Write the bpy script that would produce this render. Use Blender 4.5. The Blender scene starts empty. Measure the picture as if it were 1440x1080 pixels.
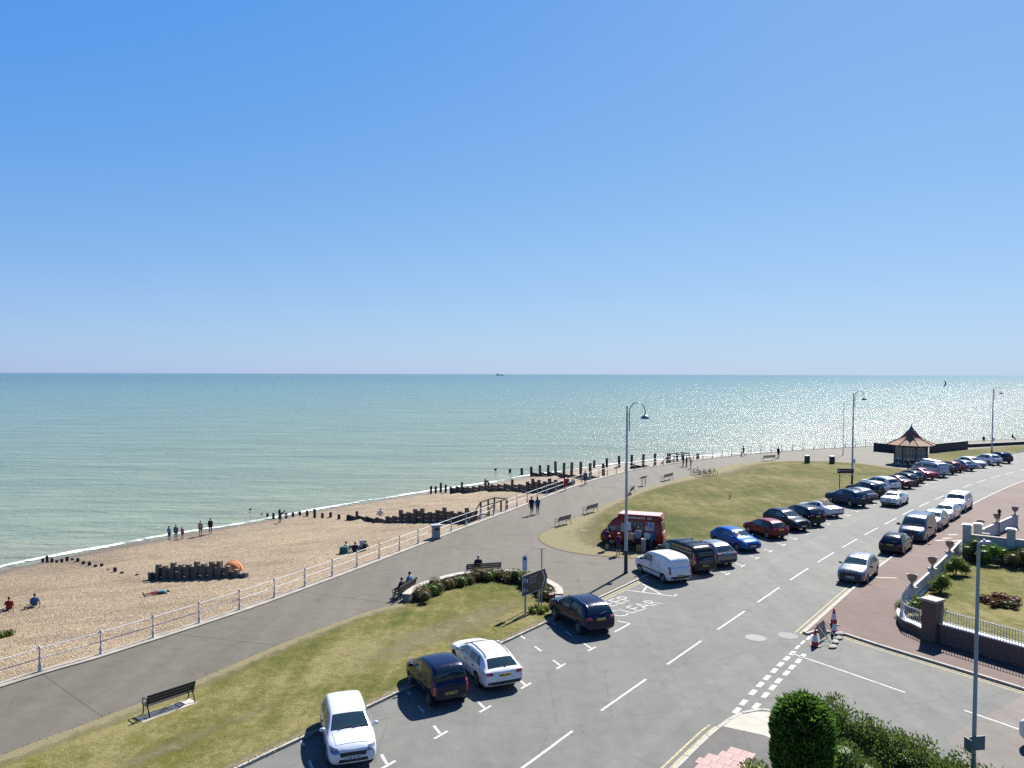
import bpy, bmesh, math, random
from mathutils import Vector, Matrix
from mathutils.bvhtree import BVHTree
rnd = random.Random(7)
SC = bpy.context.scene
COL = SC.collection
R = math.radians

# ------------------------------------------------------------------ camera
F_PX, CAM_H, PITCH, ROLL = 1088.0, 13.5, R(2.0), R(0.16)
CY = 526 + F_PX * math.tan(PITCH)
cd = bpy.data.cameras.new('camera'); cam = bpy.data.objects.new('camera', cd); COL.objects.link(cam)
cd.sensor_fit = 'HORIZONTAL'; cd.sensor_width = 36.0; cd.lens = 36.0 * F_PX / 1440.0
cd.shift_y = (CY - 540) / 1440.0
cd.clip_start = 0.5; cd.clip_end = 150000
cam.matrix_world = Matrix.Translation((0, 0, CAM_H)) @ Matrix.Rotation(R(90) - PITCH, 4, 'X') @ Matrix.Rotation(ROLL, 4, 'Z')
SC.camera = cam

# ------------------------------------------------------------------ sky and sun
SUN_EL, SUN_AZ = R(46), R(31)          # azimuth clockwise from +Y
w = bpy.data.worlds.new('World'); SC.world = w; w.use_nodes = True
nt = w.node_tree; nt.nodes.clear()
sky = nt.nodes.new('ShaderNodeTexSky'); sky.sky_type = 'NISHITA'; sky.sun_disc = False
sky.sun_elevation = SUN_EL; sky.sun_rotation = SUN_AZ
sky.altitude = 0; sky.air_density = 1.0; sky.dust_density = 0.25; sky.ozone_density = 4.0
# one tone curve for the whole sky, as the camera's own processing renders it (deeper blue, no burnt-out horizon)
EXPOSURE = 1.5
pre = nt.nodes.new('ShaderNodeVectorMath'); pre.operation = 'SCALE'; pre.inputs['Scale'].default_value = 1 / 14.0
cur = nt.nodes.new('ShaderNodeRGBCurve')
def curve(i, pts):
    c = cur.mapping.curves[i]
    while len(c.points) < len(pts) + 1: c.points.new(0.5, 0.5)
    for p, (x, y) in zip(c.points, [(0, 0)] + pts): p.location = (x / 14.0, y); p.handle_type = 'AUTO'
curve(0, [(0.8, 0.045), (1.6, 0.105), (3.0, 0.238), (5.0, 0.362), (8.0, 0.48), (14.0, 0.57)])
curve(1, [(1.3, 0.155), (2.8, 0.33), (4.8, 0.468), (7.0, 0.592), (9.5, 0.672), (14.0, 0.72)])
curve(2, [(2.0, 0.42), (4.6, 0.785), (6.5, 0.835), (8.5, 0.885), (10.5, 0.94), (14.0, 0.98)])
cur.mapping.update()
bg = nt.nodes.new('ShaderNodeBackground'); bg.inputs['Strength'].default_value = 0.1
post = nt.nodes.new('ShaderNodeVectorMath'); post.operation = 'SCALE'; post.inputs['Scale'].default_value = 10.0 / 2 ** EXPOSURE
wo = nt.nodes.new('ShaderNodeOutputWorld')
nt.links.new(sky.outputs[0], pre.inputs[0]); nt.links.new(pre.outputs[0], cur.inputs['Color']); nt.links.new(cur.outputs[0], post.inputs[0])
nt.links.new(post.outputs[0], bg.inputs[0]); nt.links.new(bg.outputs[0], wo.inputs[0])
sd = bpy.data.lights.new('sun', 'SUN'); sd.energy = 4.9; sd.angle = R(0.53); sd.color = (1.0, 0.965, 0.905)
sun = bpy.data.objects.new('sun', sd); COL.objects.link(sun)
sdir = Vector((math.sin(SUN_AZ) * math.cos(SUN_EL), math.cos(SUN_AZ) * math.cos(SUN_EL), math.sin(SUN_EL)))
sun.rotation_euler = sdir.to_track_quat('Z', 'Y').to_euler(); sun.location = (60, 100, 90)
SC.view_settings.view_transform = 'Standard'; SC.view_settings.look = 'None'
SC.view_settings.exposure = EXPOSURE; SC.view_settings.gamma = 1.0
SC.view_settings.use_curve_mapping = False
SC.cycles.use_denoising = False
SC.cycles.sample_clamp_direct = 6.0; SC.cycles.max_bounces = 6; SC.cycles.transparent_max_bounces = 12

# ------------------------------------------------------------------ materials
MATS = {}
K_ALB = 0.535          # ground albedos for this exposure
def alb(c, k=None): return tuple(x * (K_ALB if k is None else k) for x in c)
class NT:
    """small helper round a node tree"""
    def __init__(s, name):
        s.m = bpy.data.materials.new(name); s.m.use_nodes = True
        s.t = s.m.node_tree; s.b = s.t.nodes['Principled BSDF']; s.out = s.t.nodes['Material Output']
        MATS[name] = s.m
    def n(s, typ, **kw):
        x = s.t.nodes.new('ShaderNode' + typ)
        for k, v in kw.items():
            if k in x.inputs: x.inputs[k].default_value = v
            else: setattr(x, k, v)
        return x
    def l(s, a, b): s.t.links.new(a, b)
    def coord(s, kind='Object', scale=(1, 1, 1), rot=(0, 0, 0)):
        tc = s.n('TexCoord'); mp = s.n('Mapping')
        mp.inputs['Scale'].default_value = scale; mp.inputs['Rotation'].default_value = rot
        s.l(tc.outputs[kind], mp.inputs[0]); return mp.outputs[0]
    def world(s, scale=(1, 1, 1), rot=(0, 0, 0)):
        g = s.n('NewGeometry'); mp = s.n('Mapping')
        mp.inputs['Scale'].default_value = scale; mp.inputs['Rotation'].default_value = rot
        s.l(g.outputs['Position'], mp.inputs[0]); return mp.outputs[0]
    def noise(s, vec, scale, detail=3, rough=0.55, dist=0.0):
        x = s.n('TexNoise'); x.inputs['Scale'].default_value = scale; x.inputs['Detail'].default_value = detail
        x.inputs['Roughness'].default_value = rough; x.inputs['Distortion'].default_value = dist
        s.l(vec, x.inputs['Vector']); return x.outputs['Fac']
    def ramp(s, fac, stops, interp='LINEAR'):
        x = s.n('ValToRGB'); x.color_ramp.interpolation = interp
        e = x.color_ramp.elements
        while len(e) < len(stops): e.new(0.5)
        for i, (p, c) in enumerate(stops):
            e[i].position = p; e[i].color = (*c, 1) if len(c) == 3 else c
        s.l(fac, x.inputs[0]); return x.outputs[0]
    def mix(s, fac, a, b, mode='MIX'):
        x = s.n('Mix'); x.data_type = 'RGBA'; x.blend_type = mode
        for sock, v in ((x.inputs[0], fac), (x.inputs[6], a), (x.inputs[7], b)):
            if hasattr(v, 'links') or hasattr(v, 'is_output'): s.l(v, sock)
            elif isinstance(v, (int, float)): sock.default_value = v
            else: sock.default_value = (*v, 1)
        return x.outputs[2]
    def bump(s, h, strength=0.3, dist=0.02, normal=None):
        x = s.n('Bump'); x.inputs['Strength'].default_value = strength; x.inputs['Distance'].default_value = dist
        s.l(h, x.inputs['Height'])
        if normal is not None: s.l(normal, x.inputs['Normal'])
        return x.outputs[0]
    def math(s, op, a, b=0.0):
        x = s.n('Math'); x.operation = op
        for i, v in enumerate((a, b)):
            if hasattr(v, 'is_output'): s.l(v, x.inputs[i])
            else: x.inputs[i].default_value = v
        return x.outputs[0]
    def set(s, **kw):
        for k, v in kw.items():
            i = s.b.inputs[k.replace('_', ' ')]
            if hasattr(v, 'is_output'): s.l(v, i)
            elif isinstance(v, tuple) and len(v) == 3: i.default_value = (*v, 1)
            else: i.default_value = v
        return s.m

def plain(name, col, rough=0.6, metal=0.0, var=0.12, scale=6.0, bump=0.0, spec=0.5):
    """a base colour with a little procedural unevenness"""
    if name in MATS: return MATS[name]
    col = alb(col, 0.66); t = NT(name); v = t.coord('Object')
    n1 = t.noise(v, scale, 4)
    c = t.ramp(n1, [(0.25, tuple(max(0, x * (1 - var)) for x in col)), (0.75, tuple(min(1, x * (1 + var)) for x in col))])
    t.set(Base_Color=c, Roughness=rough, Metallic=metal, Specular_IOR_Level=spec)
    if bump: t.set(Normal=t.bump(t.noise(v, scale * 6, 4), bump, 0.02))
    return t.m

def paint(name, col, rough=0.28, metal=0.0, coat=0.8):
    col = alb(col, 0.82)
    lum = 0.21 * col[0] + 0.72 * col[1] + 0.07 * col[2]
    if lum < 0.10: coat = 0.3
    if name in MATS: return MATS[name]
    t = NT(name); v = t.coord('Object')
    n1 = t.noise(v, 3.0, 4)
    c = t.ramp(n1, [(0.3, tuple(x * 0.93 for x in col)), (0.7, col)])
    r = t.ramp(t.noise(v, 9.0, 5), [(0.3, (rough * .8,) * 3), (0.75, (rough * 1.35,) * 3)])
    t.set(Base_Color=c, Roughness=r, Metallic=metal, Coat_Weight=coat, Coat_Roughness=0.05, Specular_IOR_Level=0.22 if lum < 0.10 else 0.5)
    return t.m

# ------------------------------------------------------------------ mesh helpers
class MB:
    """collects shapes, links them as ONE mesh object"""
    def __init__(s): s.v = []; s.f = []; s.mi = []; s.cur = 0
    def add(s, vs, fs, M=None):
        o = len(s.v)
        s.v += [tuple(M @ Vector(p)) for p in vs] if M is not None else [tuple(p) for p in vs]
        s.f += [tuple(i + o for i in f) for f in fs]; s.mi += [s.cur] * len(fs)
        return s
    def box(s, c, d, rz=0.0, M=None, taper=1.0):
        x, y, z = d[0] / 2, d[1] / 2, d[2] / 2
        vs = [(-x, -y, -z), (x, -y, -z), (x, y, -z), (-x, y, -z), (-x * taper, -y * taper, z), (x * taper, -y * taper, z), (x * taper, y * taper, z), (-x * taper, y * taper, z)]
        T = Matrix.Translation(c) @ Matrix.Rotation(rz, 4, 'Z')
        if M is not None: T = M @ T
        return s.add(vs, [(0, 3, 2, 1), (4, 5, 6, 7), (0, 1, 5, 4), (1, 2, 6, 5), (2, 3, 7, 6), (3, 0, 4, 7)], T)
    def bar(s, a, b, w, h=None, up=(0, 0, 1)):
        """rectangular bar from a to b"""
        a, b = Vector(a), Vector(b); h = h or w; d = b - a; L = d.length
        if L < 1e-6: return s
        d /= L; u = Vector(up)
        if abs(d.dot(u)) > 0.98: u = Vector((1, 0, 0))
        x = d.cross(u).normalized(); z = x.cross(d)
        vs = []
        for p in (a, b):
            for i, j in ((-1, -1), (1, -1), (1, 1), (-1, 1)): vs.append(p + x * (i * w / 2) + z * (j * h / 2))
        return s.add(vs, [(0, 1, 2, 3), (7, 6, 5, 4), (0, 4, 5, 1), (1, 5, 6, 2), (2, 6, 7, 3), (3, 7, 4, 0)])
    def tube(s, path, r, n=8, cap=True):
        P = [Vector(p) for p in path]; rs = r if isinstance(r, (list, tuple)) else [r] * len(P)
        o = len(s.v); prev = None
        for i, p in enumerate(P):
            d = (P[min(i + 1, len(P) - 1)] - P[max(i - 1, 0)]).normalized()
            if prev is None:
                u = Vector((0, 0, 1)) if abs(d.z) < 0.9 else Vector((1, 0, 0))
                x = d.cross(u).normalized()
            else:
                x = (prev - d * prev.dot(d)).normalized()
            prev = x; y = d.cross(x)
            for k in range(n):
                a = 2 * math.pi * k / n
                s.v.append(tuple(p + (x * math.cos(a) + y * math.sin(a)) * rs[i]))
        nf = 0
        for i in range(len(P) - 1):
            for k in range(n):
                k2 = (k + 1) % n
                s.f.append((o + i * n + k, o + i * n + k2, o + (i + 1) * n + k2, o + (i + 1) * n + k)); nf += 1
        if cap:
            s.f.append(tuple(o + k for k in reversed(range(n)))); s.f.append(tuple(o + (len(P) - 1) * n + k for k in range(n))); nf += 2
        s.mi += [s.cur] * nf
        return s
    def lathe(s, prof, n=16, c=(0, 0, 0)):
        """profile [(r, z)] turned round z"""
        o = len(s.v)
        for r, z in prof:
            for k in range(n):
                a = 2 * math.pi * k / n
                s.v.append((c[0] + r * math.cos(a), c[1] + r * math.sin(a), c[2] + z))
        nf = 0
        for i in range(len(prof) - 1):
            for k in range(n):
                k2 = (k + 1) % n
                s.f.append((o + i * n + k, o + i * n + k2, o + (i + 1) * n + k2, o + (i + 1) * n + k)); nf += 1
        if prof[0][0] > 1e-4: s.f.append(tuple(o + k for k in reversed(range(n)))); nf += 1
        if prof[-1][0] > 1e-4: s.f.append(tuple(o + (len(prof) - 1) * n + k for k in range(n))); nf += 1
        s.mi += [s.cur] * nf
        return s
    def prism(s, poly, z0, z1):
        n = len(poly)
        vs = [(p[0], p[1], z0) for p in poly] + [(p[0], p[1], z1) for p in poly]
        fs = [tuple(range(n, 2 * n)), tuple(reversed(range(n)))] + [(i, (i + 1) % n, n + (i + 1) % n, n + i) for i in range(n)]
        return s.add(vs, fs)
    def ell(s, c, r, nu=10, nv=6, M=None):
        vs = [(c[0], c[1], c[2] - r[2])]; fs = []
        for j in range(1, nv):
            a = -math.pi / 2 + math.pi * j / nv
            for i in range(nu):
                b = 2 * math.pi * i / nu
                vs.append((c[0] + r[0] * math.cos(a) * math.cos(b), c[1] + r[1] * math.cos(a) * math.sin(b), c[2] + r[2] * math.sin(a)))
        vs.append((c[0], c[1], c[2] + r[2])); t = len(vs) - 1
        for i in range(nu):
            i2 = (i + 1) % nu
            fs.append((0, 1 + i2, 1 + i)); fs.append((t, 1 + (nv - 2) * nu + i, 1 + (nv - 2) * nu + i2))
            for j in range(nv - 2): fs.append((1 + j * nu + i, 1 + j * nu + i2, 1 + (j + 1) * nu + i2, 1 + (j + 1) * nu + i))
        return s.add(vs, fs, M)
    def mesh(s, name, mats=(), smooth=False):
        me = bpy.data.meshes.new(name); me.from_pydata(s.v, [], s.f)
        for m in mats: me.materials.append(m)
        if any(s.mi): me.polygons.foreach_set('material_index', s.mi)
        if smooth:
            me.polygons.foreach_set('use_smooth', [True] * len(me.polygons))
            if smooth != 'all': me.set_sharp_from_angle(angle=R(38))
        me.update(); return me
    def build(s, name, mat, parent=None, smooth=False):
        mats = mat if isinstance(mat, (list, tuple)) else [mat]
        return link(name, s.mesh(name, mats, smooth), parent)

def link(name, data, parent=None, M=None):
    o = bpy.data.objects.new(name, data); COL.objects.link(o)
    if parent is not None: o.parent = parent
    if M is not None: o.matrix_local = M
    return o
def tag(o, label=None, cat=None, group=None, kind=None):
    if label: o['label'] = label
    if cat: o['category'] = cat
    if group: o['group'] = group
    if kind: o['kind'] = kind
    return o
def empty(name, loc=(0, 0, 0), rz=0.0, label=None, cat=None, group=None):
    o = bpy.data.objects.new(name, None); COL.objects.link(o)
    o.location = loc; o.rotation_euler = (0, 0, rz); o.empty_display_size = 0.3
    return tag(o, label, cat, group)
def copy_tree(o, parent=None):
    c = o.copy(); COL.objects.link(c); c.parent = parent
    for ch in o.children: copy_tree(ch, c)
    return c
_right = cam.matrix_world.to_3x3() @ Vector((1, 0, 0)); _up = cam.matrix_world.to_3x3() @ Vector((0, 1, 0)); _fw = cam.matrix_world.to_3x3() @ Vector((0, 0, -1))
def G(u, v, z=0.0):
    """surveyed point of the photograph (1440 x 1080) taken back to the level z it stands on"""
    d = _right * ((u - 720) / F_PX) - _up * ((v - CY) / F_PX) + _fw
    t = (z - CAM_H) / d.z
    return Vector((d.x * t, d.y * t, z))
def lerp(a, b, t): return a + (b - a) * t
def polyline(pts, step):
    """resample a 2-D polyline (Catmull-Rom) every `step` metres"""
    P = [Vector((p[0], p[1])) for p in pts]; out = []
    for i in range(len(P) - 1):
        p0 = P[i - 1] if i else P[0] * 2 - P[1]; p1, p2 = P[i], P[i + 1]; p3 = P[i + 2] if i + 2 < len(P) else P[-1] * 2 - P[-2]
        n = max(1, int((p2 - p1).length / 0.25))
        for k in range(n):
            t = k / n
            out.append(0.5 * ((2 * p1) + (p2 - p0) * t + (2 * p0 - 5 * p1 + 4 * p2 - p3) * t * t + (3 * p1 - p0 - 3 * p2 + p3) * t ** 3))
    out.append(P[-1]); res = [out[0]]; acc = 0
    for a, b in zip(out, out[1:]):
        L = (b - a).length
        while L > 1e-9 and acc + L >= step:
            t = (step - acc) / L; a = a + (b - a) * t; L = (b - a).length; acc = 0; res.append(a.copy())
        acc += L
    return res
def offset(pts, d):
    """polyline moved d metres to its right"""
    o = []
    for i, p in enumerate(pts):
        t = (pts[min(i + 1, len(pts) - 1)] - pts[max(i - 1, 0)]).normalized()
        o.append(p + Vector((t.y, -t.x)) * d)
    return o
# ================================================================== THE SETTING
SEA_Z, LAND_Z = -6.5, 0.1
V2 = lambda *p: [Vector(q) for q in p]
CL = V2((-14, 6.5), (-6.5, 16.6), (0.4, 26.1), (3.6, 30.6), (12.8, 43.05), (23.1, 56.65), (35.1, 71.2), (47.2, 85.0), (60.6, 99.0), (78, 114.5), (102, 133), (140, 157))
CL = polyline(CL, 0.5)
def cl_at(s):
    """centre-line point and direction, s metres past the first dash by the give-way line"""
    i = s / 0.5 + CL0; i = max(0, min(len(CL) - 2, i)); k = int(i)
    d = (CL[k + 1] - CL[k]).normalized()
    return CL[k].lerp(CL[k + 1], i - k), d
CL0 = min(range(len(CL)), key=lambda i: (CL[i] - Vector((3.6, 30.6))).length)
def road_pt(s, a):
    """s along, a metres to the right of the centre line"""
    p, d = cl_at(s); return p + Vector((d.y, -d.x)) * a

SEA_EDGE = polyline(V2((-40, 2), (-31, 17.5), (-22.0, 32.9), (-19.6, 36.4), (-15.4, 43.5), (-11.7, 51.1), (-8.2, 58.8), (-4.7, 66.6), (-1.0, 74.5), (3.3, 84.0), (8.2, 94.2), (13.9, 103.9), (19.8, 111.6), (26.5, 118.6), (34.1, 125.7), (42.6, 132.4), (52.5, 138.2), (66, 145), (84, 153.5), (110, 165), (150, 181), (230, 212)), 0.5)

# --- materials of the ground
def asphalt(name, base, tint, spots=0.25, rot=0.0):
    base, tint = alb(base), alb(tint)
    t = NT(name); v = t.world()
    big = t.noise(v, 0.13, 4, 0.6); mid = t.noise(v, 1.3, 5, 0.65); fine = t.noise(v, 38, 2, 0.8)
    streak = t.noise(t.world(scale=(0.9, 0.07, 1), rot=(0, 0, rot)), 1.0, 4, 0.6)
    c = t.mix(t.ramp(big, [(0.35, (0, 0, 0)), (0.68, (1, 1, 1))]), base, tint)
    c = t.mix(0.85, c, t.ramp(mid, [(0.25, (0.80,) * 3), (0.75, (1.12,) * 3)]), 'MULTIPLY')
    c = t.mix(0.8, c, t.ramp(streak, [(0.3, (0.86,) * 3), (0.7, (1.1,) * 3)]), 'MULTIPLY')
    c = t.mix(spots * 2, c, t.ramp(fine, [(0.3, (0.74,) * 3), (0.7, (1.26,) * 3)]), 'MULTIPLY')
    st = t.noise(v, 0.75, 3, 0.5, 0.3)
    c = t.mix(0.6, c, t.ramp(st, [(0.26, (0.72,) * 3), (0.36, (1,) * 3), (0.66, (1,) * 3), (0.74, (1.13,) * 3)]), 'MULTIPLY')
    vo = t.n('TexVoronoi'); vo.inputs['Scale'].default_value = 0.23; vo.feature = 'DISTANCE_TO_EDGE'
    t.l(t.world(), vo.inputs['Vector'])
    wob = t.noise(v, 2.2, 4)
    crack = t.math('ADD', vo.outputs['Distance'], t.math('MULTIPLY', t.math('SUBTRACT', wob, 0.5), 0.06))
    c = t.mix(0.5, c, t.ramp(t.math('ABSOLUTE', crack), [(0.0, (0.5,) * 3), (0.007, (1,) * 3)]), 'MULTIPLY')
    t.set(Base_Color=c, Roughness=0.86, Specular_IOR_Level=0.3, Normal=t.bump(fine, 0.5, 0.012))
    return t.m
M_road = asphalt('asphalt', (0.156, 0.160, 0.147), (0.196, 0.195, 0.174), rot=R(38))
M_prom = asphalt('promenade_tarmac', (0.136, 0.127, 0.096), (0.160, 0.138, 0.110), 0.3, R(28))
M_red = asphalt('red_tarmac', (0.140, 0.084, 0.068), (0.176, 0.120, 0.098), 0.25, R(38))
M_tar = asphalt('grey_tarmac', (0.125, 0.118, 0.110), (0.16, 0.15, 0.14), 0.25, R(38))

def grass_mat(name, dry, k_=1.0):
    alb = lambda c: tuple(x * K_ALB * k_ for x in c)
    t = NT(name); v = t.world()
    big = t.noise(v, 0.11, 5, 0.62, 0.6); mid = t.noise(v, 0.9, 5, 0.7); fine = t.noise(v, 14, 3, 0.8)
    mow = t.noise(t.world(scale=(1.1, 0.10, 1), rot=(0, 0, R(36))), 1.0, 3, 0.6)
    f = t.math('ADD', t.math('MULTIPLY', t.math('SUBTRACT', big, 0.5), 1.05), t.math('ADD', t.math('MULTIPLY', t.math('SUBTRACT', mid, 0.5), 0.65), t.math('ADD', t.math('MULTIPLY', t.math('SUBTRACT', mow, 0.5), 0.45), 0.60)))
    sp_ = t.noise(v, 4.2, 5, 0.75)
    f = t.math('ADD', f, t.math('MULTIPLY', t.math('SUBTRACT', sp_, 0.48), 0.7))
    c = t.ramp(f, [(0.34 - dry, alb((0.078, 0.100, 0.019))), (0.48 - dry, alb((0.126, 0.134, 0.030))), (0.62 - dry, alb((0.182, 0.170, 0.050))), (0.80 - dry, alb((0.285, 0.25, 0.11)))])
    c = t.mix(0.9, c, t.ramp(fine, [(0.28, (0.64, 0.66, 0.60)), (0.72, (1.34, 1.32, 1.28))]), 'MULTIPLY')
    t.set(Base_Color=c, Roughness=0.95, Specular_IOR_Level=0.1, Normal=t.bump(t.math('ADD', fine, t.math('MULTIPLY', mid, 0.6)), 0.9, 0.06))
    return t.m
M_grass = grass_mat('lawn', 0.02, 0.96); M_grass2 = grass_mat('lawn_far', 0.0, 0.80); M_dry = grass_mat('dry_turf', 0.22)

def shingle_mat():
    t = NT('shingle'); v = t.world()
    vo = t.n('TexVoronoi'); vo.inputs['Scale'].default_value = 9.0; t.l(v, vo.inputs['Vector'])
    vo2 = t.n('TexVoronoi'); vo2.inputs['Scale'].default_value = 17; t.l(v, vo2.inputs['Vector'])
    sep = t.n('SeparateColor'); t.l(vo.outputs['Color'], sep.inputs[0]); sep2 = t.n('SeparateColor'); t.l(vo2.outputs['Color'], sep2.inputs[0])
    c = t.ramp(sep.outputs[0], [(0.0, alb((0.075, 0.053, 0.030))), (0.18, alb((0.245, 0.178, 0.100))), (0.6, alb((0.38, 0.28, 0.163))), (1.0, alb((0.64, 0.52, 0.36)))])
    c2 = t.ramp(sep2.outputs[1], [(0.0, alb((0.14, 0.10, 0.065))), (0.4, alb((0.36, 0.265, 0.16))), (1.0, alb((0.56, 0.445, 0.30)))])
    c = t.mix(0.38, c, c2)
    band = t.noise(t.world(scale=(0.05, 0.34, 1), rot=(0, 0, R(-57))), 1.0, 4, 0.6)
    c = t.mix(1.0, c, t.ramp(band, [(0.28, (0.66, 0.63, 0.58)), (0.5, (0.98, 0.98, 0.98)), (0.72, (1.14, 1.14, 1.12))]), 'MULTIPLY')
    at = t.n('Attribute'); at.attribute_name = 'wet'
    c = t.mix(at.outputs['Fac'], c, t.mix(1.0, c, (0.55, 0.50, 0.44), 'MULTIPLY'))
    rough = t.math('SUBTRACT', 0.85, t.math('MULTIPLY', at.outputs['Fac'], 0.4))
    dome = t.math('ADD', t.math('MULTIPLY', vo.outputs['Distance'], -1.0), t.math('MULTIPLY', vo2.outputs['Distance'], -0.5))
    t.set(Base_Color=c, Roughness=rough, Specular_IOR_Level=0.3, Normal=t.bump(dome, 0.9, 0.09))
    return t.m
M_shingle = shingle_mat()

def sea_mat():
    t = NT('sea_water')
    g = t.n('NewGeometry'); sp = t.n('SeparateXYZ'); t.l(g.outputs['Position'], sp.inputs[0])
    # metres out from the shoreline (runs about 57 degrees east of north here)
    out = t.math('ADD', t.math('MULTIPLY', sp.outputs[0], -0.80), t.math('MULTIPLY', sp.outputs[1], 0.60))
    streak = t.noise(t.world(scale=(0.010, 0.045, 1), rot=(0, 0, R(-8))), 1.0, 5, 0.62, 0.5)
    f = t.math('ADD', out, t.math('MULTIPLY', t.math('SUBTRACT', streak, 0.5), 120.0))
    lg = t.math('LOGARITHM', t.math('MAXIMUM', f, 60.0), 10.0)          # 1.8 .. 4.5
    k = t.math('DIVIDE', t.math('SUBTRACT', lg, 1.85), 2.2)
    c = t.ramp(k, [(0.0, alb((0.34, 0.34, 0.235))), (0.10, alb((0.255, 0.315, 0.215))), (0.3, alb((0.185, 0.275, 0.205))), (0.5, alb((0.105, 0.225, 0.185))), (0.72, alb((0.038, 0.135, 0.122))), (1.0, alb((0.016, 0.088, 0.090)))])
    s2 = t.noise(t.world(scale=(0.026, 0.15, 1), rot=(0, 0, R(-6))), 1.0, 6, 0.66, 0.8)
    c = t.mix(1.0, c, t.ramp(s2, [(0.28, (0.70, 0.74, 0.74)), (0.5, (0.98, 0.98, 0.98)), (0.72, (1.25, 1.22, 1.16))]), 'MULTIPLY')  # wave-slope light and dark put into the colour, along with turbidity streaks
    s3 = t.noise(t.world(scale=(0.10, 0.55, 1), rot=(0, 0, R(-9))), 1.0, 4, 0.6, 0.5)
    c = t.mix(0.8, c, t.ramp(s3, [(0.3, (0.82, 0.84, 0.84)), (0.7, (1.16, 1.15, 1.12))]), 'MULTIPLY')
    # whitecaps: thin broken streaks
    wc = t.noise(t.world(scale=(0.10, 0.42, 1), rot=(0, 0, R(-6))), 1.0, 6, 0.72, 0.4)
    c = t.mix(t.ramp(wc, [(0.735, (0, 0, 0)), (0.76, (0.8, 0.8, 0.8))]), c, (0.48, 0.50, 0.48))
    w1 = t.noise(t.world(scale=(0.05, 0.19, 1), rot=(0, 0, R(-10))), 1.0, 3, 0.5)
    w2 = t.noise(t.world(scale=(0.26, 0.80, 1), rot=(0, 0, R(-4))), 1.0, 4, 0.6)
    w3 = t.noise(t.world(scale=(1.7, 3.4, 1)), 1.0, 2, 0.6)
    b = t.bump(w1, 1.0, 1.2); b = t.bump(w2, 1.0, 0.62, b); b = t.bump(w3, 1.0, 0.11, b)
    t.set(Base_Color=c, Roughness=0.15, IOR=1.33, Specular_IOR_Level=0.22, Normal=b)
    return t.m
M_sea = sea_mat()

# --- sea: one sheet to the horizon
mb = MB()
xs = [-90000, -20000, -4000, -800, -200, 0, 200, 800, 4000, 20000, 90000]; ys = [-3000, -200, 60, 140, 260, 600, 1500, 5000, 20000, 90000]
mb.v = [(x, y, SEA_Z) for y in ys for x in xs]; n = len(xs)
for j in range(len(ys) - 1):
    for i in range(n - 1): mb.f.append((j * n + i, j * n + i + 1, (j + 1) * n + i + 1, (j + 1) * n + i)); mb.mi.append(0)
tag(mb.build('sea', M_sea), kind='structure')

# --- beach: a height field from the sea wall down under the water
WL = polyline(V2((-75, 40), (-52.2, 78.2), (-44.9, 89.9), (-38.1, 98.3), (-31.7, 107.2), (-25.7, 116.0), (-14.3, 129.5), (-2.6, 142.6), (5.7, 152.8), (20.3, 168.2), (40, 184), (70, 200), (120, 221), (220, 262)), 0.5)
from mathutils import noise as mnoise
def beach_col(i):
    """sea-wall foot, matching waterline point"""
    p = SEA_EDGE[i]; t = (SEA_EDGE[min(i + 1, len(SEA_EDGE) - 1)] - SEA_EDGE[max(i - 1, 0)]).normalized()
    nrm = Vector((-t.y, t.x))
    best = min((w for w in WL), key=lambda w: abs((w - p).dot(t)) + (0 if (w - p).dot(nrm) > 0 else 999))
    return p, nrm, max(18.0, (best - p).dot(nrm))
NT_ = 70
cols = [beach_col(i) for i in range(0, len(SEA_EDGE), 2)]
wid = [c[2] for c in cols]
wid = [sum(wid[max(0, i - 6):i + 7]) / len(wid[max(0, i - 6):i + 7]) for i in range(len(wid))]
def beach_z(q, W, x, y):
    """height at q metres out from the wall on a beach W wide"""
    k = q / W
    if k < 0.24: z = -0.75 - 1.0 * k / 0.24
    elif k < 0.75: z = -1.75 - 2.95 * (k - 0.24) / 0.51
    else: z = -4.7 - 1.8 * (k - 0.75) / 0.25
    z += 0.30 * math.exp(-((k - 0.42) / 0.022) ** 2) + 0.26 * math.exp(-((k - 0.60) / 0.018) ** 2) + 0.34 * math.exp(-((k - 0.76) / 0.028) ** 2)
    z -= 2.7 * max(0.0, min(1.0, (y - 104) / 22)) * max(0.0, 1 - k)
    return z + 0.14 * mnoise.noise(Vector((x * 0.09, y * 0.09, 0))) + 0.05 * mnoise.noise(Vector((x * 0.5, y * 0.5, 3))) * (0 if k > .97 else 1)
mb = MB(); wet = []
for (p, nrm, _), W in zip(cols, wid):
    for j in range(NT_ + 1):
        q = (W + 24) * j / NT_ - (0.35 if j == 0 else 0); xy = p + nrm * q
        mb.v.append((xy.x, xy.y, beach_z(max(q, 0), W, xy.x, xy.y)))
        k = q / W + 0.012 * mnoise.noise(Vector((xy.x * 0.12, xy.y * 0.12, 9)))
        wet.append(0.42 * max(0.0, min(1.0, (k - 0.50 + 0.10 * mnoise.noise(Vector((xy.x * 0.05, xy.y * 0.05, 2)))) / 0.22)) + 0.58 * max(0.0, min(1.0, (k - 0.875) / 0.05)))
for i in range(len(cols) - 1):
    for j in range(NT_):
        a = i * (NT_ + 1) + j; mb.f.append((a, a + NT_ + 1, a + NT_ + 2, a + 1)); mb.mi.append(0)
beach = tag(mb.build('beach', M_shingle, smooth='all'), kind='structure')
at = beach.data.attributes.new('wet', 'FLOAT', 'POINT'); at.data.foreach_set('value', wet)
def on_beach(x, y):
    """beach height under a point"""
    P = Vector((x, y)); i = min(range(len(cols)), key=lambda k: abs((P - cols[k][0]).dot(Vector((cols[k][1].y, -cols[k][1].x)))) + (P - cols[k][0]).length * 0.02)
    return beach_z(max(0, (P - cols[i][0]).dot(cols[i][1])), wid[i], x, y)
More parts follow.
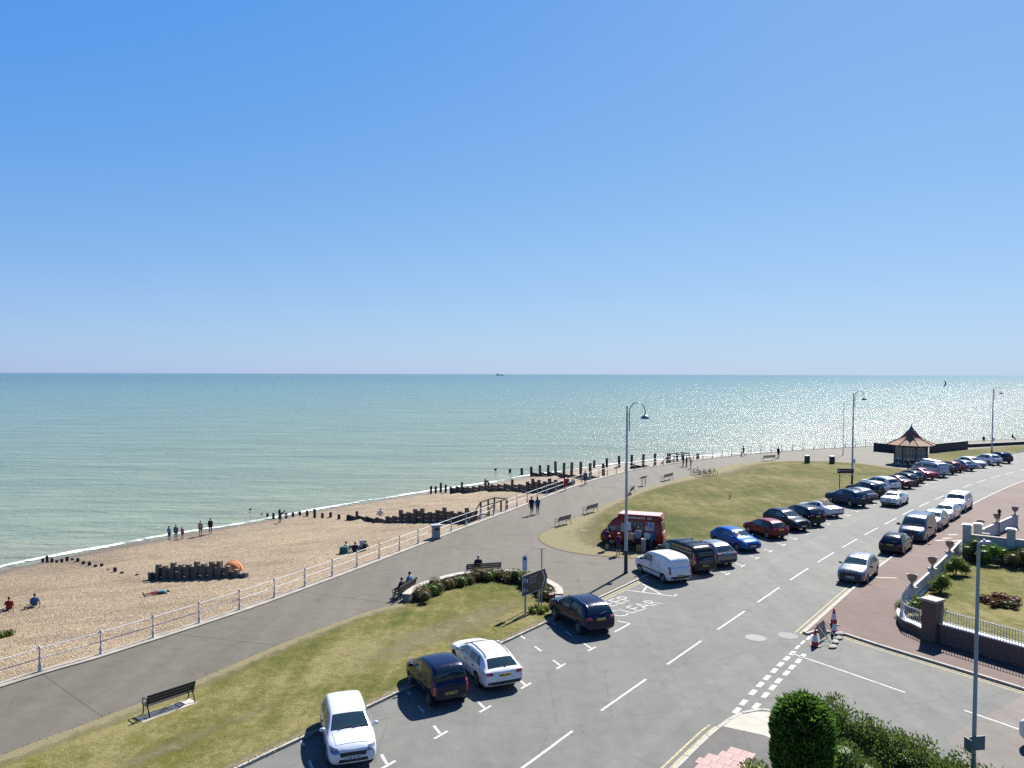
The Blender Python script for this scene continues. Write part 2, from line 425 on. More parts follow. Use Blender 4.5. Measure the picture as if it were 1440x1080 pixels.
def GB(u, v):
    """point of the photograph on the beach surface"""
    z = -3.0
    for _ in range(14):
        p = G(u, v, z); z = on_beach(p.x, p.y) * 0.7 + z * 0.3
    return Vector((p.x, p.y, z))

# --- surf: the thin broken edge of the water
def foam_mat():
    t = NT('surf_foam'); v = t.world()
    n1 = t.noise(v, 0.8, 6, 0.72, 0.6); at = t.n('Attribute'); at.attribute_name = 'edge'
    a = t.ramp(t.math('ADD', n1, t.math('SUBTRACT', at.outputs['Fac'], 0.55)), [(0.38, (0, 0, 0)), (0.60, (1, 1, 1))])
    t.set(Base_Color=(0.58, 0.59, 0.57), Roughness=0.7, Alpha=a)
    return t.m
M_foam = foam_mat()
def foam_band(name, d0, width, thick, seed, strength):
    mb = MB(); ed = []; m = 6
    cc = [(p + nrm * W, nrm) for (p, nrm, _), W in zip(cols, wid)]
    for i, (p, nrm) in enumerate(cc):
        wob = 1.3 * mnoise.noise(Vector((i * 0.09, seed, 0))) + 0.6 * mnoise.noise(Vector((i * 0.31, seed, 4)))
        ww = width * (0.7 + 0.6 * abs(mnoise.noise(Vector((i * 0.11, seed + 8, 0)))))
        for j in range(m + 1):
            q = p + nrm * (d0 + wob + ww * (j / m - 0.35))
            zz = SEA_Z + 0.03 + thick * math.sin(math.pi * j / m)
            zz = max(zz, beach_z((q - cols[i][0]).dot(nrm), wid[i], q.x, q.y) + 0.03)
            mb.v.append((q.x, q.y, zz)); ed.append(strength * (0.90 + 0.42 * mnoise.noise(Vector((i * 0.13, seed + 3, 0)))) * math.sin(math.pi * (j + 0.3) / (m + 0.6)))
    for i in range(len(cc) - 1):
        for j in range(m):
            a = i * (m + 1) + j; mb.f.append((a, a + m + 1, a + m + 2, a + 1)); mb.mi.append(0)
    o = tag(mb.build(name, M_foam, smooth='all'), kind='stuff', label='white foam where small waves run out on the shingle', cat='surf')
    o.data.attributes.new('edge', 'FLOAT', 'POINT').data.foreach_set('value', ed)
foam_band('surf', 0.4, 3.0, 0.10, 2.0, 0.66)
foam_band('surf', 6.0, 2.2, 0.16, 31.0, 0.42)

# --- land: carriageway sheet, everything else stands a kerb's height above it
land = [p for p in SEA_EDGE] + V2((330, 212), (330, -60), (-90, -60), (-62, -36))
mb = MB(); mb.prism([(p.x, p.y) for p in offset(SEA_EDGE, 0.3)] + [(330, 200), (330, -60), (-90, -60), (-62, -36)], -4.0, 0.0)
road = tag(mb.build('road', M_road), kind='structure')

def slab(name, poly, mat, z=LAND_Z, z0=-0.3, parent=None):
    mb = MB(); mb.prism([(p[0], p[1]) for p in poly], z0, z)
    o = mb.build(name, mat, parent)
    if parent is None: tag(o, kind='structure')
    return o
s_open0, s_open1 = 13.6, 19.6                       # where the promenade path meets the road
KERB_L = [road_pt(s, -7.85 - 0.012 * max(0, s)) for s in [x * 0.5 for x in range(-52, 330)]]
def kerb_l(s): return road_pt(s, -7.85 - 0.012 * max(0, s))
GRASS_EDGE = polyline(V2((-33, 3), (-25, 15), (-17.9, 26.5), (-16.2, 29.1), (-13.9, 32.9), (-11.3, 38.0), (-8.0, 43.2), (-6.4, 44.6)), 0.5)
WALL_ARC = polyline(V2((-6.2, 45.0), (-5.6, 47.0), (-3.9, 49.3), (-1.9, 50.6), (0.1, 50.5), (1.8, 48.8), (2.8, 46.6), (2.75, 44.6)), 0.25)
verge = [p for p in GRASS_EDGE] + WALL_ARC[2:-2] + [kerb_l(s) for s in [x * 0.5 for x in range(25, -50, -1)]]
grass_near = slab('grass', verge, M_grass, LAND_Z + 0.02)
LAWN_IN = polyline(V2((11.6, 55.6), (9.0, 56.0), (6.6, 56.6), (4.2, 58.0), (2.6, 60.6), (2.4, 64.2), (5.0, 69.9), (8.6, 77.0), (14.9, 89.0), (22.3, 100.2), (31.0, 112.6), (36, 117.2), (41.5, 119.8), (47.4, 120.4), (52.6, 117.2), (55.2, 112.0), (57, 107.5)), 0.5)
s_l1 = max((x * 0.5 for x in range(0, 300)), key=lambda s: -(kerb_l(s) - Vector((57.6, 106.6))).length)
s_l0 = max((x * 0.5 for x in range(0, 300)), key=lambda s: -(kerb_l(s) - Vector((11.9, 55.4))).length)
lawn_mid = [p for p in LAWN_IN] + [kerb_l(s_l1 - x * 0.5) for x in range(0, int((s_l1 - s_l0) * 2) + 1)]
grass_mid = slab('grass', lawn_mid, M_grass2, LAND_Z + 0.02)
lawn3_far = [G(u, v, 0.1).xy for u, v in ((1306, 650), (1300, 640), (1340, 634), (1400, 629), (1470, 624.5), (1560, 619))]
s_l2 = max((x * 0.5 for x in range(0, 300)), key=lambda s: -(kerb_l(s) - Vector((66.0, 113.4))).length)
lawn_far = lawn3_far + [kerb_l(s) for s in [163, 150, 140, 130, 120, 112, s_l2]] + [Vector((64.5, 115.6))]
grass_far = slab('grass', lawn_far, M_grass2, LAND_Z + 0.02)
# dry worn turf where people leave the path
def dry_mat():
    t = NT('dry_turf_edge'); v = t.world(); n1 = t.noise(v, 1.6, 6, 0.72, 0.4); fine = t.noise(v, 16, 3, 0.8); at = t.n('Attribute'); at.attribute_name = 'edge'
    a = t.ramp(t.math('ADD', t.math('SUBTRACT', n1, 0.5), at.outputs['Fac']), [(0.30, (0, 0, 0)), (0.72, (1, 1, 1))])
    c = t.ramp(fine, [(0.25, alb((0.16, 0.13, 0.07))), (0.5, alb((0.27, 0.235, 0.13))), (0.8, alb((0.42, 0.37, 0.24)))])
    t.set(Base_Color=c, Roughness=0.95, Specular_IOR_Level=0.1, Alpha=a, Normal=t.bump(fine, 0.8, 0.05)); return t.m
M_dryedge = dry_mat()
def dry_strip(line, width, side, fade=1.0):
    """worn band running in from a lawn edge; width(i, n) in metres"""
    mb = MB(); ed = []; m = 5; n_ = len(line)
    for i in range(n_):
        t_ = (line[min(i + 1, n_ - 1)] - line[max(i - 1, 0)]).normalized(); nr = Vector((t_.y, -t_.x)) * side; w_ = width(i / max(1, n_ - 1))
        for j in range(m + 1):
            q = line[i] + nr * (w_ * j / m - 0.02); mb.v.append((q.x, q.y, LAND_Z + 0.026)); ed.append(fade * (1 - j / m))
    for i in range(n_ - 1):
        for j in range(m): a_ = i * (m + 1) + j; f_ = (a_, a_ + m + 1, a_ + m + 2, a_ + 1); mb.f.append(f_ if side < 0 else f_[::-1]); mb.mi.append(0)
    o = tag(mb.build('dry_turf', M_dryedge), kind='structure'); o.data.attributes.new('edge', 'FLOAT', 'POINT').data.foreach_set('value', ed)
dry_strip(GRASS_EDGE, lambda t: 1.5, 1, 0.95)
dry_strip(LAWN_IN[3:], lambda t: 2.0 + 6.0 * math.exp(-((t - 0.10) / 0.10) ** 2) + 5.0 * math.exp(-((t - 0.62) / 0.12) ** 2), 1, 1.05)
dry_strip([kerb_l(x * 0.5) for x in range(-40, 25)], lambda t: 0.7, -1, 0.8)
def dry_band(line, width, fade):
    """sun-bleached patch along a line on the lawn, thinning out to both sides"""
    mb = MB(); ed = []; m = 8; n_ = len(line)
    for i in range(n_):
        t_ = (line[min(i + 1, n_ - 1)] - line[max(i - 1, 0)]).normalized(); nr = Vector((t_.y, -t_.x)); e_ = math.sin(math.pi * i / (n_ - 1)) ** .5
        for j in range(m + 1):
            q = line[i] + nr * width * (j / m - .5) * 2; mb.v.append((q.x, q.y, LAND_Z + 0.024)); ed.append(fade * e_ * (1 - abs(j / m - .5) * 2))
    for i in range(n_ - 1):
        for j in range(m): a_ = i * (m + 1) + j; mb.f.append((a_, a_ + 1, a_ + m + 2, a_ + m + 1)[::-1]); mb.mi.append(0)
    o = tag(mb.build('dry_turf', M_dryedge), kind='structure'); o.data.attributes.new('edge', 'FLOAT', 'POINT').data.foreach_set('value', ed)
dry_band([road_pt(x * 0.5, -11.2) for x in range(-8, 24)], 3.1, 0.62)
dry_band([road_pt(x * 0.5, -10.9) for x in range(-34, -12)], 1.6, 0.5)
dry_strip([kerb_l(x * 0.5) for x in range(int(s_l0 * 2) + 2, int(s_l1 * 2) - 2)], lambda t: 1.6, -1, 0.85)
# promenade: from the sea wall to the grass and the road
prom = [p for p in SEA_EDGE] + [Vector((330, 240)), Vector((330, 206))] + [kerb_l(s) for s in [x * 0.5 for x in range(326, -51, -1)]] + V2((-34, 2))
prom_o = slab('promenade', prom, M_prom, LAND_Z)
M_seamp = asphalt('promenade_joint', (0.10, 0.094, 0.075), (0.125, 0.11, 0.09), 0.3)
for u0, v0, u1, v1 in ((418, 832, 552, 848), (700, 790, 880, 792), (60, 948, 150, 1012), (250, 892, 395, 908), (640, 752, 772, 752), (820, 682, 905, 690)):
    a_, b_ = G(u0, v0, LAND_Z).xy, G(u1, v1, LAND_Z).xy; mb = MB(); d_ = b_ - a_; mb.box(((a_.x + b_.x) / 2, (a_.y + b_.y) / 2, LAND_Z + .001), (d_.length, .06, .006), math.atan2(d_.y, d_.x)); mb.build('joint', M_seamp, prom_o)
# right-hand pavement and the plots behind it
KERB_R = polyline([road_pt(s, 3.95) for s in (14.2, 20, 28, 36, 44, 52, 62, 74, 90, 110, 140)], 0.5)
CORNER = V2((16.55, 41.0), (16.25, 40.45), (16.35, 40.15), (16.75, 40.1), (17.3, 39.9))
KERB_SF = polyline(V2((17.3, 39.9), (18.45, 38.0), (20.4, 35.2), (22.2, 32.6), (30, 21), (42, 3)), 0.5)
pave_r = [p for p in reversed(KERB_R)] + CORNER + [p for p in KERB_SF] + V2((120, 3), (160, 150))
pave_r_o = slab('pavement', pave_r, M_red, LAND_Z)
KERB_N = polyline(V2((-9, 5), (-2.2, 15), (5.9, 26.2), (7.6, 28.5), (8.2, 29.2), (9.0, 30.05), (9.9, 30.5), (10.6, 30.4), (11.3, 29.7), (13.4, 26.6), (15.6, 23.3), (25, 9)), 0.5)
pave_n = [p for p in KERB_N] + V2((22, 2), (-4, 2))
pave_n_o = slab('pavement', pave_n, M_tar, LAND_Z)
M_conc = plain('concrete', (0.42, 0.38, 0.32), 0.9, var=0.16, scale=2.2, bump=0.3)
M_kerb = plain('kerb_stone', (0.40, 0.375, 0.33), 0.9, var=0.22, scale=1.3, bump=0.3)
M_pink = plain('pink_slab', (0.40, 0.275, 0.25), 0.9, var=0.16, scale=2.0, bump=0.25)
slab('concrete_corner', [G(u, v, 0.1).xy for u, v in ((1017, 1021.5), (1030, 1011), (1041, 1005), (1064, 1000.8), (1092, 1001), (1092, 1042), (1075, 1034))], M_conc, LAND_Z + 0.004, 0.0)

# kerbs: stones one by one where they can be told apart, one strip beyond
kerb = tag(bpy.data.objects.new('kerb', None), kind='structure'); COL.objects.link(kerb)
stone = MB().box((0, 0, 0), (0.895, 0.15, 0.30)); stone_me = stone.mesh('kerb_stone', [M_kerb])
def kerb_run(line, near, side=1, step=0.915, top=LAND_Z + 0.012):
    pts = polyline(line, step) if not isinstance(line[0], tuple) else line
    strip = MB()
    for a, b in zip(pts, pts[1:]):
        d = b - a; ang = math.atan2(d.y, d.x); m = (a + b) / 2 + Vector((d.y, -d.x)).normalized() * 0.075 * side
        if near(m):
            o = link('kerb_stone', stone_me, kerb)
            o.location = (m.x, m.y, top - 0.15 + rnd.uniform(-.006, .006)); o.rotation_euler = (0, rnd.uniform(-.006, .006), ang + rnd.uniform(-.01, .01))
        else: strip.box((m.x, m.y, top - 0.15), (d.length + 0.003, 0.15, 0.3), ang)
    if strip.f: strip.build('kerb_strip', M_kerb, kerb)
nearby = lambda m: m.y < 62 and m.y > 20
kerb_run([kerb_l(x) for x in [s * 0.5 for s in range(-40, 25)]], nearby, 1)
kerb_run([kerb_l(x) for x in [s * 0.5 for s in range(44, 320)]], nearby, 1)
kerb_run([kerb_l(x) for x in [s * 0.5 for s in range(25, 44)]], nearby, 1, top=LAND_Z - 0.02)
kerb_run(list(reversed(KERB_R)) + CORNER[1:-1] + KERB_SF, nearby, 1)
kerb_run(KERB_N, lambda m: m.y > 18, -1)

# ------------------------------------------------------------------ painted markings
def worn_paint(name, col, under, k):
    t = NT(name); v = t.world(); n1 = t.noise(v, 5.5, 5, 0.7); n2 = t.noise(v, 26, 3, 0.8)
    f = t.ramp(t.math('ADD', t.math('MULTIPLY', n1, 0.6), t.math('MULTIPLY', n2, 0.4)), [(k, (0, 0, 0)), (k + 0.16, (1, 1, 1))])
    t.set(Base_Color=t.mix(f, alb(under), alb(col, .66)), Roughness=0.85, Specular_IOR_Level=0.3); return t.m
M_white = worn_paint('road_paint', (0.56, 0.56, 0.53), (0.24, 0.24, 0.225), 0.36)
M_white2 = worn_paint('faded_road_paint', (0.52, 0.52, 0.50), (0.24, 0.24, 0.22), 0.36)
M_yellow = worn_paint('yellow_paint', (0.50, 0.43, 0.22), (0.24, 0.22, 0.17), 0.40)
PZ = 0.005
def strip_line(name, pts, wd, mat, parent=None, z=PZ):
    mb = MB(); n = len(pts)
    L, Rr = offset(pts, -wd / 2), offset(pts, wd / 2)
    mb.v = [(p.x, p.y, z) for p in L] + [(p.x, p.y, z) for p in Rr]
    mb.f = [(i + n, i + n + 1, i + 1, i) for i in range(n - 1)]; mb.mi = [0] * (n - 1)
    return mb.build(name, mat, parent or road)
k = 0
s = -6.2 * 5
while s < 175:
    strip_line('lane_dash', [road_pt(s + x * 0.5, 0) for x in range(9)], 0.11, M_white); s += 6.17
def line_px(name, pts, wd, mat, z=PZ):
    return strip_line(name, [G(u, v, 0).xy for u, v in pts], wd, mat, z=z)
# parking bays on the sea side
def bay(sT, full=True):
    p, d = cl_at(sT); fw = Matrix.Rotation(R(60), 2) @ d                 # bays lie 60 degrees off the kerb
    t0 = road_pt(sT, -3.85)
    strip_line('bay_mark', [t0 - d * 0.38, t0 + d * 0.38], 0.11, M_white)
    for a in (0.1, 2.1, 4.0):
        q = t0 + fw * a; strip_line('bay_mark', [q, q + fw * 0.72], 0.11, M_white)
for i in range(-7, 3): bay(0.1 + 2.8 * i)
bay_far = [23.6 + 2.8 * i for i in range(0, 46)]
for sb in bay_far: bay(sb)
# keep-clear zone by the dropped kerb
line_px('bay_mark', ((868, 873), (886, 877)), 0.11, M_white); line_px('bay_mark', ((886, 877), (864, 889)), 0.11, M_white)
line_px('bay_mark', ((881, 830), (948, 838.5)), 0.11, M_white); line_px('bay_mark', ((903, 821), (930, 836)), 0.11, M_white)
line_px('bay_mark', ((909, 825.5), (904, 832.5)), 0.11, M_white); line_px('bay_mark', ((948, 838.5), (952, 835.5)), 0.11, M_white)
def road_text(txt, u0, v0, u1, v1, height):
    a, b = G(u0, v0, 0).xy, G(u1, v1, 0).xy
    cu = bpy.data.curves.new(txt, 'FONT'); cu.body = txt; cu.size = 1.0; cu.align_x = 'LEFT'; cu.offset = -0.014
    tmp = bpy.data.objects.new('tmp', cu); COL.objects.link(tmp)
    bpy.context.view_layer.update()
    me = bpy.data.meshes.new_from_object(tmp.evaluated_get(bpy.context.evaluated_depsgraph_get())); bpy.data.objects.remove(tmp)
    xs = [v.co.x for v in me.vertices]; ys = [v.co.y for v in me.vertices]
    sx = (b - a).length / (max(xs) - min(xs)); sy = height / (max(ys) - min(ys)); x0 = min(xs); y0 = min(ys)
    for v in me.vertices: v.co = ((v.co.x - x0) * sx, (v.co.y - y0) * sy, 0)
    me.materials.clear(); me.materials.append(M_white2)
    o = link('lettering', me, road); d = b - a; o.location = (a.x, a.y, PZ); o.rotation_euler = (0, 0, math.atan2(d.y, d.x))
road_text('CLEAR', 873, 868, 933, 848.5, 1.05)
road_text('KEEP', 846, 858, 893, 843, 1.0)
# double yellow lines
def yellows(pts, side):
    for o_ in (0.28, 0.52): strip_line('yellow_line', offset(pts, o_ * side), 0.085, M_yellow)
yellows([kerb_l(s_) for s_ in [x * 0.5 for x in range(26, 44)]], 1)
kr = [p for p in KERB_R if p.y < 56]; yellows(kr, -1)
yellows(KERB_SF[:24], 1)
yellows([p for p in KERB_N if 17 < p.y < 29.4 and p.x < 8.4], -1)
# give-way line of the side road
for u, v in ((1032.5, 1003), (1042, 991.5), (1055.5, 977), (1066, 966), (1075.5, 956), (1086, 946), (1094.8, 937), (1103.5, 928.7), (1112, 921), (1119, 912.6), (1126.5, 905.8), (1134.8, 899.6), (1141.7, 894.4), (1150, 888)):
    p = G(u, v).xy; strip_line('give_way_dash', [p - Vector((.55, .83)).orthogonal() * 0, p + Vector((0.36, 0.5))], 0.22 if v > 915 else 0.14, M_white)
for u, v in ((1060, 996.5), (1073, 981), (1083.5, 970), (1091.7, 960.6), (1103, 949.6), (1111, 941), (1120, 932.3), (1126.5, 925)):
    p = G(u, v).xy; strip_line('give_way_dash', [p, p + Vector((0.36, 0.5))], 0.22, M_white)
line_px('lane_dash', ((1114, 919), (1190, 945), (1273, 974)), 0.10, M_white)
line_px('lane_dash', ((1356, 999), (1400, 1014), (1460, 1035)), 0.10, M_white)
# resurfaced patches of the carriageway
M_patch = asphalt('patched_asphalt', (0.20, 0.178, 0.155), (0.24, 0.205, 0.18), 0.25, R(-30))
strip = MB(); strip.v = [(*G(u, v).xy, 0.003) for u, v in ((1330, 1038), (1500, 945), (1560, 1010), (1560, 1120), (1390, 1120))]; strip.f = [(4, 3, 2, 1, 0)]; strip.mi = [0]
strip.build('resurfaced_patch', M_patch, road)
M_dark_patch = asphalt('trench_asphalt', (0.165, 0.168, 0.17), (0.20, 0.20, 0.20), 0.25, R(38))
M_light_patch = asphalt('worn_asphalt', (0.172, 0.175, 0.160), (0.207, 0.205, 0.183), 0.25, R(38))
for a0, a1, s0, s1, m in ((1.2, 1.75, 27, 120, M_light_patch), (-2.9, -2.2, 20, 110, M_light_patch), (2.3, 3.1, -10, 14, M_light_patch), (-1.2, 0.9, 16.5, 18.6, M_light_patch)):
    n_ = int((s1 - s0) / 1.5) + 1
    L_ = [road_pt(s0 + (s1 - s0) * i / n_, a0) for i in range(n_ + 1)]; R_ = [road_pt(s0 + (s1 - s0) * i / n_, a1) for i in range(n_ + 1)]
    mb = MB(); mb.v = [(p.x, p.y, 0.0022) for p in L_ + R_]; mb.f = [(i + n_ + 1, i + n_ + 2, i + 1, i) for i in range(n_)]; mb.mi = [0] * n_
    mb.build('resurfaced_patch', m, road)
# pink paving slabs let into the near pavement
ang = math.atan2(12.2, 8.9)
for i in range(-2, 2):
    for j in range(-4, 3):
        if (i, j) in ((-2, 2), (1, 2), (1, 1), (-2, 1), (1, -4)): continue
        c = G(1020, 1071, .1).xy + Matrix.Rotation(ang, 2) @ Vector((j * 0.462, i * 0.462 + (0.15 if j % 2 else 0)))
        o = link('paving_slab', MATS.setdefault('_slab', MB().box((0, 0, 0), (0.45, 0.45, 0.05)).mesh('paving_slab', [M_pink])), pave_n_o)
        o.location = (c.x, c.y, LAND_Z - 0.014 + rnd.uniform(0, .006)); o.rotation_euler = (rnd.uniform(-.006, .006), rnd.uniform(-.006, .006), ang)
# pale slabs across the red pavement further up
for u, v in ((1232, 812), (1340, 752), (1332, 757), (1346, 760.5), (1341, 764.5), (1322, 760)):
    p = G(u, v, .1); mb = MB(); mb.box((p.x, p.y, LAND_Z + 0.002), (2.6 if u == 1232 else 0.9, 0.22 if u == 1232 else 0.35, 0.012), R(-8) if u == 1232 else R(12)); mb.build('paving_slab', M_conc, pave_r_o)
# iron covers
M_iron = plain('cast_iron', (0.10, 0.10, 0.095), 0.7, 0.2, 0.3, 12, 0.4); M_iron2 = plain('cover_concrete', (0.20, 0.198, 0.19), 0.8, var=.25, scale=9)
for (u, v), m, lab in (((1062.5, 897), M_iron2, 'pale round manhole cover set in the carriageway'), ((1108, 894), M_iron, 'dark round manhole cover nearer the give-way line')):
    p = G(u, v); o = MB().lathe([(0.53, -0.006), (0.52, 0.004), (0.44, 0.003), (0.43, 0.0), (0.40, 0.002), (0.0, 0.002)], 28).build('manhole_cover', m); o.location = (p.x, p.y, 0.007); tag(o, lab, 'manhole cover')
# ================================================================== VEHICLES
M_glass = NT('car_glass').set(Base_Color=(0.012, 0.026, 0.032), Roughness=0.04, Specular_IOR_Level=0.6, Coat_Weight=0.0)
M_glass2 = NT('car_glass_pale').set(Base_Color=(0.10, 0.125, 0.115), Roughness=0.05, Specular_IOR_Level=0.7)  # opaque; daylight seen through side windows is put into the paler base
M_tyre = plain('tyre_rubber', (0.022, 0.022, 0.024), 0.85)
M_rim = plain('alloy', (0.42, 0.43, 0.45), 0.35, 0.8, 0.1)
M_rimd = plain('dark_alloy', (0.06, 0.06, 0.065), 0.4, 0.6, 0.1)
M_black = plain('black_plastic', (0.020, 0.020, 0.022), 0.6)
M_seam = plain('panel_gap', (0.008, 0.008, 0.009), 0.9)
M_head = NT('headlamp').set(Base_Color=(0.20, 0.22, 0.24), Roughness=0.10, Metallic=0.6, Coat_Weight=1.0)
M_tail = NT('tail_lamp').set(Base_Color=(0.28, 0.008, 0.010), Roughness=0.12, Coat_Weight=1.0)
M_py = plain('plate_yellow', (0.62, 0.46, 0.05), 0.5); M_pw = plain('plate_white', (0.75, 0.75, 0.72), 0.5)
M_chr = plain('chrome', (0.6, 0.6, 0.62), 0.18, 1.0, 0.05)
PAINT = {k: paint('paint_' + k, c, r, m) for k, (c, r, m) in dict(
    white=((0.74, 0.75, 0.76), 0.25, 0.0), silverwhite=((0.62, 0.66, 0.72), 0.28, 0.15), silver=((0.45, 0.47, 0.50), 0.28, 0.6), grey=((0.16, 0.17, 0.19), 0.28, 0.5),
    navy=((0.004, 0.0075, 0.034), 0.2, 0.1), black=((0.008, 0.008, 0.010), 0.2, 0.1), darkblue=((0.012, 0.035, 0.085), 0.24, 0.3), blue=((0.012, 0.085, 0.36), 0.22, 0.35),
    red=((0.17, 0.010, 0.016), 0.25, 0.2), crimson=((0.26, 0.012, 0.040), 0.25, 0.1), maroon=((0.07, 0.008, 0.018), 0.25, 0.2), steel=((0.10, 0.17, 0.25), 0.26, 0.5), greyblue=((0.40, 0.47, 0.53), 0.3, 0.2),
    vanblue=((0.055, 0.068, 0.115), 0.25, 0.5), icered=((0.24, 0.006, 0.011), 0.3, 0.0)).items()}

def make_body(c):
    """closed body shell from lofted sections, smoothed, wheel arches cut out. x forward from the tail, y left, z up"""
    L, W, H = c['L'], c['W'] / 2, c['H']; zb, bl, hd = c.get('clear', 0.20), c['belt'], c['hood']
    xrb, xrr, xwt, xc = c['rb'], c['rr'], c['wt'], c['cowl']; deck = c.get('deck'); rw = c.get('roofw', 0.74)
    zrb = c.get('zrb', bl + 0.05); zc = c.get('zc', bl + 0.07); nose = c.get('nose', hd - 0.16)
    S = []          # xl, xu, w, zbottom, zshoulder, ztop, wtop
    tail = deck or zrb
    S.append((0.0, 0.03, .86, zb + .16, tail - .16, tail - .10, .74))
    S.append((0.07, 0.10, .955, zb + .09, tail - .07, tail - .015, .80))
    if deck: S.append((xrb * .55, xrb * .55, .985, zb + .03, bl - .01, deck + .012, .80))
    S.append((max(xrb, .16) + .04, max(xrb, .13), .99, zb + .02, bl, zrb, c.get('rbw', .79)))
    S.append((max(xrr, .42), xrr, 1.0, zb, bl + .01, c.get('zrr', H - .06), rw - .03))
    S.append((lerp(xrr, xwt, .38), lerp(xrr, xwt, .38), 1.0, zb, bl, H, rw))
    S.append((lerp(xrr, xwt, .72), lerp(xrr, xwt, .72), 1.0, zb, bl - .005, H - .01, rw))
    S.append((lerp(xwt, xc, .22), xwt, 1.0, zb, bl - .01, H - .075, rw - .02))
    S.append((xc, xc, 1.0, zb, bl - .02, zc, .84))
    S.append((lerp(xc, L, .5), lerp(xc, L, .5), .985, zb, lerp(bl - .03, hd - .06, .6), lerp(zc, hd, .62), .80))
    S.append((L - .16, L - .18, .945, zb + .03, nose - .03, hd - .03, .76))
    S.append((L, L - .03, .85, zb + .10, nose - .10, nose - .01, .70))
    vs = []; n = len(S); ring = None
    for xl, xu, w, b, sh, tp, wt in S:
        half = [(0, xl, b), (.80 * w * W, xl, b), (.965 * w * W, xl, b + .06), (w * W, xl, lerp(b, sh, .42)), (.99 * w * W, xl, sh - .09),
                (.955 * w * W, lerp(xl, xu, .35), sh), (lerp(.955 * w, wt, .90) * W if tp - sh > .25 else wt * 1.06 * W, lerp(xl, xu, .95), lerp(sh, tp, .86) if tp - sh > .25 else lerp(sh, tp, .55)),
                (wt * .90 * W, xu, tp - .015), (wt * .5 * W, xu, tp + .012), (0, xu, tp + .018)]
        full = [(x, y, z) for y, x, z in half] + [(x, -y, z) for y, x, z in reversed(half[1:-1])]
        ring = len(full); vs += full
    fs = []
    for i in range(n - 1):
        for k in range(ring):
            k2 = (k + 1) % ring; fs.append((i * ring + k, (i + 1) * ring + k, (i + 1) * ring + k2, i * ring + k2))
    # end caps as strips across
    for base, flip in ((0, False), ((n - 1) * ring, True)):
        for k in range(ring // 2):
            a, b_ = base + k, base + k + 1; c_, d_ = base + (ring - k - 1) % ring, base + (ring - k) % ring
            f = [x for j, x in enumerate((a, b_, c_, d_)) if x not in (a, b_, c_, d_)[:j]]
            fs.append(tuple(f if not flip else reversed(f)))
    me = bpy.data.meshes.new('cage'); me.from_pydata(vs, [], fs)
    bm = bmesh.new(); bm.from_mesh(me)
    bmesh.ops.recalc_face_normals(bm, faces=bm.faces)
    cl = bm.edges.layers.float.get('crease_edge') or bm.edges.layers.float.new('crease_edge')
    for e in bm.edges:
        i0, i1 = e.verts[0].index // ring, e.verts[1].index // ring; k0, k1 = e.verts[0].index % ring, e.verts[1].index % ring
        if i0 == i1 and i0 in (0, n - 1): e[cl] = 0.35
        if k0 == k1 and k0 in (5, ring - 5): e[cl] = 0.45
        if c.get('boxy') and k0 == k1 and k0 in (7, ring - 7): e[cl] = 0.3
    bm.to_mesh(me); bm.free()
    me.materials.append(PAINT['white']); me.materials.append(M_black)
    ob = bpy.data.objects.new('cage', me); COL.objects.link(ob)
    sub = ob.modifiers.new('s', 'SUBSURF'); sub.levels = 2; sub.render_levels = 2
    r = c['wr']; cut = MB()
    for ax in c['axles']:
        for sgn in (-1, 1):
            o = len(cut.v); N = 20
            for yy in (W * 0.60, W * 1.3):
                for k in range(N): a = 2 * math.pi * k / N; cut.v.append((ax + (r + .055) * math.cos(a), sgn * yy, r + (r + .055) * math.sin(a)))
            for k in range(N):
                k2 = (k + 1) % N; f = (o + k, o + k2, o + N + k2, o + N + k); cut.f.append(f if sgn < 0 else f[::-1])
            f0 = tuple(o + k for k in range(N)); f1 = tuple(o + N + k for k in range(N))
            cut.f.append(f0 if sgn > 0 else f0[::-1]); cut.f.append(f1[::-1] if sgn > 0 else f1); cut.mi += [0] * (N + 2)
    cm = cut.mesh('cut', [M_black]); bm = bmesh.new(); bm.from_mesh(cm); bmesh.ops.recalc_face_normals(bm, faces=bm.faces); bm.to_mesh(cm); bm.free()
    co = bpy.data.objects.new('cut', cm); COL.objects.link(co)
    bo = ob.modifiers.new('b', 'BOOLEAN'); bo.operation = 'DIFFERENCE'; bo.object = co; bo.solver = 'EXACT'; bo.material_mode = 'TRANSFER'
    bpy.context.view_layer.update()
    dg = bpy.context.evaluated_depsgraph_get()
    out = bpy.data.meshes.new_from_object(ob.evaluated_get(dg)); out.name = 'body'
    bo.show_viewport = False; bpy.context.view_layer.update(); dg = bpy.context.evaluated_depsgraph_get()
    solid = bpy.data.meshes.new_from_object(ob.evaluated_get(dg))
    # smoothing shrinks the cage: bring the shell back to its real length, width and height
    bb = [[min(v.co[i] for v in solid.vertices), max(v.co[i] for v in solid.vertices)] for i in range(3)]
    fit = Matrix.Diagonal((L / (bb[0][1] - bb[0][0]), W / bb[1][1], (H - zb) / (bb[2][1] - bb[2][0]), 1)); fit = Matrix.Translation((0, 0, zb)) @ fit @ Matrix.Translation((-bb[0][0], 0, -bb[2][0]))
    zs_ = (H - zb) / (bb[2][1] - bb[2][0])
    for m_ in (solid, out): m_.transform(fit)
    bv = BVHTree.FromPolygons([v.co.copy() for v in solid.vertices], [tuple(p.vertices) for p in solid.polygons])
    bpy.data.objects.remove(ob); bpy.data.objects.remove(co); bpy.data.meshes.remove(solid)
    out.polygons.foreach_set('use_smooth', [True] * len(out.polygons)); out.set_sharp_from_angle(angle=R(40))
    return out, bv

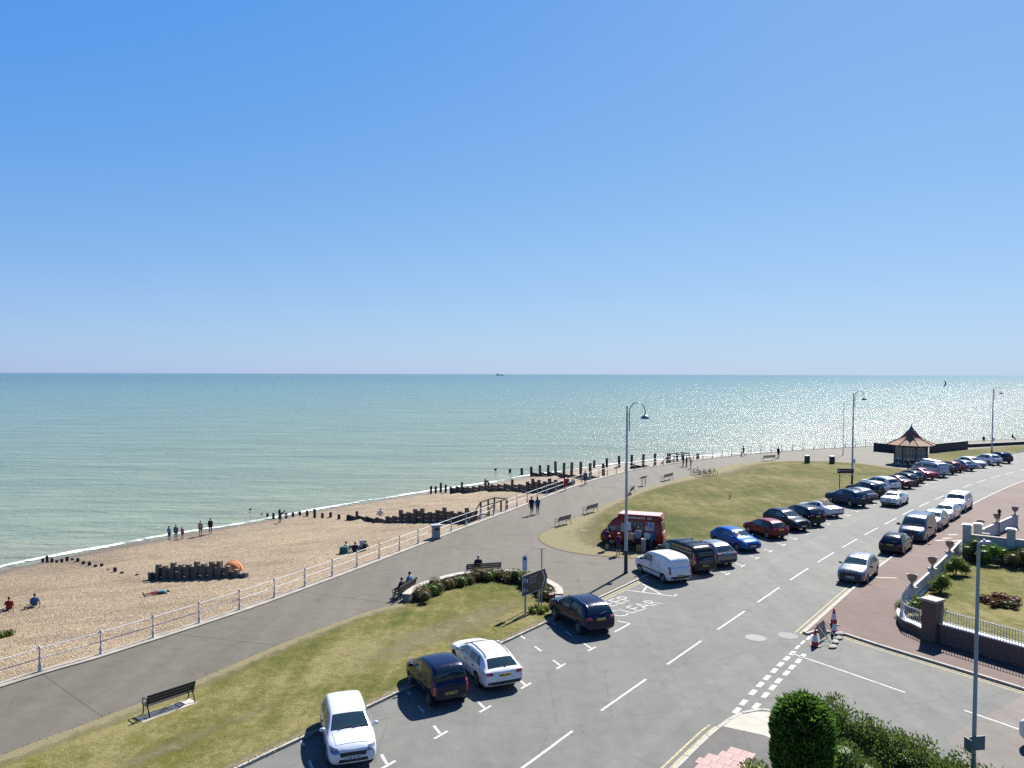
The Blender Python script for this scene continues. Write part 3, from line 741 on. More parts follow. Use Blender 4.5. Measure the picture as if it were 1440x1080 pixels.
class Proj:
    """thin panels that follow the body: a quad of corner points pressed on to the shell along a direction"""
    def __init__(s, bv): s.bv = bv
    def patch(s, corners, dirn, proud=0.004, nu=8, nv=4, skirt=0.02, mb=None):
        A, B, C, D = [Vector(p) for p in corners]; d = Vector(dirn).normalized(); mb = mb or MB(); o = len(mb.v)
        for j in range(nv + 1):
            for i in range(nu + 1):
                u, v = i / nu, j / nv
                p = (A * (1 - u) + B * u) * (1 - v) + (D * (1 - u) + C * u) * v
                h = s.bv.ray_cast(p - d * 3.0, d)
                q = (h[0] - d * proud) if h[0] is not None and (h[0] - p).length < 0.9 else p
                mb.v.append(tuple(q))
        idx = lambda i, j: o + j * (nu + 1) + i
        fl = (B - A).cross(D - A).dot(d) > 0
        for j in range(nv):
            for i in range(nu):
                f = (idx(i, j), idx(i + 1, j), idx(i + 1, j + 1), idx(i, j + 1)); mb.f.append(f[::-1] if fl else f); mb.mi.append(mb.cur)
        rim = [idx(i, 0) for i in range(nu + 1)] + [idx(nu, j) for j in range(1, nv + 1)] + [idx(i, nv) for i in range(nu - 1, -1, -1)] + [idx(0, j) for j in range(nv - 1, 0, -1)]
        b = len(mb.v); mb.v += [tuple(Vector(mb.v[k]) + d * skirt) for k in rim]; m = len(rim)
        for k in range(m):
            k2 = (k + 1) % m; f = (rim[k], b + k, b + k2, rim[k2]); mb.f.append(f[::-1] if fl else f); mb.mi.append(mb.cur)
        return mb
_wheel_cache = {}
def wheel_meshes(r, wd, dark, spokes=5):
    key = (r, wd, dark, spokes)
    if key in _wheel_cache: return _wheel_cache[key]
    ty = MB(); ty.lathe([(r * .62, -wd / 2), (r * .90, -wd / 2), (r, -wd * .32), (r, wd * .32), (r * .90, wd / 2), (r * .62, wd / 2), (r * .60, wd * .1), (r * .60, -wd * .3), (r * .62, -wd / 2)], 22)
    rm = MB(); rm.lathe([(r * .63, wd * .42), (r * .60, wd * .46), (r * .57, wd * .40), (r * .57, wd * .05), (0.0, wd * .05)], 22)
    for k in range(spokes):
        a = 2 * math.pi * k / spokes
        rm.box((0, 0, 0), (r * .52, r * .15, wd * .12), M=Matrix.Rotation(a, 4, 'Z') @ Matrix.Translation((r * .32, 0, wd * .36)))
    rm.lathe([(r * .13, wd * .30), (r * .12, wd * .47), (0, wd * .48)], 12)
    tilt = Matrix.Rotation(R(-90), 4, 'X')
    for m in (ty, rm): m.v = [tuple(tilt @ Vector(v)) for v in m.v]
    _wheel_cache[key] = (ty.mesh('wheel', [M_tyre], True), rm.mesh('rim', [M_rimd if dark else M_rim], True))
    return _wheel_cache[key]

CARS = {}; STUFF = set()
def car_type(name, **c):
    """one vehicle of a kind, with its parts, kept aside as the source of copies"""
    L, W, H, bl, hd = c['L'], c['W'], c['H'], c['belt'], c['hood']; Wh = W / 2
    zb = c.get('clear', .20); r = c['wr']; c.setdefault('axles', (0.82, L - 0.86))
    me, bv = make_body(c); P = Proj(bv)
    T = Matrix.Translation((-L / 2, 0, 0)); parts = []      # (name, mesh, parent index, matrix, painted)
    def add(nm, mb, mats, painted=False, parent=None, smooth=True):
        m = mb.mesh(nm, mats if isinstance(mats, list) else [mats], smooth); m.transform(T)
        parts.append([nm, m, parent, None, painted]); return len(parts) - 1
    me.transform(T); parts.append(['body', me, None, None, True])
    xrb, xrr, xwt, xc = c['rb'], c['rr'], c['wt'], c['cowl']; zrb = c.get('zrb', bl + .05); zc = c.get('zc', bl + .07); rw = c.get('roofw', .74)
    glass = c.get('glass', M_glass)
    # windscreen and rear window
    zt = H - .085
    a0, a1 = .10, .95
    def scr(xa, za, xb, zb_, wa, wb, nm, t0, t1):
        A = Vector((lerp(xa, xb, t0), 0, lerp(za, zb_, t0))); B = Vector((lerp(xa, xb, t1), 0, lerp(za, zb_, t1)))
        w0, w1 = lerp(wa, wb, t0) * Wh, lerp(wa, wb, t1) * Wh; t = (B - A).normalized(); s_ = 1 if xa > xb else -1
        nrm = Vector((t.z, 0, -t.x)) * s_
        if nrm.z < 0: nrm = -nrm
        return add(nm, P.patch([A + Vector((0, -w0, 0)), A + Vector((0, w0, 0)), B + Vector((0, w1, 0)), B + Vector((0, -w1, 0))], -nrm, .005, 10, 5), glass if nm == 'windscreen' else c.get('rglass', M_glass))
    scr(xc, zc, xwt, H - .075, .80, rw * .86, 'windscreen', .07, .93)
    if c.get('rear_window', True):
        scr(max(xrb, .13), zrb, xrr, c.get('zrr', H - .06), .76 if not c.get('deck') else .74, rw * .82, 'rear_window', .10, .86)
    # side windows, doors
    zt0 = H - c.get('wtop', .17); zw = bl + .045
    def yq(s_, x0, z0, x1, z1, x2, z2, x3, z3): return [(x0, s_ * Wh, z0), (x1, s_ * Wh, z1), (x2, s_ * Wh, z2), (x3, s_ * Wh, z3)]
    slope = (xc - xwt) / max(.05, (H - .075 - zc))
    xf = lambda z: xc - .16 - (z - zc) * slope          # line of the windscreen pillar
    for s_ in (1, -1):
        for q in c['windows']:
            x0, x1, k0, k1 = q if len(q) == 4 else (*q, 0, 0)        # rear/front x at sill, shift of the top corners
            f0 = x1 if x1 is not None else xf(zw + .02); f1 = (x1 + k1) if x1 is not None else xf(zt0)
            add('side_window', P.patch(yq(s_, x0, zw, f0, zw, f1, zt0, x0 + k0, zt0), (0, -s_, 0), .004, 8, 4), M_glass2 if x1 is None else M_glass)
        for d0, d1 in c['doors']:
            z0_, z1_ = zb + .13, bl - .015
            parts.append(['door', None, None, None, True]); di = len(parts) - 1
            mb = P.patch(yq(s_, d0 - .012, z0_ - .012, d1 + .012, z0_ - .012, d1 + .012, z1_ + .012, d0 - .012, z1_ + .012), (0, -s_, 0), .0025, 6, 5)
            add('door_seam', mb, M_seam, parent=di)
            m = P.patch(yq(s_, d0, z0_, d1, z0_, d1, z1_, d0, z1_), (0, -s_, 0), .006, 6, 5).mesh('door', [PAINT['white']], True); m.transform(T); parts[di][1] = m
            hb = MB(); p = P.bv.ray_cast(Vector((d0 + .12, s_ * 3, bl - .12)), Vector((0, -s_, 0)))[0]
            if p is not None: hb.box((p.x + .05, p.y + s_ * .018, p.z), (.17, .03, .03)); add('handle', hb, M_black, parent=di)
        if c.get('cladding'):
            add('sill_trim', P.patch(yq(s_, c['axles'][0] + r + .05, zb + .03, c['axles'][1] - r - .05, zb + .03, c['axles'][1] - r - .05, zb + .17, c['axles'][0] + r + .05, zb + .17), (0, -s_, 0), .010, 8, 2), M_black)
        if c.get('side_strip'):
            add('side_strip', P.patch(yq(s_, .9, zb + .36, L - 1.0, zb + .36, L - 1.0, zb + .43, .9, zb + .43), (0, -s_, 0), .010, 8, 1), M_black)
        # lamps
        hz = c.get('lamp_z', hd - .20); 
        add('headlight', P.patch([(L, s_ * Wh * .50, hz - .07), (L, s_ * Wh * .88, hz - .05), (L - .2, s_ * Wh * .90, hz + .13), (L, s_ * Wh * .60, hz + .09)], (-1, 0, 0), .006, 6, 4), M_head)
        tz = c.get('tail_z', bl - .10); th = c.get('tail_h', .12)
        if c.get('tail_tall'):
            add('tail_light', P.patch([(0, s_ * Wh * .80, tz - .22), (0, s_ * Wh * .95, tz - .22), (0, s_ * Wh * .93, tz + .25), (0, s_ * Wh * .80, tz + .25)], (1, 0, 0), .006, 4, 6), M_tail)
        else:
            add('tail_light', P.patch([(0, s_ * Wh * .55, tz - th / 2), (0, s_ * Wh * .93, tz - th / 2), (0, s_ * Wh * .91, tz + th / 2), (0, s_ * Wh * .60, tz + th / 2)], (1, 0, 0), .006, 6, 4), M_tail)
        # mirror
        mb = MB(); mx = xc - .30; p = P.bv.ray_cast(Vector((mx, s_ * 3, bl + .03)), Vector((0, -s_, 0)))[0] or Vector((mx, s_ * Wh, bl))
        k = c.get('mirror', 1.0); mb.ell((mx - .01, p.y + s_ * .14 * k, bl + .07 * k), (.055 * k, .11 * k, .075 * k), 10, 6); mb.bar((mx, p.y - s_ * .03, bl + .01), (mx, p.y + s_ * .07, bl + .03), .04)
        add('mirror', mb, PAINT['white'] if not c.get('black_mirror') else M_black, painted=not c.get('black_mirror'))
        if c.get('rails'):
            mb = MB(); yy = s_ * rw * .80 * Wh
            pts = [(lerp(xrr, xwt, t), yy, (P.bv.ray_cast(Vector((lerp(xrr, xwt, t), yy, 4)), Vector((0, 0, -1)))[0] or Vector((0, 0, H))).z + (.035 if 0 < t < 1 else 0)) for t in (0.02, .1, .5, .88, .97)]
            mb.tube(pts, .017, 6); add('roof_rail', mb, M_chr if c['rails'] == 1 else M_black)
    # bonnet with its shut line, wipers
    bx0, bx1 = xc + .06, L - .24
    if bx1 - bx0 > .3:
        parts.append(['bonnet', None, None, None, True]); bi = len(parts) - 1
        add('bonnet_seam', P.patch([(bx0 - .015, -.745 * Wh, 1), (bx1 + .015, -.665 * Wh, 1), (bx1 + .015, .665 * Wh, 1), (bx0 - .015, .745 * Wh, 1)], (0, 0, -1), .0025, 8, 8), M_seam, parent=bi)
        m = P.patch([(bx0, -.73 * Wh, 1), (bx1, -.65 * Wh, 1), (bx1, .65 * Wh, 1), (bx0, .73 * Wh, 1)], (0, 0, -1), .007, 8, 8).mesh('bonnet', [PAINT['white']], True); m.transform(T); parts[bi][1] = m
    for y0, y1 in ((-.50, .05), (.08, .62)):
        q0 = P.bv.ray_cast(Vector((xc - .02, y0 * Wh, 4)), Vector((0, 0, -1)))[0]; q1 = P.bv.ray_cast(Vector((xc - .09, y1 * Wh, 4)), Vector((0, 0, -1)))[0]
        if q0 is not None and q1 is not None: add('wiper', MB().bar(q0 + Vector((0, 0, .02)), q1 + Vector((0, 0, .025)), .022), M_black, smooth=False)
    if c.get('front_black'):  # black plastic bumper, enlarged to put the shaded front into its colour
        add('front_bumper_shade', P.patch([(L, -Wh * .90, zb + .06), (L, Wh * .90, zb + .06), (L, Wh * .90, hd - .26), (L, -Wh * .90, hd - .26)], (-1, 0, 0), .005, 10, 5), M_black)
    # front and rear trim
    gz = c.get('grille_z', hd - .30)
    add('grille', P.patch([(L, -Wh * .50, gz - .07), (L, Wh * .50, gz - .07), (L, Wh * .54, gz + .07), (L, -Wh * .54, gz + .07)], (-1, 0, 0), .008, 8, 2), M_black)
    add('air_intake', P.patch([(L, -Wh * .60, zb + .14), (L, Wh * .60, zb + .14), (L, Wh * .55, zb + .25), (L, -Wh * .55, zb + .25)], (-1, 0, 0), .007, 8, 2), M_black)
    add('rear_bumper_trim', P.patch([(0, -Wh * .80, zb + .17), (0, Wh * .80, zb + .17), (0, Wh * .84, zb + c.get('rtrim', .30)), (0, -Wh * .84, zb + c.get('rtrim', .30))], (1, 0, 0), .008, 8, 2), M_black)
    def plate(x0, z, dirn, mat, y=0.0):
        h = P.bv.ray_cast(Vector((x0, y, z)), Vector((dirn, 0, 0)))[0]
        x = (h.x if h is not None else (0 if dirn > 0 else L)) - dirn * .014
        mb = MB(); mb.box((x, y, z), (.016, .52, .112)); i = add('number_plate', mb, mat, smooth=False)
        mb = MB(); rr = random.Random(int(L * 1000))
        for k in range(7):
            yy = y + (-.215 + .066 * k + (.025 if k > 3 else 0)) * (1 if dirn > 0 else -1)
            mb.box((x - dirn * .0095, yy, z), (.003, .016 if rr.random() < .4 else .036, .072)); 
        add('plate_characters', mb, M_black, parent=i, smooth=False); STUFF.add('plate_characters')
    plate(-2, c.get('rplate_z', bl - .12 if not c.get('deck') else zb + .48), 1, M_py); plate(L + 2, zb + .30, -1, M_pw)
    if c.get('wiper', True) and not c.get('deck') and c.get('rear_window', True):
        h0 = P.bv.ray_cast(Vector((-2, -.02, zrb + .04)), Vector((1, 0, 0)))[0]; h1 = P.bv.ray_cast(Vector((-2, -.42, zrb + .12)), Vector((1, 0, 0)))[0]
        if h0 is not None and h1 is not None: add('rear_wiper', MB().bar(h0 + Vector((-.02, 0, 0)), h1 + Vector((-.02, 0, 0)), .02), M_black, smooth=False)
    if c.get('antenna', True):
        h = P.bv.ray_cast(Vector((xrr + .18, 0, 4)), Vector((0, 0, -1)))[0]
        if h is not None: add('aerial', MB().tube([h, h + Vector((-.05, 0, .05)), h + Vector((-.20, 0, .17))], [.022, .009, .004], 6), M_black)
    for nm, fn in c.get('extra', ()): fn(P, add)
    CARS[name] = dict(c=c, parts=parts)
def place_car(kind, x, y, heading, color, label, group=None, cat='car', name='parked_car', rims=None, z=0.0, two_tone=None):
    """heading: degrees clockwise from +Y"""
    K = CARS[kind]; c = K['c']; root = empty(name, (x, y, z), R(90 - heading), label, cat, group); objs = []
    for nm, m, par, _, painted in K['parts']:
        o = link(nm, m, objs[par] if par is not None else root); objs.append(o)
        if nm in STUFF: o['kind'] = 'stuff'
        if painted:
            o.material_slots[0].link = 'OBJECT'; o.material_slots[0].material = PAINT[color]
    dark = c.get('dark_rims', False) if rims is None else rims
    ty, rm = wheel_meshes(c['wr'], c.get('ww', .21), dark, c.get('spokes', 5)); L, Wh = c['L'], c['W'] / 2
    for ax in c['axles']:
        for s_ in (1, -1):
            wo_ = link('wheel', ty, root); wo_.location = (ax - L / 2, s_ * (Wh - .115), c['wr']); wo_.rotation_euler = (0, rnd.uniform(0, 6), 0 if s_ > 0 else math.pi)
            link('rim', rm, wo_)
    return root

hatch = dict(L=4.06, W=1.70, H=1.48, belt=.93, hood=.90, rb=.10, rr=.46, wt=2.42, cowl=3.10, wr=.31, windows=[(.62, 1.52, .10, 0), (1.60, None)], doors=[(.98, 1.60), (1.64, 2.72)])
car_type('hatch3', **{**hatch, 'L': 4.05, 'H': 1.49, 'glass': M_glass, 'windows': [(.66, 1.42, .10, .02), (1.50, None)], 'doors': [(1.46, 2.70)], 'rplate_z': .62, 'tail_tall': True, 'tail_z': .74})
car_type('hatch', **hatch)
car_type('bighatch', **{**hatch, 'L': 4.36, 'W': 1.78, 'H': 1.47, 'rb': .12, 'rr': .62, 'wt': 2.55, 'cowl': 3.30, 'windows': [(.75, 1.62, .14, 0), (1.70, None)], 'doors': [(1.05, 1.70), (1.74, 2.90)]})
car_type('tallhatch', **{**hatch, 'L': 3.58, 'W': 1.63, 'H': 1.66, 'belt': 1.0, 'hood': .98, 'rb': .06, 'rr': .17, 'wt': 2.02, 'cowl': 2.72, 'zrb': 1.05, 'roofw': .87, 'wr': .29, 'zrr': 1.63, 'axles': (.56, 2.86), 'windows': [(.34, .72, .05, .0), (.80, 1.36), (1.44, None)], 'doors': [(.72, 1.40), (1.44, 2.46)], 'tail_tall': True, 'tail_z': .80, 'rplate_z': .60, 'side_strip': True, 'boxy': True})
car_type('estate', L=4.72, W=1.84, H=1.44, belt=.93, hood=.88, rb=.16, rr=.72, wt=2.72, cowl=3.50, wr=.33, rails=2, windows=[(.72, 1.30, .30, .0), (1.36, 2.08), (2.16, None)], doors=[(1.30, 2.12), (2.16, 3.14)], tail_z=.84, rplate_z=.76, axles=(1.02, 3.84), roofw=.73, zrb=.98)
car_type('suv', L=4.34, W=1.82, H=1.66, belt=1.06, hood=1.06, clear=.25, rb=.10, rr=.34, wt=2.56, cowl=3.20, wr=.345, ww=.23, rails=1, cladding=True, windows=[(.58, 1.02, .14, .02), (1.08, 1.74), (1.82, None)], doors=[(1.02, 1.78), (1.82, 2.86)], rtrim=.34, rplate_z=.90, tail_z=.98, axles=(.84, 3.50), roofw=.80, wtop=.15)
car_type('suv2', L=4.42, W=1.84, H=1.62, belt=1.03, hood=1.02, clear=.24, rb=.14, rr=.62, wt=2.44, cowl=3.26, wr=.345, ww=.23, cladding=True, windows=[(.74, 1.70, .22, .0), (1.78, None)], doors=[(1.04, 1.76), (1.80, 2.90)], rtrim=.36, rplate_z=.72, tail_z=.98, axles=(.86, 3.52), roofw=.77, wtop=.16)
car_type('suv3', L=4.72, W=1.88, H=1.69, belt=1.06, hood=1.05, clear=.25, rb=.12, rr=.44, wt=2.76, cowl=3.46, wr=.36, ww=.24, rails=2, cladding=True, windows=[(.66, 1.22, .26, .02), (1.28, 2.02), (2.10, None)], doors=[(1.20, 2.06), (2.10, 3.12)], rtrim=.36, rplate_z=.94, tail_z=1.04, axles=(.94, 3.66), roofw=.79, wtop=.16)
car_type('bigsuv', L=4.84, W=1.94, H=1.85, belt=1.15, hood=1.13, clear=.28, rb=.08, rr=.22, wt=3.02, cowl=3.56, wr=.38, ww=.25, boxy=True, roofw=.82, windows=[(.34, 1.06, .06, .0), (1.14, 2.06), (2.14, None)], doors=[(1.10, 2.10), (2.14, 3.26)], tail_tall=True, tail_z=1.0, rplate_z=.80, axles=(.88, 3.76), mirror=1.2, grille_z=.86)
car_type('crossover', L=4.30, W=1.77, H=1.55, belt=1.00, hood=1.02, clear=.22, rb=.13, rr=.52, wt=2.42, cowl=3.18, wr=.335, cladding=True, windows=[(.62, 1.62, .16, .0), (1.70, None)], doors=[(1.0, 1.68), (1.72, 2.84)], rplate_z=.66, black_mirror=True, front_black=True, roofw=.78)
car_type('saloon', L=4.60, W=1.79, H=1.42, belt=.93, hood=.88, deck=1.00, rb=.86, rr=1.52, wt=2.72, cowl=3.52, wr=.33, roofw=.70, zrb=1.03, windows=[(1.20, 1.96, .28, .0), (2.04, None)], doors=[(1.30, 2.02), (2.06, 3.10)], tail_z=.86, axles=(1.02, 3.74))
car_type('coupe', L=4.64, W=1.82, H=1.38, belt=.92, hood=.86, deck=.99, rb=.78, rr=1.62, wt=2.56, cowl=3.48, wr=.335, roofw=.68, zrb=1.02, windows=[(1.34, 1.92, .28, .0), (2.0, None)], doors=[(1.86, 3.12)], tail_z=.86, rplate_z=.80, axles=(1.02, 3.76))
def soft_top(P, add):
    zz = [P.bv.ray_cast(Vector((x, 0, 4)), Vector((0, 0, -1)))[0] for x in (1.0, 1.62, 2.1, 2.56)]
    mb = MB(); N = 9
    for x in (1.02, 1.3, 1.62, 1.9, 2.2, 2.50):
        for k in range(N):
            y = lerp(-.62, .62, k / (N - 1)) * (1 if x > 1.2 else 1.02)
            h = P.bv.ray_cast(Vector((x, y, 4)), Vector((0, 0, -1)))[0]; mb.v.append((x, y, h.z + .012))
    for i in range(5):
        for k in range(N - 1): mb.f.append((i * N + k, (i + 1) * N + k, (i + 1) * N + k + 1, i * N + k + 1)); mb.mi.append(0)
    add('soft_top', mb, plain('canvas_black', (0.018, 0.017, 0.018), 0.95))
car_type('cabrio', **{**CARS['coupe']['c'], 'H': 1.37, 'extra': [('soft_top', soft_top)], 'antenna': False, 'dark_rims': True})
car_type('smallvan', L=4.21, W=1.83, H=1.81, belt=1.06, hood=1.08, rb=.03, rr=.09, wt=2.72, cowl=3.36, wr=.31, boxy=True, roofw=.86, zrb=1.12, rear_window=False, wiper=False, windows=[(2.02, None)], doors=[(1.06, 1.92), (1.98, 3.06)], tail_tall=True, tail_z=.92, rplate_z=.56, axles=(.72, 3.42), side_strip=True, wtop=.26, black_mirror=True, mirror=1.2, rtrim=.34)
def van_lines(P, add):
    for z0 in (1.50, 1.36, 1.10, .98, .84):
        add('tailgate_lettering', P.patch([(0, -.62, z0 - .022), (0, .50 if z0 != 1.1 else .2, z0 - .022), (0, .50 if z0 != 1.1 else .2, z0 + .022), (0, -.62, z0 + .022)], (1, 0, 0), .008, 8, 1), plain('grey_vinyl', (.22, .23, .25), .5))
    for s_ in (1, -1):
        for k in range(9):
            x0 = .55 + k * .25; add('side_lettering', P.patch([(x0, s_, 1.62), (x0 + .19, s_, 1.62), (x0 + .19, s_, 1.74), (x0, s_, 1.74)], (0, -s_, 0), .008, 2, 1), plain('gold_vinyl', (.36, .24, .03), .5))
        add('side_stripe', P.patch([(.5, s_, 1.44), (2.7, s_, 1.44), (2.7, s_, 1.50), (.5, s_, 1.50)], (0, -s_, 0), .008, 8, 1), plain('grey_vinyl', (.22, .23, .25), .5))
    mb = MB()
    for x in (.5, 1.5, 2.5):
        mb.bar((x, -.72, 2.0), (x, .72, 2.0), .05, .04)
        for s_ in (-1, 1): mb.bar((x, s_ * .70, 1.90), (x, s_ * .70, 2.0), .06)
    add('roof_bars', mb, M_black, smooth=False)
midvan = dict(L=4.98, W=1.93, H=1.96, belt=1.18, hood=1.12, rb=.03, rr=.10, wt=3.52, cowl=4.20, wr=.34, boxy=True, roofw=.87, zrb=1.2, zc=1.24, windows=[(2.92, None)], doors=[(1.70, 2.80), (2.84, 3.86)], tail_tall=True, tail_z=1.05, rplate_z=.66, axles=(.98, 4.0), wtop=.34, black_mirror=True, mirror=1.5, rear_window=False, wiper=False, lamp_z=.86, grille_z=.78, antenna=False)
car_type('tradevan', **{**midvan, 'extra': [('x', van_lines)]})
car_type('panelvan', **{**midvan, 'L': 5.1, 'W': 2.0, 'H': 2.06, 'lamp_z': .90, 'grille_z': .86, 'rear_window': True})
def pop_roof(P, add):
    mb = MB(); mb.prism([(.75, -.60), (3.2, -.58), (3.45, -.4), (3.45, .4), (3.2, .58), (.75, .60)], 1.90, 2.02); mb.v = mb.v[:6] + [(lerp(x, 2.0, .06), y * .9, z + (.14 if x > 1 else .04)) for x, y, z in mb.v[6:]]
    i = add('pop_top', mb, plain('pop_top', (.55, .58, .60), .4))
    for s_ in (1, -1): add('pop_top_window', MB().box((1.9, s_ * .575, 2.04), (.9, .03, .10)), M_glass, smooth=False, parent=i)
car_type('camper', **{**midvan, 'H': 1.93, 'windows': [(.30, 1.10), (1.18, 2.72), (2.92, None)], 'rear_window': True, 'zrb': 1.22, 'extra': [('p', pop_roof)]})

PARK = 'cars parked nose in along the sea side'; ROADSIDE = 'cars parked along the house side'
def bay_car(kind, x, y, color, label, nose_out=False, group=PARK, dh=0.0, **kw):
    s = min((i * 0.5 for i in range(-60, 320)), key=lambda q: (road_pt(q, -6.6) - Vector((x, y))).length); _, d = cl_at(s)
    h = math.degrees(math.atan2(d.x, d.y)) - 60 + (180 if nose_out else 0) + dh
    return place_car(kind, x, y, h, color, label, group, **kw)
bay_car('hatch3', -5.98, 27.75, 'silverwhite', 'silver white three-door hatchback facing out of its bay, bonnet towards the road', True, dh=6)
bay_car('tallhatch', -3.22, 32.5, 'navy', 'small tall navy hatchback parked beside the white estate car', dh=-2)
bay_car('estate', -1.22, 34.55, 'white', 'white estate car with tinted windows parked beside the small navy hatchback', rims=False)
bay_car('suv', 3.72, 41.35, 'navy', 'navy blue off-roader with roof rails parked by the brown direction sign', dh=-1)
bay_car('smallvan', 10.05, 51.25, 'white', 'small white panel van parked beside the black trade van', cat='van', name='parked_van')
bay_car('tradevan', 12.1, 53.9, 'black', 'black trade van with lettering and roof bars between white van and grey crossover', cat='van', name='parked_van')
bay_car('suv2', 14.25, 55.6, 'grey', 'dark grey crossover parked on the far side of the black trade van')
bay_car('bighatch', 17.55, 60.3, 'blue', 'bright blue hatchback backed into its bay with bonnet to the road', True)
bay_car('hatch', 21.35, 64.75, 'red', 'dark red five-door hatchback parked between the blue hatchback and black crossover')
bay_car('suv2', 24.3, 68.0, 'black', 'black crossover backed in beside the dark red hatchback', True)
bay_car('suv3', 26.4, 70.4, 'black', 'black off-roader parked between black crossover and white convertible')
bay_car('cabrio', 29.9, 74.6, 'white', 'white convertible with black soft top raised')
bay_car('suv3', 35.0, 80.4, 'darkblue', 'dark blue off-roader parked next to the white convertible')
bay_car('estate', 37.2, 83.3, 'grey', 'dark grey estate car parked beside the dark blue off-roader')
bay_car('suv', 39.4, 85.9, 'black', 'black off-roader below the brown tourist sign')
bay_car('hatch', 41.1, 88.2, 'silver', 'silver hatchback tucked between black off-roader and white off-roader')
bay_car('suv3', 43.3, 90.6, 'white', 'white off-roader with dark windows in the parked row')
bay_car('saloon', 46.6, 93.4, 'maroon', 'dark maroon saloon parked beside the white off-roader')
bay_car('bighatch', 48.6, 95.6, 'black', 'black hatchback between the maroon saloon and the navy hatchback')
bay_car('hatch', 50.6, 98.0, 'navy', 'navy hatchback parked short of the crimson coupe')
bay_car('coupe', 53.6, 101.3, 'crimson', 'crimson coupe parked in front of the camper van')
bay_car('camper', 56.5, 104.2, 'greyblue', 'pale grey camper van with raised roof pod', cat='camper van', name='camper_van')
bay_car('estate', 59.2, 106.6, 'black', 'black estate car parked just beyond the camper van')
bay_car('hatch', 61.6, 108.6, 'red', 'red hatchback parked next to the steel blue estate car')
bay_car('estate', 64.2, 110.6, 'steel', 'steel blue estate car parked beyond the red hatchback')
bay_car('bighatch', 68.0, 114.0, 'white', 'white hatchback beside the farther lamp post, turned bonnet to the road', True)
bay_car('suv2', 72.4, 117.6, 'white', 'white crossover parked beyond the white hatchback')
bay_car('suv', 75.6, 120.0, 'navy', 'navy off-roader last of the parked row in sight')
rd = lambda s: math.degrees(math.atan2(cl_at(s)[1].x, cl_at(s)[1].y))
place_car('crossover', 23.05, 51.0, rd(25) + 180, 'grey', 'dark grey crossover with black bumper driving along the house side of the road', cat='car', name='moving_car')
place_car('hatch', 29.55, 59.0, rd(34), 'black', 'black hatchback parked at the kerb behind the blue grey van', ROADSIDE)
place_car('panelvan', 33.6, 63.6, rd(41) + 180, 'vanblue', 'blue grey panel van parked facing oncoming traffic at the house side', ROADSIDE, cat='van', name='parked_van')
place_car('suv2', 37.3, 68.0, rd(47) + 180, 'grey', 'dark grey crossover parked at the house side behind the blue grey van', ROADSIDE)
place_car('bighatch', 40.9, 72.4, rd(53) + 180, 'silver', 'silver hatchback parked between dark grey crossover and white off-roader', ROADSIDE)
place_car('bigsuv', 44.6, 77.0, rd(60) + 180, 'white', 'large white boxy off-roader parked at the kerb', ROADSIDE)
place_car('saloon', 40.0, 80.4, rd(62), 'silverwhite', 'silver white saloon driving away down the middle of the road', name='moving_car')
place_car('hatch', 20.3, 26.6, 147, 'white', 'white car at the edge of the side road behind the hedge', name='moving_car')
# ================================================================== PEOPLE
M_dark = plain('dark_detail', (0.012, 0.010, 0.010), 0.5)
SKIN = [plain('skin_fair', (0.56, 0.36, 0.27), 0.6), plain('skin_tan', (0.42, 0.25, 0.17), 0.6), plain('skin_brown', (0.20, 0.11, 0.07), 0.6)]
HAIR = [plain('hair_dark', (0.018, 0.013, 0.010), 0.6), plain('hair_brown', (0.09, 0.05, 0.028), 0.6), plain('hair_grey', (0.42, 0.41, 0.40), 0.7), plain('hair_blond', (0.38, 0.27, 0.12), 0.6)]
def cloth(name, col): return plain('cloth_' + name, col, 0.9, var=0.2, scale=9, bump=0.2)
CLOTH = {k: cloth(k, c) for k, c in dict(navy=(.012, .018, .05), black=(.012, .012, .014), white=(.70, .70, .68), blue=(.05, .12, .26), sky=(.20, .30, .46), denim=(.045, .075, .14), grey=(.16, .16, .17), purple=(.07, .02, .06), red=(.30, .02, .02), beige=(.45, .36, .24), green=(.03, .10, .06), pink=(.50, .20, .22), teal=(.03, .22, .22), khaki=(.20, .17, .10)).items()}
J0 = dict(pel=(0, 0, .95), che=(0, 0, 1.28), nec=(0, 0, 1.46), hea=(0, .02, 1.61), sL=(-.185, 0, 1.40), sR=(.185, 0, 1.40), eL=(-.235, -.03, 1.12), eR=(.235, -.03, 1.12), wL=(-.235, .05, .88), wR=(.235, .05, .88),
          hL=(-.09, 0, .91), hR=(.09, 0, .91), kL=(-.10, .03, .50), kR=(.10, .03, .50), aL=(-.10, -.02, .09), aR=(.10, -.02, .09))
def mv(j, keys, d): 
    for k in keys: j[k] = tuple(a + b for a, b in zip(j[k], d))
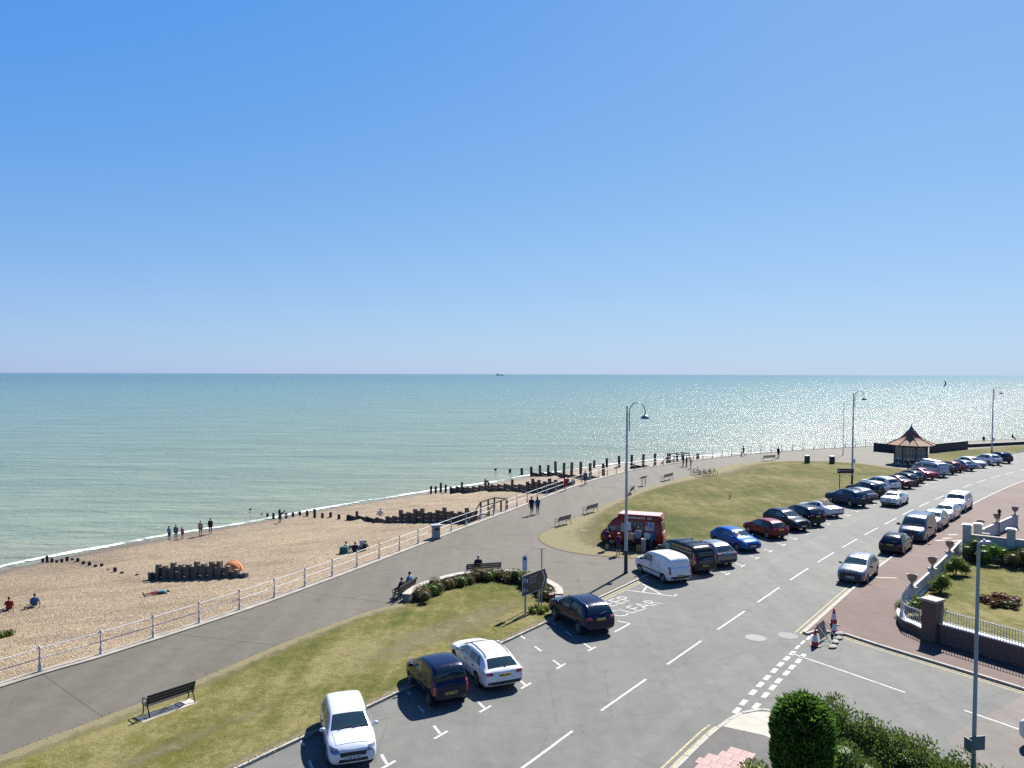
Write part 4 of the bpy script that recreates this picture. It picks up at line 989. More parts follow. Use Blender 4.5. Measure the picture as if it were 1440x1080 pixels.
def pose(name):
    j = dict(J0); up = ('che', 'nec', 'hea', 'sL', 'sR', 'eL', 'eR', 'wL', 'wR')
    if name == 'walk':
        j.update(kL=(-.09, .20, .53), aL=(-.09, .30, .12), kR=(.09, -.02, .50), aR=(.09, -.34, .17), eL=(-.23, -.16, 1.14), wL=(-.23, -.18, .89), eR=(.23, .10, 1.14), wR=(.22, .26, .95)); mv(j, up, (0, .03, 0))
    if name == 'reach':
        j.update(eL=(-.24, .12, 1.15), wL=(-.18, .36, 1.20), eR=(.24, .10, 1.14), wR=(.18, .34, 1.16))
    if name == 'fold':
        j.update(eL=(-.26, -.06, 1.12), wL=(-.10, .20, 1.10), eR=(.26, -.06, 1.12), wR=(.10, .20, 1.08), kL=(-.12, .02, .50), aL=(-.15, 0, .09))
    if name == 'bend':
        mv(j, ('che',), (0, .20, -.10)); mv(j, ('nec',), (0, .36, -.18)); mv(j, ('hea',), (0, .46, -.22)); mv(j, ('sL', 'sR'), (0, .32, -.16))
        j.update(eL=(-.24, .50, 1.02), wL=(-.20, .66, .86), eR=(.24, .50, 1.02), wR=(.20, .66, .86), kL=(-.10, .06, .50), kR=(.10, -.06, .50), aR=(.10, -.20, .10))
    if name == 'sit':
        mv(j, ('pel', 'hL', 'hR'), (0, 0, -.40)); mv(j, up, (0, -.05, -.42))
        j.update(kL=(-.12, .43, .50), kR=(.12, .43, .50), aL=(-.12, .48, .09), aR=(.12, .46, .09), eL=(-.24, .02, .74), wL=(-.14, .26, .62), eR=(.24, .02, .74), wR=(.14, .26, .62))
    if name == 'ground':
        mv(j, ('pel', 'hL', 'hR'), (0, 0, -.81)); mv(j, up, (0, -.10, -.83))
        j.update(kL=(-.15, .40, .40), kR=(.15, .36, .42), aL=(-.13, .66, .07), aR=(.13, .62, .07), eL=(-.25, .02, .34), wL=(-.17, .28, .38), eR=(.26, -.20, .30), wR=(.28, -.32, .06))
    if name == 'lie':
        j = {k: (x, z - .95, .14 + .4 * y) for k, (x, y, z) in j.items()}
        j.update(wL=(-.42, -.10, .06), eL=(-.34, .20, .08), eR=(.36, .55, .07), wR=(.20, .78, .07), kR=(.16, -.42, .12), kL=(-.14, -.44, .12), aL=(-.18, -.86, .07), aR=(.22, -.84, .07), hea=(0, .68, .15))
    return j
_pcache = {}
def person_mesh(name):
    if name in _pcache: return _pcache[name]
    j = {k: Vector(v) for k, v in pose(name).items()}; caps = []     # (a, b, ra, rb, slot)
    def cap(a, b, ra, rb, slot): caps.append((a, b, ra, rb, slot))
    upv = (j['nec'] - j['pel']).normalized(); fw = Vector((0, 1, 0)) if name != 'lie' else Vector((0, 0, 1))
    if abs(upv.dot(fw)) > .5 and name != 'lie': fw = Vector((0, .8, -.5)).normalized()
    sd_ = Vector((.075, 0, 0))
    for o_ in (-1, 1):
        cap(j['pel'] + sd_ * o_, j['che'] + sd_ * o_ * 1.1, .115, .118, 1)
    cap(j['pel'] - upv * .02 - sd_, j['pel'] - upv * .02 + sd_, .115, .115, 2)
    cap(j['sL'] * .8 + j['sR'] * .2 - upv * .02, j['sR'] * .8 + j['sL'] * .2 - upv * .02, .085, .085, 1)
    cap(j['nec'] - upv * .02, j['hea'], .055, .052, 0)
    for s in 'LR':
        cap(j['s' + s] - upv * .02, j['e' + s], .060, .046, 1); cap(j['e' + s], j['w' + s], .042, .028, 6)
        d = (j['w' + s] - j['e' + s]).normalized(); cap(j['w' + s], j['w' + s] + d * .07, .030, .034, 0)
        cap(j['h' + s], j['k' + s], .098, .066, 2); cap(j['k' + s], j['a' + s], .060, .040, 5)
        leg = (j['a' + s] - j['k' + s]).normalized(); toe = Vector((0, 1, 0)) - leg * leg.y
        if name == 'lie': toe = Vector((0, -.2, 1))
        toe.normalize(); cap(j['a' + s] + leg * .03 - toe * .05, j['a' + s] + leg * .045 + toe * .15, .044, .038, 3)
    mb = MB()
    for a, b, ra, rb, _ in caps:
        n = 5; ps, rs = [], []; d = (b - a).normalized() if (b - a).length > 1e-5 else Vector((0, 0, 1))
        for t in (-.92, -.6, 0): ps.append(a + d * ra * t); rs.append(ra * math.sqrt(max(.02, 1 - t * t)))
        for t in (0, .6, .92): ps.append(b + d * rb * t); rs.append(rb * math.sqrt(max(.02, 1 - t * t)))
        mb.tube(ps, rs, 10)
    hm = Matrix.Identity(3)
    h = j['hea']; side = Vector((1, 0, 0)); f2 = (fw - upv * fw.dot(upv)).normalized()
    def hp(x, y, z): return h + side * x + f2 * y + upv * z
    def hell(c, r): 
        M = Matrix((( side.x, f2.x, upv.x, 0), (side.y, f2.y, upv.y, 0), (side.z, f2.z, upv.z, 0), (0, 0, 0, 1)))
        mb.ell((0, 0, 0), r, 12, 8, Matrix.Translation(hp(*c)) @ M)
    hell((0, 0, .0), (.076, .094, .115)); hell((0, .03, -.06), (.055, .065, .06)); hell((0, .100, -.012), (.014, .022, .022))
    for s in (-1, 1): hell((s * .078, -.005, -.01), (.012, .024, .032))
    me = mb.mesh('p'); ob = bpy.data.objects.new('p', me); COL.objects.link(ob)
    rm = ob.modifiers.new('r', 'REMESH'); rm.mode = 'VOXEL'; rm.voxel_size = .021; rm.use_smooth_shade = True
    sm = ob.modifiers.new('s', 'SMOOTH'); sm.iterations = 3; sm.factor = .5
    bpy.context.view_layer.update()
    out = bpy.data.meshes.new_from_object(ob.evaluated_get(bpy.context.evaluated_depsgraph_get())); bpy.data.objects.remove(ob)
    # clothing regions from the nearest limb
    fin = MB(); fin.v = [tuple(v.co) for v in out.vertices]
    for p in out.polygons:
        c = p.center; best, bs = 9, 0
        if (c - h).length < .135: best, bs = (c - h).length - .10, 0
        for a, b, ra, rb, sl in caps:
            ab = b - a; t = max(0, min(1, (c - a).dot(ab) / max(1e-6, ab.dot(ab)))); d = (c - a - ab * t).length - lerp(ra, rb, t)
            if d < best: best, bs = d, sl
        fin.f.append(tuple(p.vertices)); fin.mi.append(bs)
    bpy.data.meshes.remove(out)
    # fingers, eyes, mouth
    fin.cur = 0
    for s in 'LR':
        d = (j['w' + s] - j['e' + s]).normalized(); pal = j['w' + s] + d * .085; x = d.cross(fw); x = x.normalized() if x.length > .1 else Vector((1, 0, 0)); y = d.cross(x)
        for k, ln in enumerate((.062, .074, .078, .07)):
            b0 = pal + x * (.0165 * (k - 1.5)); fin.tube([b0, b0 + d * ln * .5 + y * .004, b0 + d * ln * .85 + y * .022], [.0085, .008, .006], 5)
        t0 = j['w' + s] + d * .04 + x * -.026; fin.tube([t0, t0 + d * .03 - x * .016, t0 + d * .062 - x * .018 + y * .01], [.010, .009, .007], 5)
    fin.cur = 7
    def dot(c, r):
        M = Matrix(((side.x, f2.x, upv.x, 0), (side.y, f2.y, upv.y, 0), (side.z, f2.z, upv.z, 0), (0, 0, 0, 1))); fin.ell((0, 0, 0), r, 6, 4, Matrix.Translation(hp(*c)) @ M)
    for s in (-1, 1): dot((s * .031, .083, .008), (.011, .008, .006))
    dot((0, .090, -.062), (.022, .008, .004))
    me = fin.mesh('person', [SKIN[0], CLOTH['navy'], CLOTH['black'], M_dark, HAIR[0], SKIN[0], SKIN[0], M_dark], 'all')
    hb = MB()
    M = Matrix(((side.x, f2.x, upv.x, 0), (side.y, f2.y, upv.y, 0), (side.z, f2.z, upv.z, 0), (0, 0, 0, 1)))
    hb.ell((0, 0, 0), (.086, .098, .098), 14, 9, Matrix.Translation(hp(0, -.022, .036)) @ M)
    lb = MB(); lb.ell((0, 0, 0), (.086, .098, .098), 14, 9, Matrix.Translation(hp(0, -.022, .036)) @ M); lb.ell((0, 0, 0), (.075, .045, .15), 12, 8, Matrix.Translation(hp(0, -.075, -.09)) @ M)
    _pcache[name] = (me, hb.mesh('hair', [HAIR[0]], 'all'), lb.mesh('hair', [HAIR[0]], 'all'), hp(0, -.01, .075), M)
    return _pcache[name]
def person(loc, facing, ps, label, top='navy', bottom='black', skin=0, hair=0, h=1.72, legs=None, arms=None, long_hair=False, cap=None, group=None, bag=None):
    """facing: degrees clockwise from +Y"""
    me, hr, lh, hpos, HM = person_mesh(ps)
    o = link('person', me); k = h / 1.72; o.location = loc; o.rotation_euler = (0, 0, R(-facing)); o.scale = (k, k, k)
    ms = [SKIN[skin], CLOTH[top], CLOTH[bottom], M_dark, HAIR[hair], CLOTH[legs] if legs else SKIN[skin], CLOTH[arms] if arms else SKIN[skin], M_dark]
    for i, m in enumerate(ms): o.material_slots[i].link = 'OBJECT'; o.material_slots[i].material = m
    q = link('hair', lh if long_hair else hr, o); q.material_slots[0].link = 'OBJECT'; q.material_slots[0].material = HAIR[hair]
    if cap:
        cb = MB(); cb.ell((0, 0, 0), (.095, .105, .065), 12, 6, Matrix.Translation(hpos) @ HM); cb.box((0, .13, -.02), (.13, .10, .015), M=Matrix.Translation(hpos) @ HM); cb.build('cap', CLOTH[cap], o, True)
    if bag:
        bb = MB(); bb.box((0, -.17, 1.25), (.30, .16, .42), taper=.85); bb.build('backpack', CLOTH[bag], o, True)
    return tag(o, label, 'person', group)
SHORE = 'people standing at the water edge'
def onb(u, v): return GB(u, v)
for (u, v, f, top, bot, lab, hh, kw) in (
    (238, 759, 20, 'sky', 'navy', 'adult in pale blue top and dark shorts at the water edge, hair dark', 1.68, dict(long_hair=True)),
    (247.5, 758.5, -30, 'grey', 'denim', 'person in grey top and denim beside a small child at the water edge', 1.60, dict(legs='denim')),
    (256.5, 757.5, 10, 'pink', 'red', 'small child in pink and red at the water edge', 1.32, {}),
    (282, 753.5, -10, 'beige', 'khaki', 'person in beige top and khaki shorts at the water edge', 1.68, {}),
    (296, 750.5, -20, 'black', 'navy', 'person all in dark with a black backpack at the water edge', 1.74, dict(bag='black', legs='navy'))):
    person(onb(u, v), f, 'stand', lab, top, bot, h=hh, group=SHORE, **kw)
p = onb(394.5, 735); person(p, 75, 'bend', 'person leaning over the end post of the middle groyne', 'grey', 'black', legs='black')
p = onb(687, 693); person((p.x, p.y, p.z + .4), -70, 'bend', 'person bending over the farther groyne by the surf', 'black', 'black', legs='black', h=1.7)
p = onb(535, 733); person((p.x, p.y, p.z + .55), -30, 'ground', 'person in white top sitting on the low end of the middle groyne', 'white', 'beige', hair=1)
g4 = 'people sitting together on the shingle by the railing'
c0 = onb(497, 776)
for dx, dy, f, top, bot, lab, kw in ((-.55, .1, 40, 'white', 'denim', 'person in white top sitting on the shingle next to the green bag', {}), (.15, -.1, -20, 'navy', 'navy', 'person in navy sitting on the shingle in the middle of the group', dict(legs='navy', arms='navy')), (.85, .35, -60, 'black', 'black', 'person in black sitting on the shingle beside the white towel', dict(legs='black', hair=1))):
    person((c0.x + dx, c0.y + dy, onb(497, 776).z), f, 'ground', lab, top, bot, group=g4, **kw)
g5 = 'pair sitting on the open shingle'
c1 = onb(13, 857)
person((c1.x, c1.y, c1.z), -30, 'ground', 'person in red top sitting on the shingle beside someone in blue', 'red', 'black', group=g5, legs='black'); person((c1.x + 1.25, c1.y + .75, onb(33, 851).z), -40, 'ground', 'person in blue top with blue trousers sitting beside someone in red', 'blue', 'blue', group=g5, legs='blue', arms='blue')
c2 = onb(222, 836); person((c2.x, c2.y, c2.z + .02), 58, 'lie', 'sunbather lying flat on the shingle in teal swimwear', 'teal', 'red', skin=1, hair=3)
# promenade
LZ = LAND_Z
def pg(u, v): p = G(u, v, LZ); return (p.x, p.y, LZ)
person(pg(747.5, 725), 8, 'walk', 'man in dark blue shirt and shorts walking beside a woman on the promenade', 'navy', 'black', h=1.80)
person(pg(756, 723), 5, 'walk', 'woman in blue top and jeans walking beside a man on the promenade', 'blue', 'denim', legs='denim', h=1.66, hair=0, long_hair=True)
person(pg(823, 682), 200, 'stand', 'man in grey shirt and jeans standing alone near the life ring', 'grey', 'denim', legs='denim', h=1.76)
tri = 'people chatting by the parked bicycles'
person(pg(960.5, 656), 90, 'stand', 'person in black standing in the trio by the bicycles, facing two others', 'black', 'black', legs='black', h=1.76, group=tri)
person(pg(965.5, 657), -60, 'fold', 'person in navy standing in the middle of the trio by the bicycles', 'navy', 'navy', legs='navy', h=1.74, group=tri)
person(pg(971.5, 659.5), -80, 'stand', 'person in khaki top and grey trousers in the trio by the bicycles', 'khaki', 'grey', legs='grey', h=1.72, group=tri, hair=2)
person(pg(1045.5, 641.5), -80, 'walk', 'person in black walking along the far railing', 'black', 'black', legs='black', h=1.78, arms='black')
person(pg(1094.5, 644), 60, 'stand', 'person in black standing near the backless promenade seat', 'black', 'black', legs='black', h=1.80, arms='black')
person(pg(1277, 663.5), 160, 'fold', 'person in black standing in front of the tiled shelter', 'black', 'black', legs='black', h=1.80, arms='black')
# customers at the ice-cream van
IC = 'customers at the ice cream van'
person(pg(853.5, 774), 60, 'fold', 'customer in navy shirt and black shorts by the van bonnet', 'navy', 'black', h=1.72, group=IC, skin=0, hair=1)
person(pg(869.5, 781), 20, 'reach', 'customer in purple top with white cap queuing at the van', 'purple', 'purple', h=1.66, group=IC, cap='white')
person(pg(886.5, 775.5), 10, 'stand', 'customer in beige top behind the lamp post at the van', 'beige', 'black', legs='black', h=1.66, group=IC, hair=1)
person(pg(897, 775), 8, 'reach', 'tall customer in pale blue shirt and dark trousers at the serving hatch', 'sky', 'navy', legs='navy', h=1.84, group=IC)
person(pg(909.5, 774.5), -15, 'fold', 'customer in white top and black trousers beside the serving hatch', 'white', 'black', legs='black', h=1.60, group=IC, hair=0)
person(pg(915.5, 774), -40, 'reach', 'child in bright blue top by the rear of the van', 'blue', 'denim', legs='denim', h=1.36, group=IC, hair=3)
# ================================================================== SEA WALL, RAILING, GROYNES, STREET FURNITURE
M_wood = plain('weathered_timber', (0.16, 0.125, 0.095), 0.9, var=0.4, scale=3.0, bump=0.5)
M_woodd = plain('tarred_timber', (0.030, 0.026, 0.024), 0.85, var=0.4, scale=4.0, bump=0.5)
M_whitep = plain('white_paint', (0.60, 0.60, 0.59), 0.5, var=0.1, scale=5)
M_metal = plain('galvanised', (0.36, 0.38, 0.40), 0.5, 0.3, 0.15)
M_column = plain('lamp_column_paint', (0.46, 0.49, 0.52), 0.45, 0.1, 0.1)
M_blackp = plain('black_paint', (0.010, 0.010, 0.012), 0.45)
M_iron_b = plain('bench_iron', (0.012, 0.012, 0.014), 0.5); M_slat = plain('bench_slat', (0.030, 0.024, 0.022), 0.6, var=.35, scale=5)
M_stone = plain('stone_coping', (0.42, 0.38, 0.32), 0.9, var=.25, scale=2.5, bump=.4)
# coping and face of the sea wall
mb = MB(); e0 = SEA_EDGE; n = len(e0); eo, ei = offset(e0, -0.10), offset(e0, 0.50)
for dz, A in ((-3.0, eo), (LAND_Z + .06, eo), (LAND_Z + .06, ei), (LAND_Z - .05, ei)): mb.v += [(p.x, p.y, dz) for p in A]
for k in range(3):
    for i in range(n - 1): mb.f.append((k * n + i, k * n + i + 1, (k + 1) * n + i + 1, (k + 1) * n + i)); mb.mi.append(0)
tag(mb.build('sea_wall', plain('sea_wall_concrete', (.30, .27, .22), .9, var=.3, scale=1.2, bump=.4)), 'low concrete sea wall with pale coping under the white railing', 'wall')
# railing: cast posts with two tubes
rail = empty('railing', (0, 0, 0), 0, 'white two-rail iron railing along the promenade edge', 'railing')
rp = polyline([p for p in offset(e0, 0.12)], 0.1)
i0 = min(range(len(rp)), key=lambda i: (rp[i] - Vector((-21.1, 34.1))).length); first = i0 % 27
posts = rp[first::27]; posts = [p for p in posts if p.y < 150]
pm = MB().lathe([(.085, 0), (.085, .06), (.06, .10), (.075, .20), (.07, .30), (.04, .36), (.032, .55), (.05, .60), (.05, .66), (.032, .70), (.028, 1.0), (.048, 1.05), (.048, 1.12), (.02, 1.17), (.0, 1.18)], 10).mesh('post', [M_whitep], True)
gap_i = [i for i in range(len(posts) - 1) if (posts[i] - Vector((-1.2, 74.2))).length < 2.0][:1]
for i, p in enumerate(posts):
    o = link('post', pm, rail); o.location = (p.x, p.y, LAND_Z + .055)
    if i + 1 < len(posts) and i not in gap_i:
        q = posts[i + 1]
        for z in (.64, 1.09): MB().tube([(p.x, p.y, LAND_Z + z), (q.x, q.y, LAND_Z + z)], .023, 8).build('rail', M_whitep, rail, True)
# life ring on the railing
p = G(796, 690, LAND_Z); nd = Vector((-.86, .5))
lr = empty('life_ring', (p.x, p.y, LAND_Z), math.atan2(.86, .5), 'orange red life ring hung on the promenade railing', 'life ring')
ring = MB(); ring.tube([(0.42 * math.cos(a) * .9, 0, 1.0 + .42 * math.sin(a)) for a in [2 * math.pi * k / 18 for k in range(19)]], .085, 8); ring.build('ring', plain('life_ring_orange', (.50, .035, .02), .5), lr, True)
MB().box((0, .06, .98), (.9, .04, 1.0)).build('back_board', plain('life_ring_board', (.40, .04, .03), .6), lr); MB().bar((0, .1, 0), (0, .1, 1.4), .07).build('post', M_whitep, lr)

# --- groynes: rows of timber piles with planks between them, running out across the beach
def groyne(label, pts, plank_to, seed, group='timber groynes across the beach', plank_max=9.0):
    """pts: (x, y, pile height above the shingle, width); planks up to index plank_to"""
    rr = random.Random(seed); a0 = pts[0]; root = empty('groyne', (a0[0], a0[1], on_beach(a0[0], a0[1])), 0, label, 'groyne', group)
    base = Vector(root.location); prev = None
    for i, (x, y, h, w_) in enumerate(pts):
        z = on_beach(x, y); z = max(z, SEA_Z - 1.2); d = Vector((pts[min(i + 1, len(pts) - 1)][0] - pts[max(i - 1, 0)][0], pts[min(i + 1, len(pts) - 1)][1] - pts[max(i - 1, 0)][1])); ang = math.atan2(d.y, d.x)
        mb = MB(); hh = h + .9; lean = Matrix.Rotation(rr.uniform(-.04, .04), 4, 'X') @ Matrix.Rotation(rr.uniform(-.04, .04), 4, 'Y')
        mb.box((0, 0, hh / 2 - .9), (w_, w_ * .9, hh), taper=.93, M=Matrix.Translation((x - base.x, y - base.y, z - base.z)) @ lean @ Matrix.Rotation(ang, 4, 'Z'))
        mb.build('pile', M_wood if i < plank_to else M_woodd, root)
        if prev is not None and i <= plank_to:
            px, py, ph = prev; top = min(min(h, ph) * rr.uniform(.80, .93), plank_max); nb = max(1, int(top / .26))
            for k in range(nb):
                z0 = -.2 + (top + .2) * k / nb; z1 = -.2 + (top + .2) * (k + 1) / nb; zc_ = (z0 + z1) / 2 + (z + on_beach(px, py)) / 2 - base.z
                MB().bar((px - base.x, py - base.y, zc_ + rr.uniform(-.02, .02)), (x - base.x, y - base.y, zc_ + rr.uniform(-.02, .02)), .09, (z1 - z0) * .93).build('plank', M_wood if i < plank_to - 2 else M_woodd, root)
        prev = (x, y, h)
    return root
def gline(a, b, n, hs, w_=.36):
    return [(lerp(a[0], b[0], i / (n - 1)), lerp(a[1], b[1], i / (n - 1)), hs(i / (n - 1), i), w_) for i in range(n)]
rg = random.Random(5)
A, B = GB(345, 812), GB(212, 815); C = GB(60, 790)
hs1 = lambda t, i: (.35 + 3.2 * t if t < .25 else 1.18 + .12 * math.sin(i * 2.3)) if t < .92 else .6
g1 = gline(A.xy, B.xy, 13, hs1) + gline(lerp(B.xy, C.xy, .10), C.xy, 17, lambda t, i: (.08 + .42 * t + (.22 if i % 4 == 3 else 0) - (.12 if i % 3 == 1 else 0)), .26)
groyne('near groyne of thick weathered piles with a tent behind it', g1, 13, 1)
A, B, C = GB(668, 735), GB(545, 735), GB(352, 730)
g2 = gline(A.xy, B.xy, 13, lambda t, i: 1.25 + .22 * math.sin(i * 1.9) if t < .85 else .7) + gline(lerp(B.xy, C.xy, .06), C.xy, 18, lambda t, i: .45 + .5 * t + (.45 if i % 5 == 2 else 0), .28)
groyne('middle groyne of stout piles ending in low stumps at the surf', g2, 16, 2)
A, B, C = GB(806, 692), GB(742, 692), GB(606, 694)
g3 = gline(A.xy, B.xy, 9, lambda t, i: 1.55 + .2 * math.sin(i * 2.1)) + gline(lerp(B.xy, C.xy, .07), C.xy, 16, lambda t, i: .95 + .35 * t + (.55 if i % 4 == 1 else 0), .30)
groyne('third groyne by the beach steps with dark boards and posts', g3, 20, 3)
g4_ = [(x, y, h + max(0, (146 - y) * .085), .42) for x, y, h in ((15.2, 127.5, 1.4), (13.4, 131.2, 1.7), (12.0, 134.2, 2.1), (10.6, 137.0, 2.2), (9.4, 139.6, 2.2), (8.1, 142.2, 2.3), (6.8, 144.8, 2.1), (5.4, 147.4, 2.2), (3.8, 150.2, 1.9), (2.0, 153.0, 1.9), (-.4, 156.2, 2.0), (-3.4, 160.2, 1.6), (-6.2, 164, 1.2), (-8.5, 167, 1.0))]
groyne('far groyne of tall dark posts standing in the surf', g4_, 8, 4, plank_max=.7)
g5_ = [(x, y, h + max(0, (156 - y) * .085), .40) for x, y, h in ((31.5, 131, 1.6), (29.8, 135, 1.7), (28.2, 139, 2.1), (26.6, 143, 2.2), (25.0, 147, 2.3), (23.4, 151, 2.4), (21.6, 155, 2.2), (19.6, 159, 2.0), (17.4, 163, 1.6))]
groyne('farthest groyne of square dark posts beyond the second steps', g5_, 5, 5, plank_max=.9)

# --- timber steps down to the beach
def beach_steps(u, v, label, dirx, n=9, top_len=3.0):
    p = G(u, v, LAND_Z); along = Vector(dirx).normalized(); out = Vector((-along.y, along.x)) * (1 if Vector((-along.y, along.x)).dot(Vector((-.8, .6))) > 0 else -1)
    root = empty('beach_steps', (p.x, p.y, LAND_Z), math.atan2(along.y, along.x), label, 'steps'); sgn = 1 if out.dot(Vector((-along.y, along.x))) > 0 else -1
    y0, y1 = sgn * .25, sgn * 1.65
    MB().box((-.2, (y0 + y1) / 2, -.05), (top_len, abs(y1 - y0), .1)).build('landing', M_wood, root)
    for k in range(n):
        x = top_len / 2 - .1 + .32 * (k + .5); MB().box((x, (y0 + y1) / 2, -.05 - .2 * (k + 1)), (.30, abs(y1 - y0), .06)).build('tread', M_wood, root)
    for y in (y0, y1):
        MB().bar((top_len / 2 - .2, y, -.1), (top_len / 2 + .32 * n, y, -.1 - .2 * n), .08, .28).build('stringer', M_wood, root)
        MB().bar((-top_len / 2 - .2, y, 1.1), (top_len / 2 - .2, y, 1.1), .08, .10).build('handrail', M_woodd, root)
        MB().bar((top_len / 2 - .2, y, 1.1), (top_len / 2 + .32 * n, y, 1.1 - .2 * n), .08, .10).build('handrail', M_woodd, root)
        for x in (-top_len / 2 - .15, -.3, top_len / 2 - .2): MB().bar((x, y, -1.2), (x, y, 1.15), .13).build('newel_post', M_woodd, root)
        for k in (3, 6, 9): MB().bar((top_len / 2 - .2 + .32 * k, y, -.2 * k - .9), (top_len / 2 - .2 + .32 * k, y, 1.1 - .2 * k), .10).build('newel_post', M_woodd, root)
    MB().bar((-top_len / 2 - .2, y1, .6), (top_len / 2 - .2, y1, .6), .05, .08).build('handrail', M_woodd, root)
    MB().bar((-top_len / 2 - .15, y0, 1.1), (-top_len / 2 - .15, y1, 1.1), .08, .10).build('handrail', M_woodd, root)
beach_steps(706, 721, 'timber beach steps with dark handrails by the third groyne', (-.42, -.90))
beach_steps(962, 648.5, 'farther timber beach steps with dark handrails near the bicycles', (-.75, -.66))

# --- lamp columns
def street_lamp(u, v, label, arm_dir):
    p = G(u, v, LAND_Z); root = empty('street_lamp', (p.x, p.y, LAND_Z), arm_dir, label, 'street lamp', 'swan-neck lamp posts along the road')
    MB().lathe([(.15, 0), (.15, .05), (.125, .1), (.12, 1.5), (.118, 1.52)], 14).build('column_base', M_blackp, root, True)
    MB().lathe([(.113, 1.5), (.105, 3.0), (.075, 8.0), (.055, 11.2), (.05, 11.3), (0, 11.34)], 14).build('column', M_column, root, True)
    pts = [(.16, 0, 9.6), (.16, 0, 10.9)] + [(.16 + .52 - .52 * math.cos(a), 0, 10.9 + .62 * math.sin(a)) for a in [math.pi * k / 12 for k in range(1, 13)]] + [(1.2, 0, 10.72)]
    neck = MB().tube(pts, .032, 8); 
    for z in (9.75, 10.7): neck.bar((0, 0, z), (.16, 0, z), .04)
    neck.build('swan_neck', plain('neck_paint', (.16, .20, .23), .5, .2), root, True)
    MB().lathe([(.0, .16), (.05, .16), (.07, .10), (.17, .05), (.27, -.06), (.30, -.16), (.27, -.17), (.0, -.12)], 16, (1.2, 0, 10.60)).build('lamp_head', plain('lamp_head_grey', (.20, .24, .27), .4, .3), root, True)
    MB().lathe([(.0, -.185), (.12, -.178), (.22, -.15), (.0, -.12)], 12, (1.2, 0, 10.60)).build('lens', plain('lamp_lens', (.6, .6, .55), .2), root, True)
    MB().box((.16, -.10, 3.2), (.30, .02, .50)).build('sign_plate', plain('pale_plate', (.55, .60, .66), .5), root)
    return root
lamp_a = R(-6)
street_lamp(880, 806, 'swan-neck lamp post with black base standing by the ice cream van', lamp_a)
street_lamp(1198, 686, 'swan-neck lamp post standing beside the brown tourist sign', lamp_a)
street_lamp(1394.5, 646, 'swan-neck lamp post on the lawn beyond the tiled shelter', lamp_a)
# slim modern column by the hedge
root = empty('street_lamp', (14.35, 23.6, LAND_Z), R(8), 'slim straight grey lamp column with small flat head by the hedge', 'street lamp')
MB().lathe([(.085, 0), (.085, 1.4), (.065, 1.5), (.05, 7.9), (.05, 8.0)], 14).build('column', plain('column_green_grey', (.36, .41, .42), .5, .2), root, True)
MB().tube([(0, 0, 7.8), (0, 0, 8.18), (.05, 0, 8.25), (.14, 0, 8.27)], .048, 10).build('bracket', M_metal, root, True)
MB().box((.24, 0, 8.28), (.30, .16, .06), taper=.85).build('lamp_head', M_column, root); MB().ell((.18, 0, 8.33), (.05, .05, .04), 8, 6).build('photocell', M_metal, root, True)
MB().box((.03, -.1, 2.05), (.52, .02, .44)).build('sign_plate', plain('plate_back_green', (.10, .16, .17), .5), root); MB().box((-.26, -.06, 2.0), (.02, .3, .40)).build('sign_plate', plain('plate_back_green', (.10, .16, .17), .5), root)
# flag pole on the promenade
p = G(1185.4, 640, LAND_Z); o = MB().lathe([(.08, 0), (.07, .3), (.05, 1.2), (.03, 8.6), (.05, 8.7), (0, 8.75)], 10).build('flagpole', M_metal, None, True); o.location = (p.x, p.y, LAND_Z); tag(o, 'thin bare flagpole standing on the open promenade', 'flagpole')

# --- benches
def bench(p0, p1, label, face, arms=True):
    """p0, p1 ends on the ground; face: unit vector the sitter looks along"""
    a, b = Vector(p0), Vector(p1); L_ = (b - a).length; c = (a + b) / 2; d = (b - a).normalized(); f = Vector(face)
    ang = math.atan2(d.y, d.x); s_ = 1 if Vector((-d.y, d.x)).dot(f) > 0 else -1
    root = empty('bench', (c.x, c.y, LAND_Z + .02), ang, label, 'bench', 'dark slatted benches facing the sea')
    for x in (-L_ / 2 + .06, L_ / 2 - .06):
        m = MB()
        m.tube([(x, s_ * .26, 0), (x, s_ * .20, .22), (x, s_ * .24, .42), (x, -s_ * .12, .41), (x, -s_ * .22, .2), (x, -s_ * .32, 0)], .024, 6); m.tube([(x, -s_ * .12, .41), (x, -s_ * .20, .62), (x, -s_ * .27, .88)], .026, 6)
        m.build('leg', M_iron_b, root, True)
        if arms: MB().tube([(x, s_ * .25, .42), (x, s_ * .28, .60), (x, s_ * .20, .66), (x, -s_ * .20, .66)], .022, 6).build('armrest', M_iron_b, root, True)
    for k in range(4): MB().box((0, s_ * (.20 - .105 * k), .445 - .006 * k), (L_, .085, .032)).build('seat_slat', M_slat, root)
    for k in range(3): MB().box((0, -s_ * (.155 + .045 * k), .55 + .13 * k), (L_, .03, .105)).build('back_slat', M_slat, root)
    return root
SEA_N = Vector((-.80, .60))
bench((-14.30, 29.73), (-13.05, 31.25), 'dark slatted bench on the grass edge, seen from behind its back', SEA_N)
slab('concrete_pad', [(-14.6, 29.6), (-14.1, 29.2), (-12.75, 31.0), (-13.25, 31.4)], M_conc, LAND_Z + .026, 0.0)
bench(G(783, 741, .1).xy, G(800, 736.5, .1).xy, 'bench on the dry lawn edge nearest the ice cream van', (-.7, .71))
bench(G(822.5, 724, .1).xy, G(838, 719.5, .1).xy, 'second bench along the dry lawn edge, beyond the one by the van', (-.7, .71))
bench(G(884, 697.5, .1).xy, G(889.5, 692.5, .1).xy, 'bench seen end-on beside the tall lamp post', (-.75, .66))
bench(G(931.5, 677.2, .1).xy, G(944.2, 673.8, .1).xy, 'bench on the lawn edge beyond the information lectern', (-.7, .71))
bench(G(1072, 648.6, .1).xy, G(1089, 647.4, .1).xy, 'long low seat on the promenade with its dark back to the lawn', (-.3, .95), arms=False)
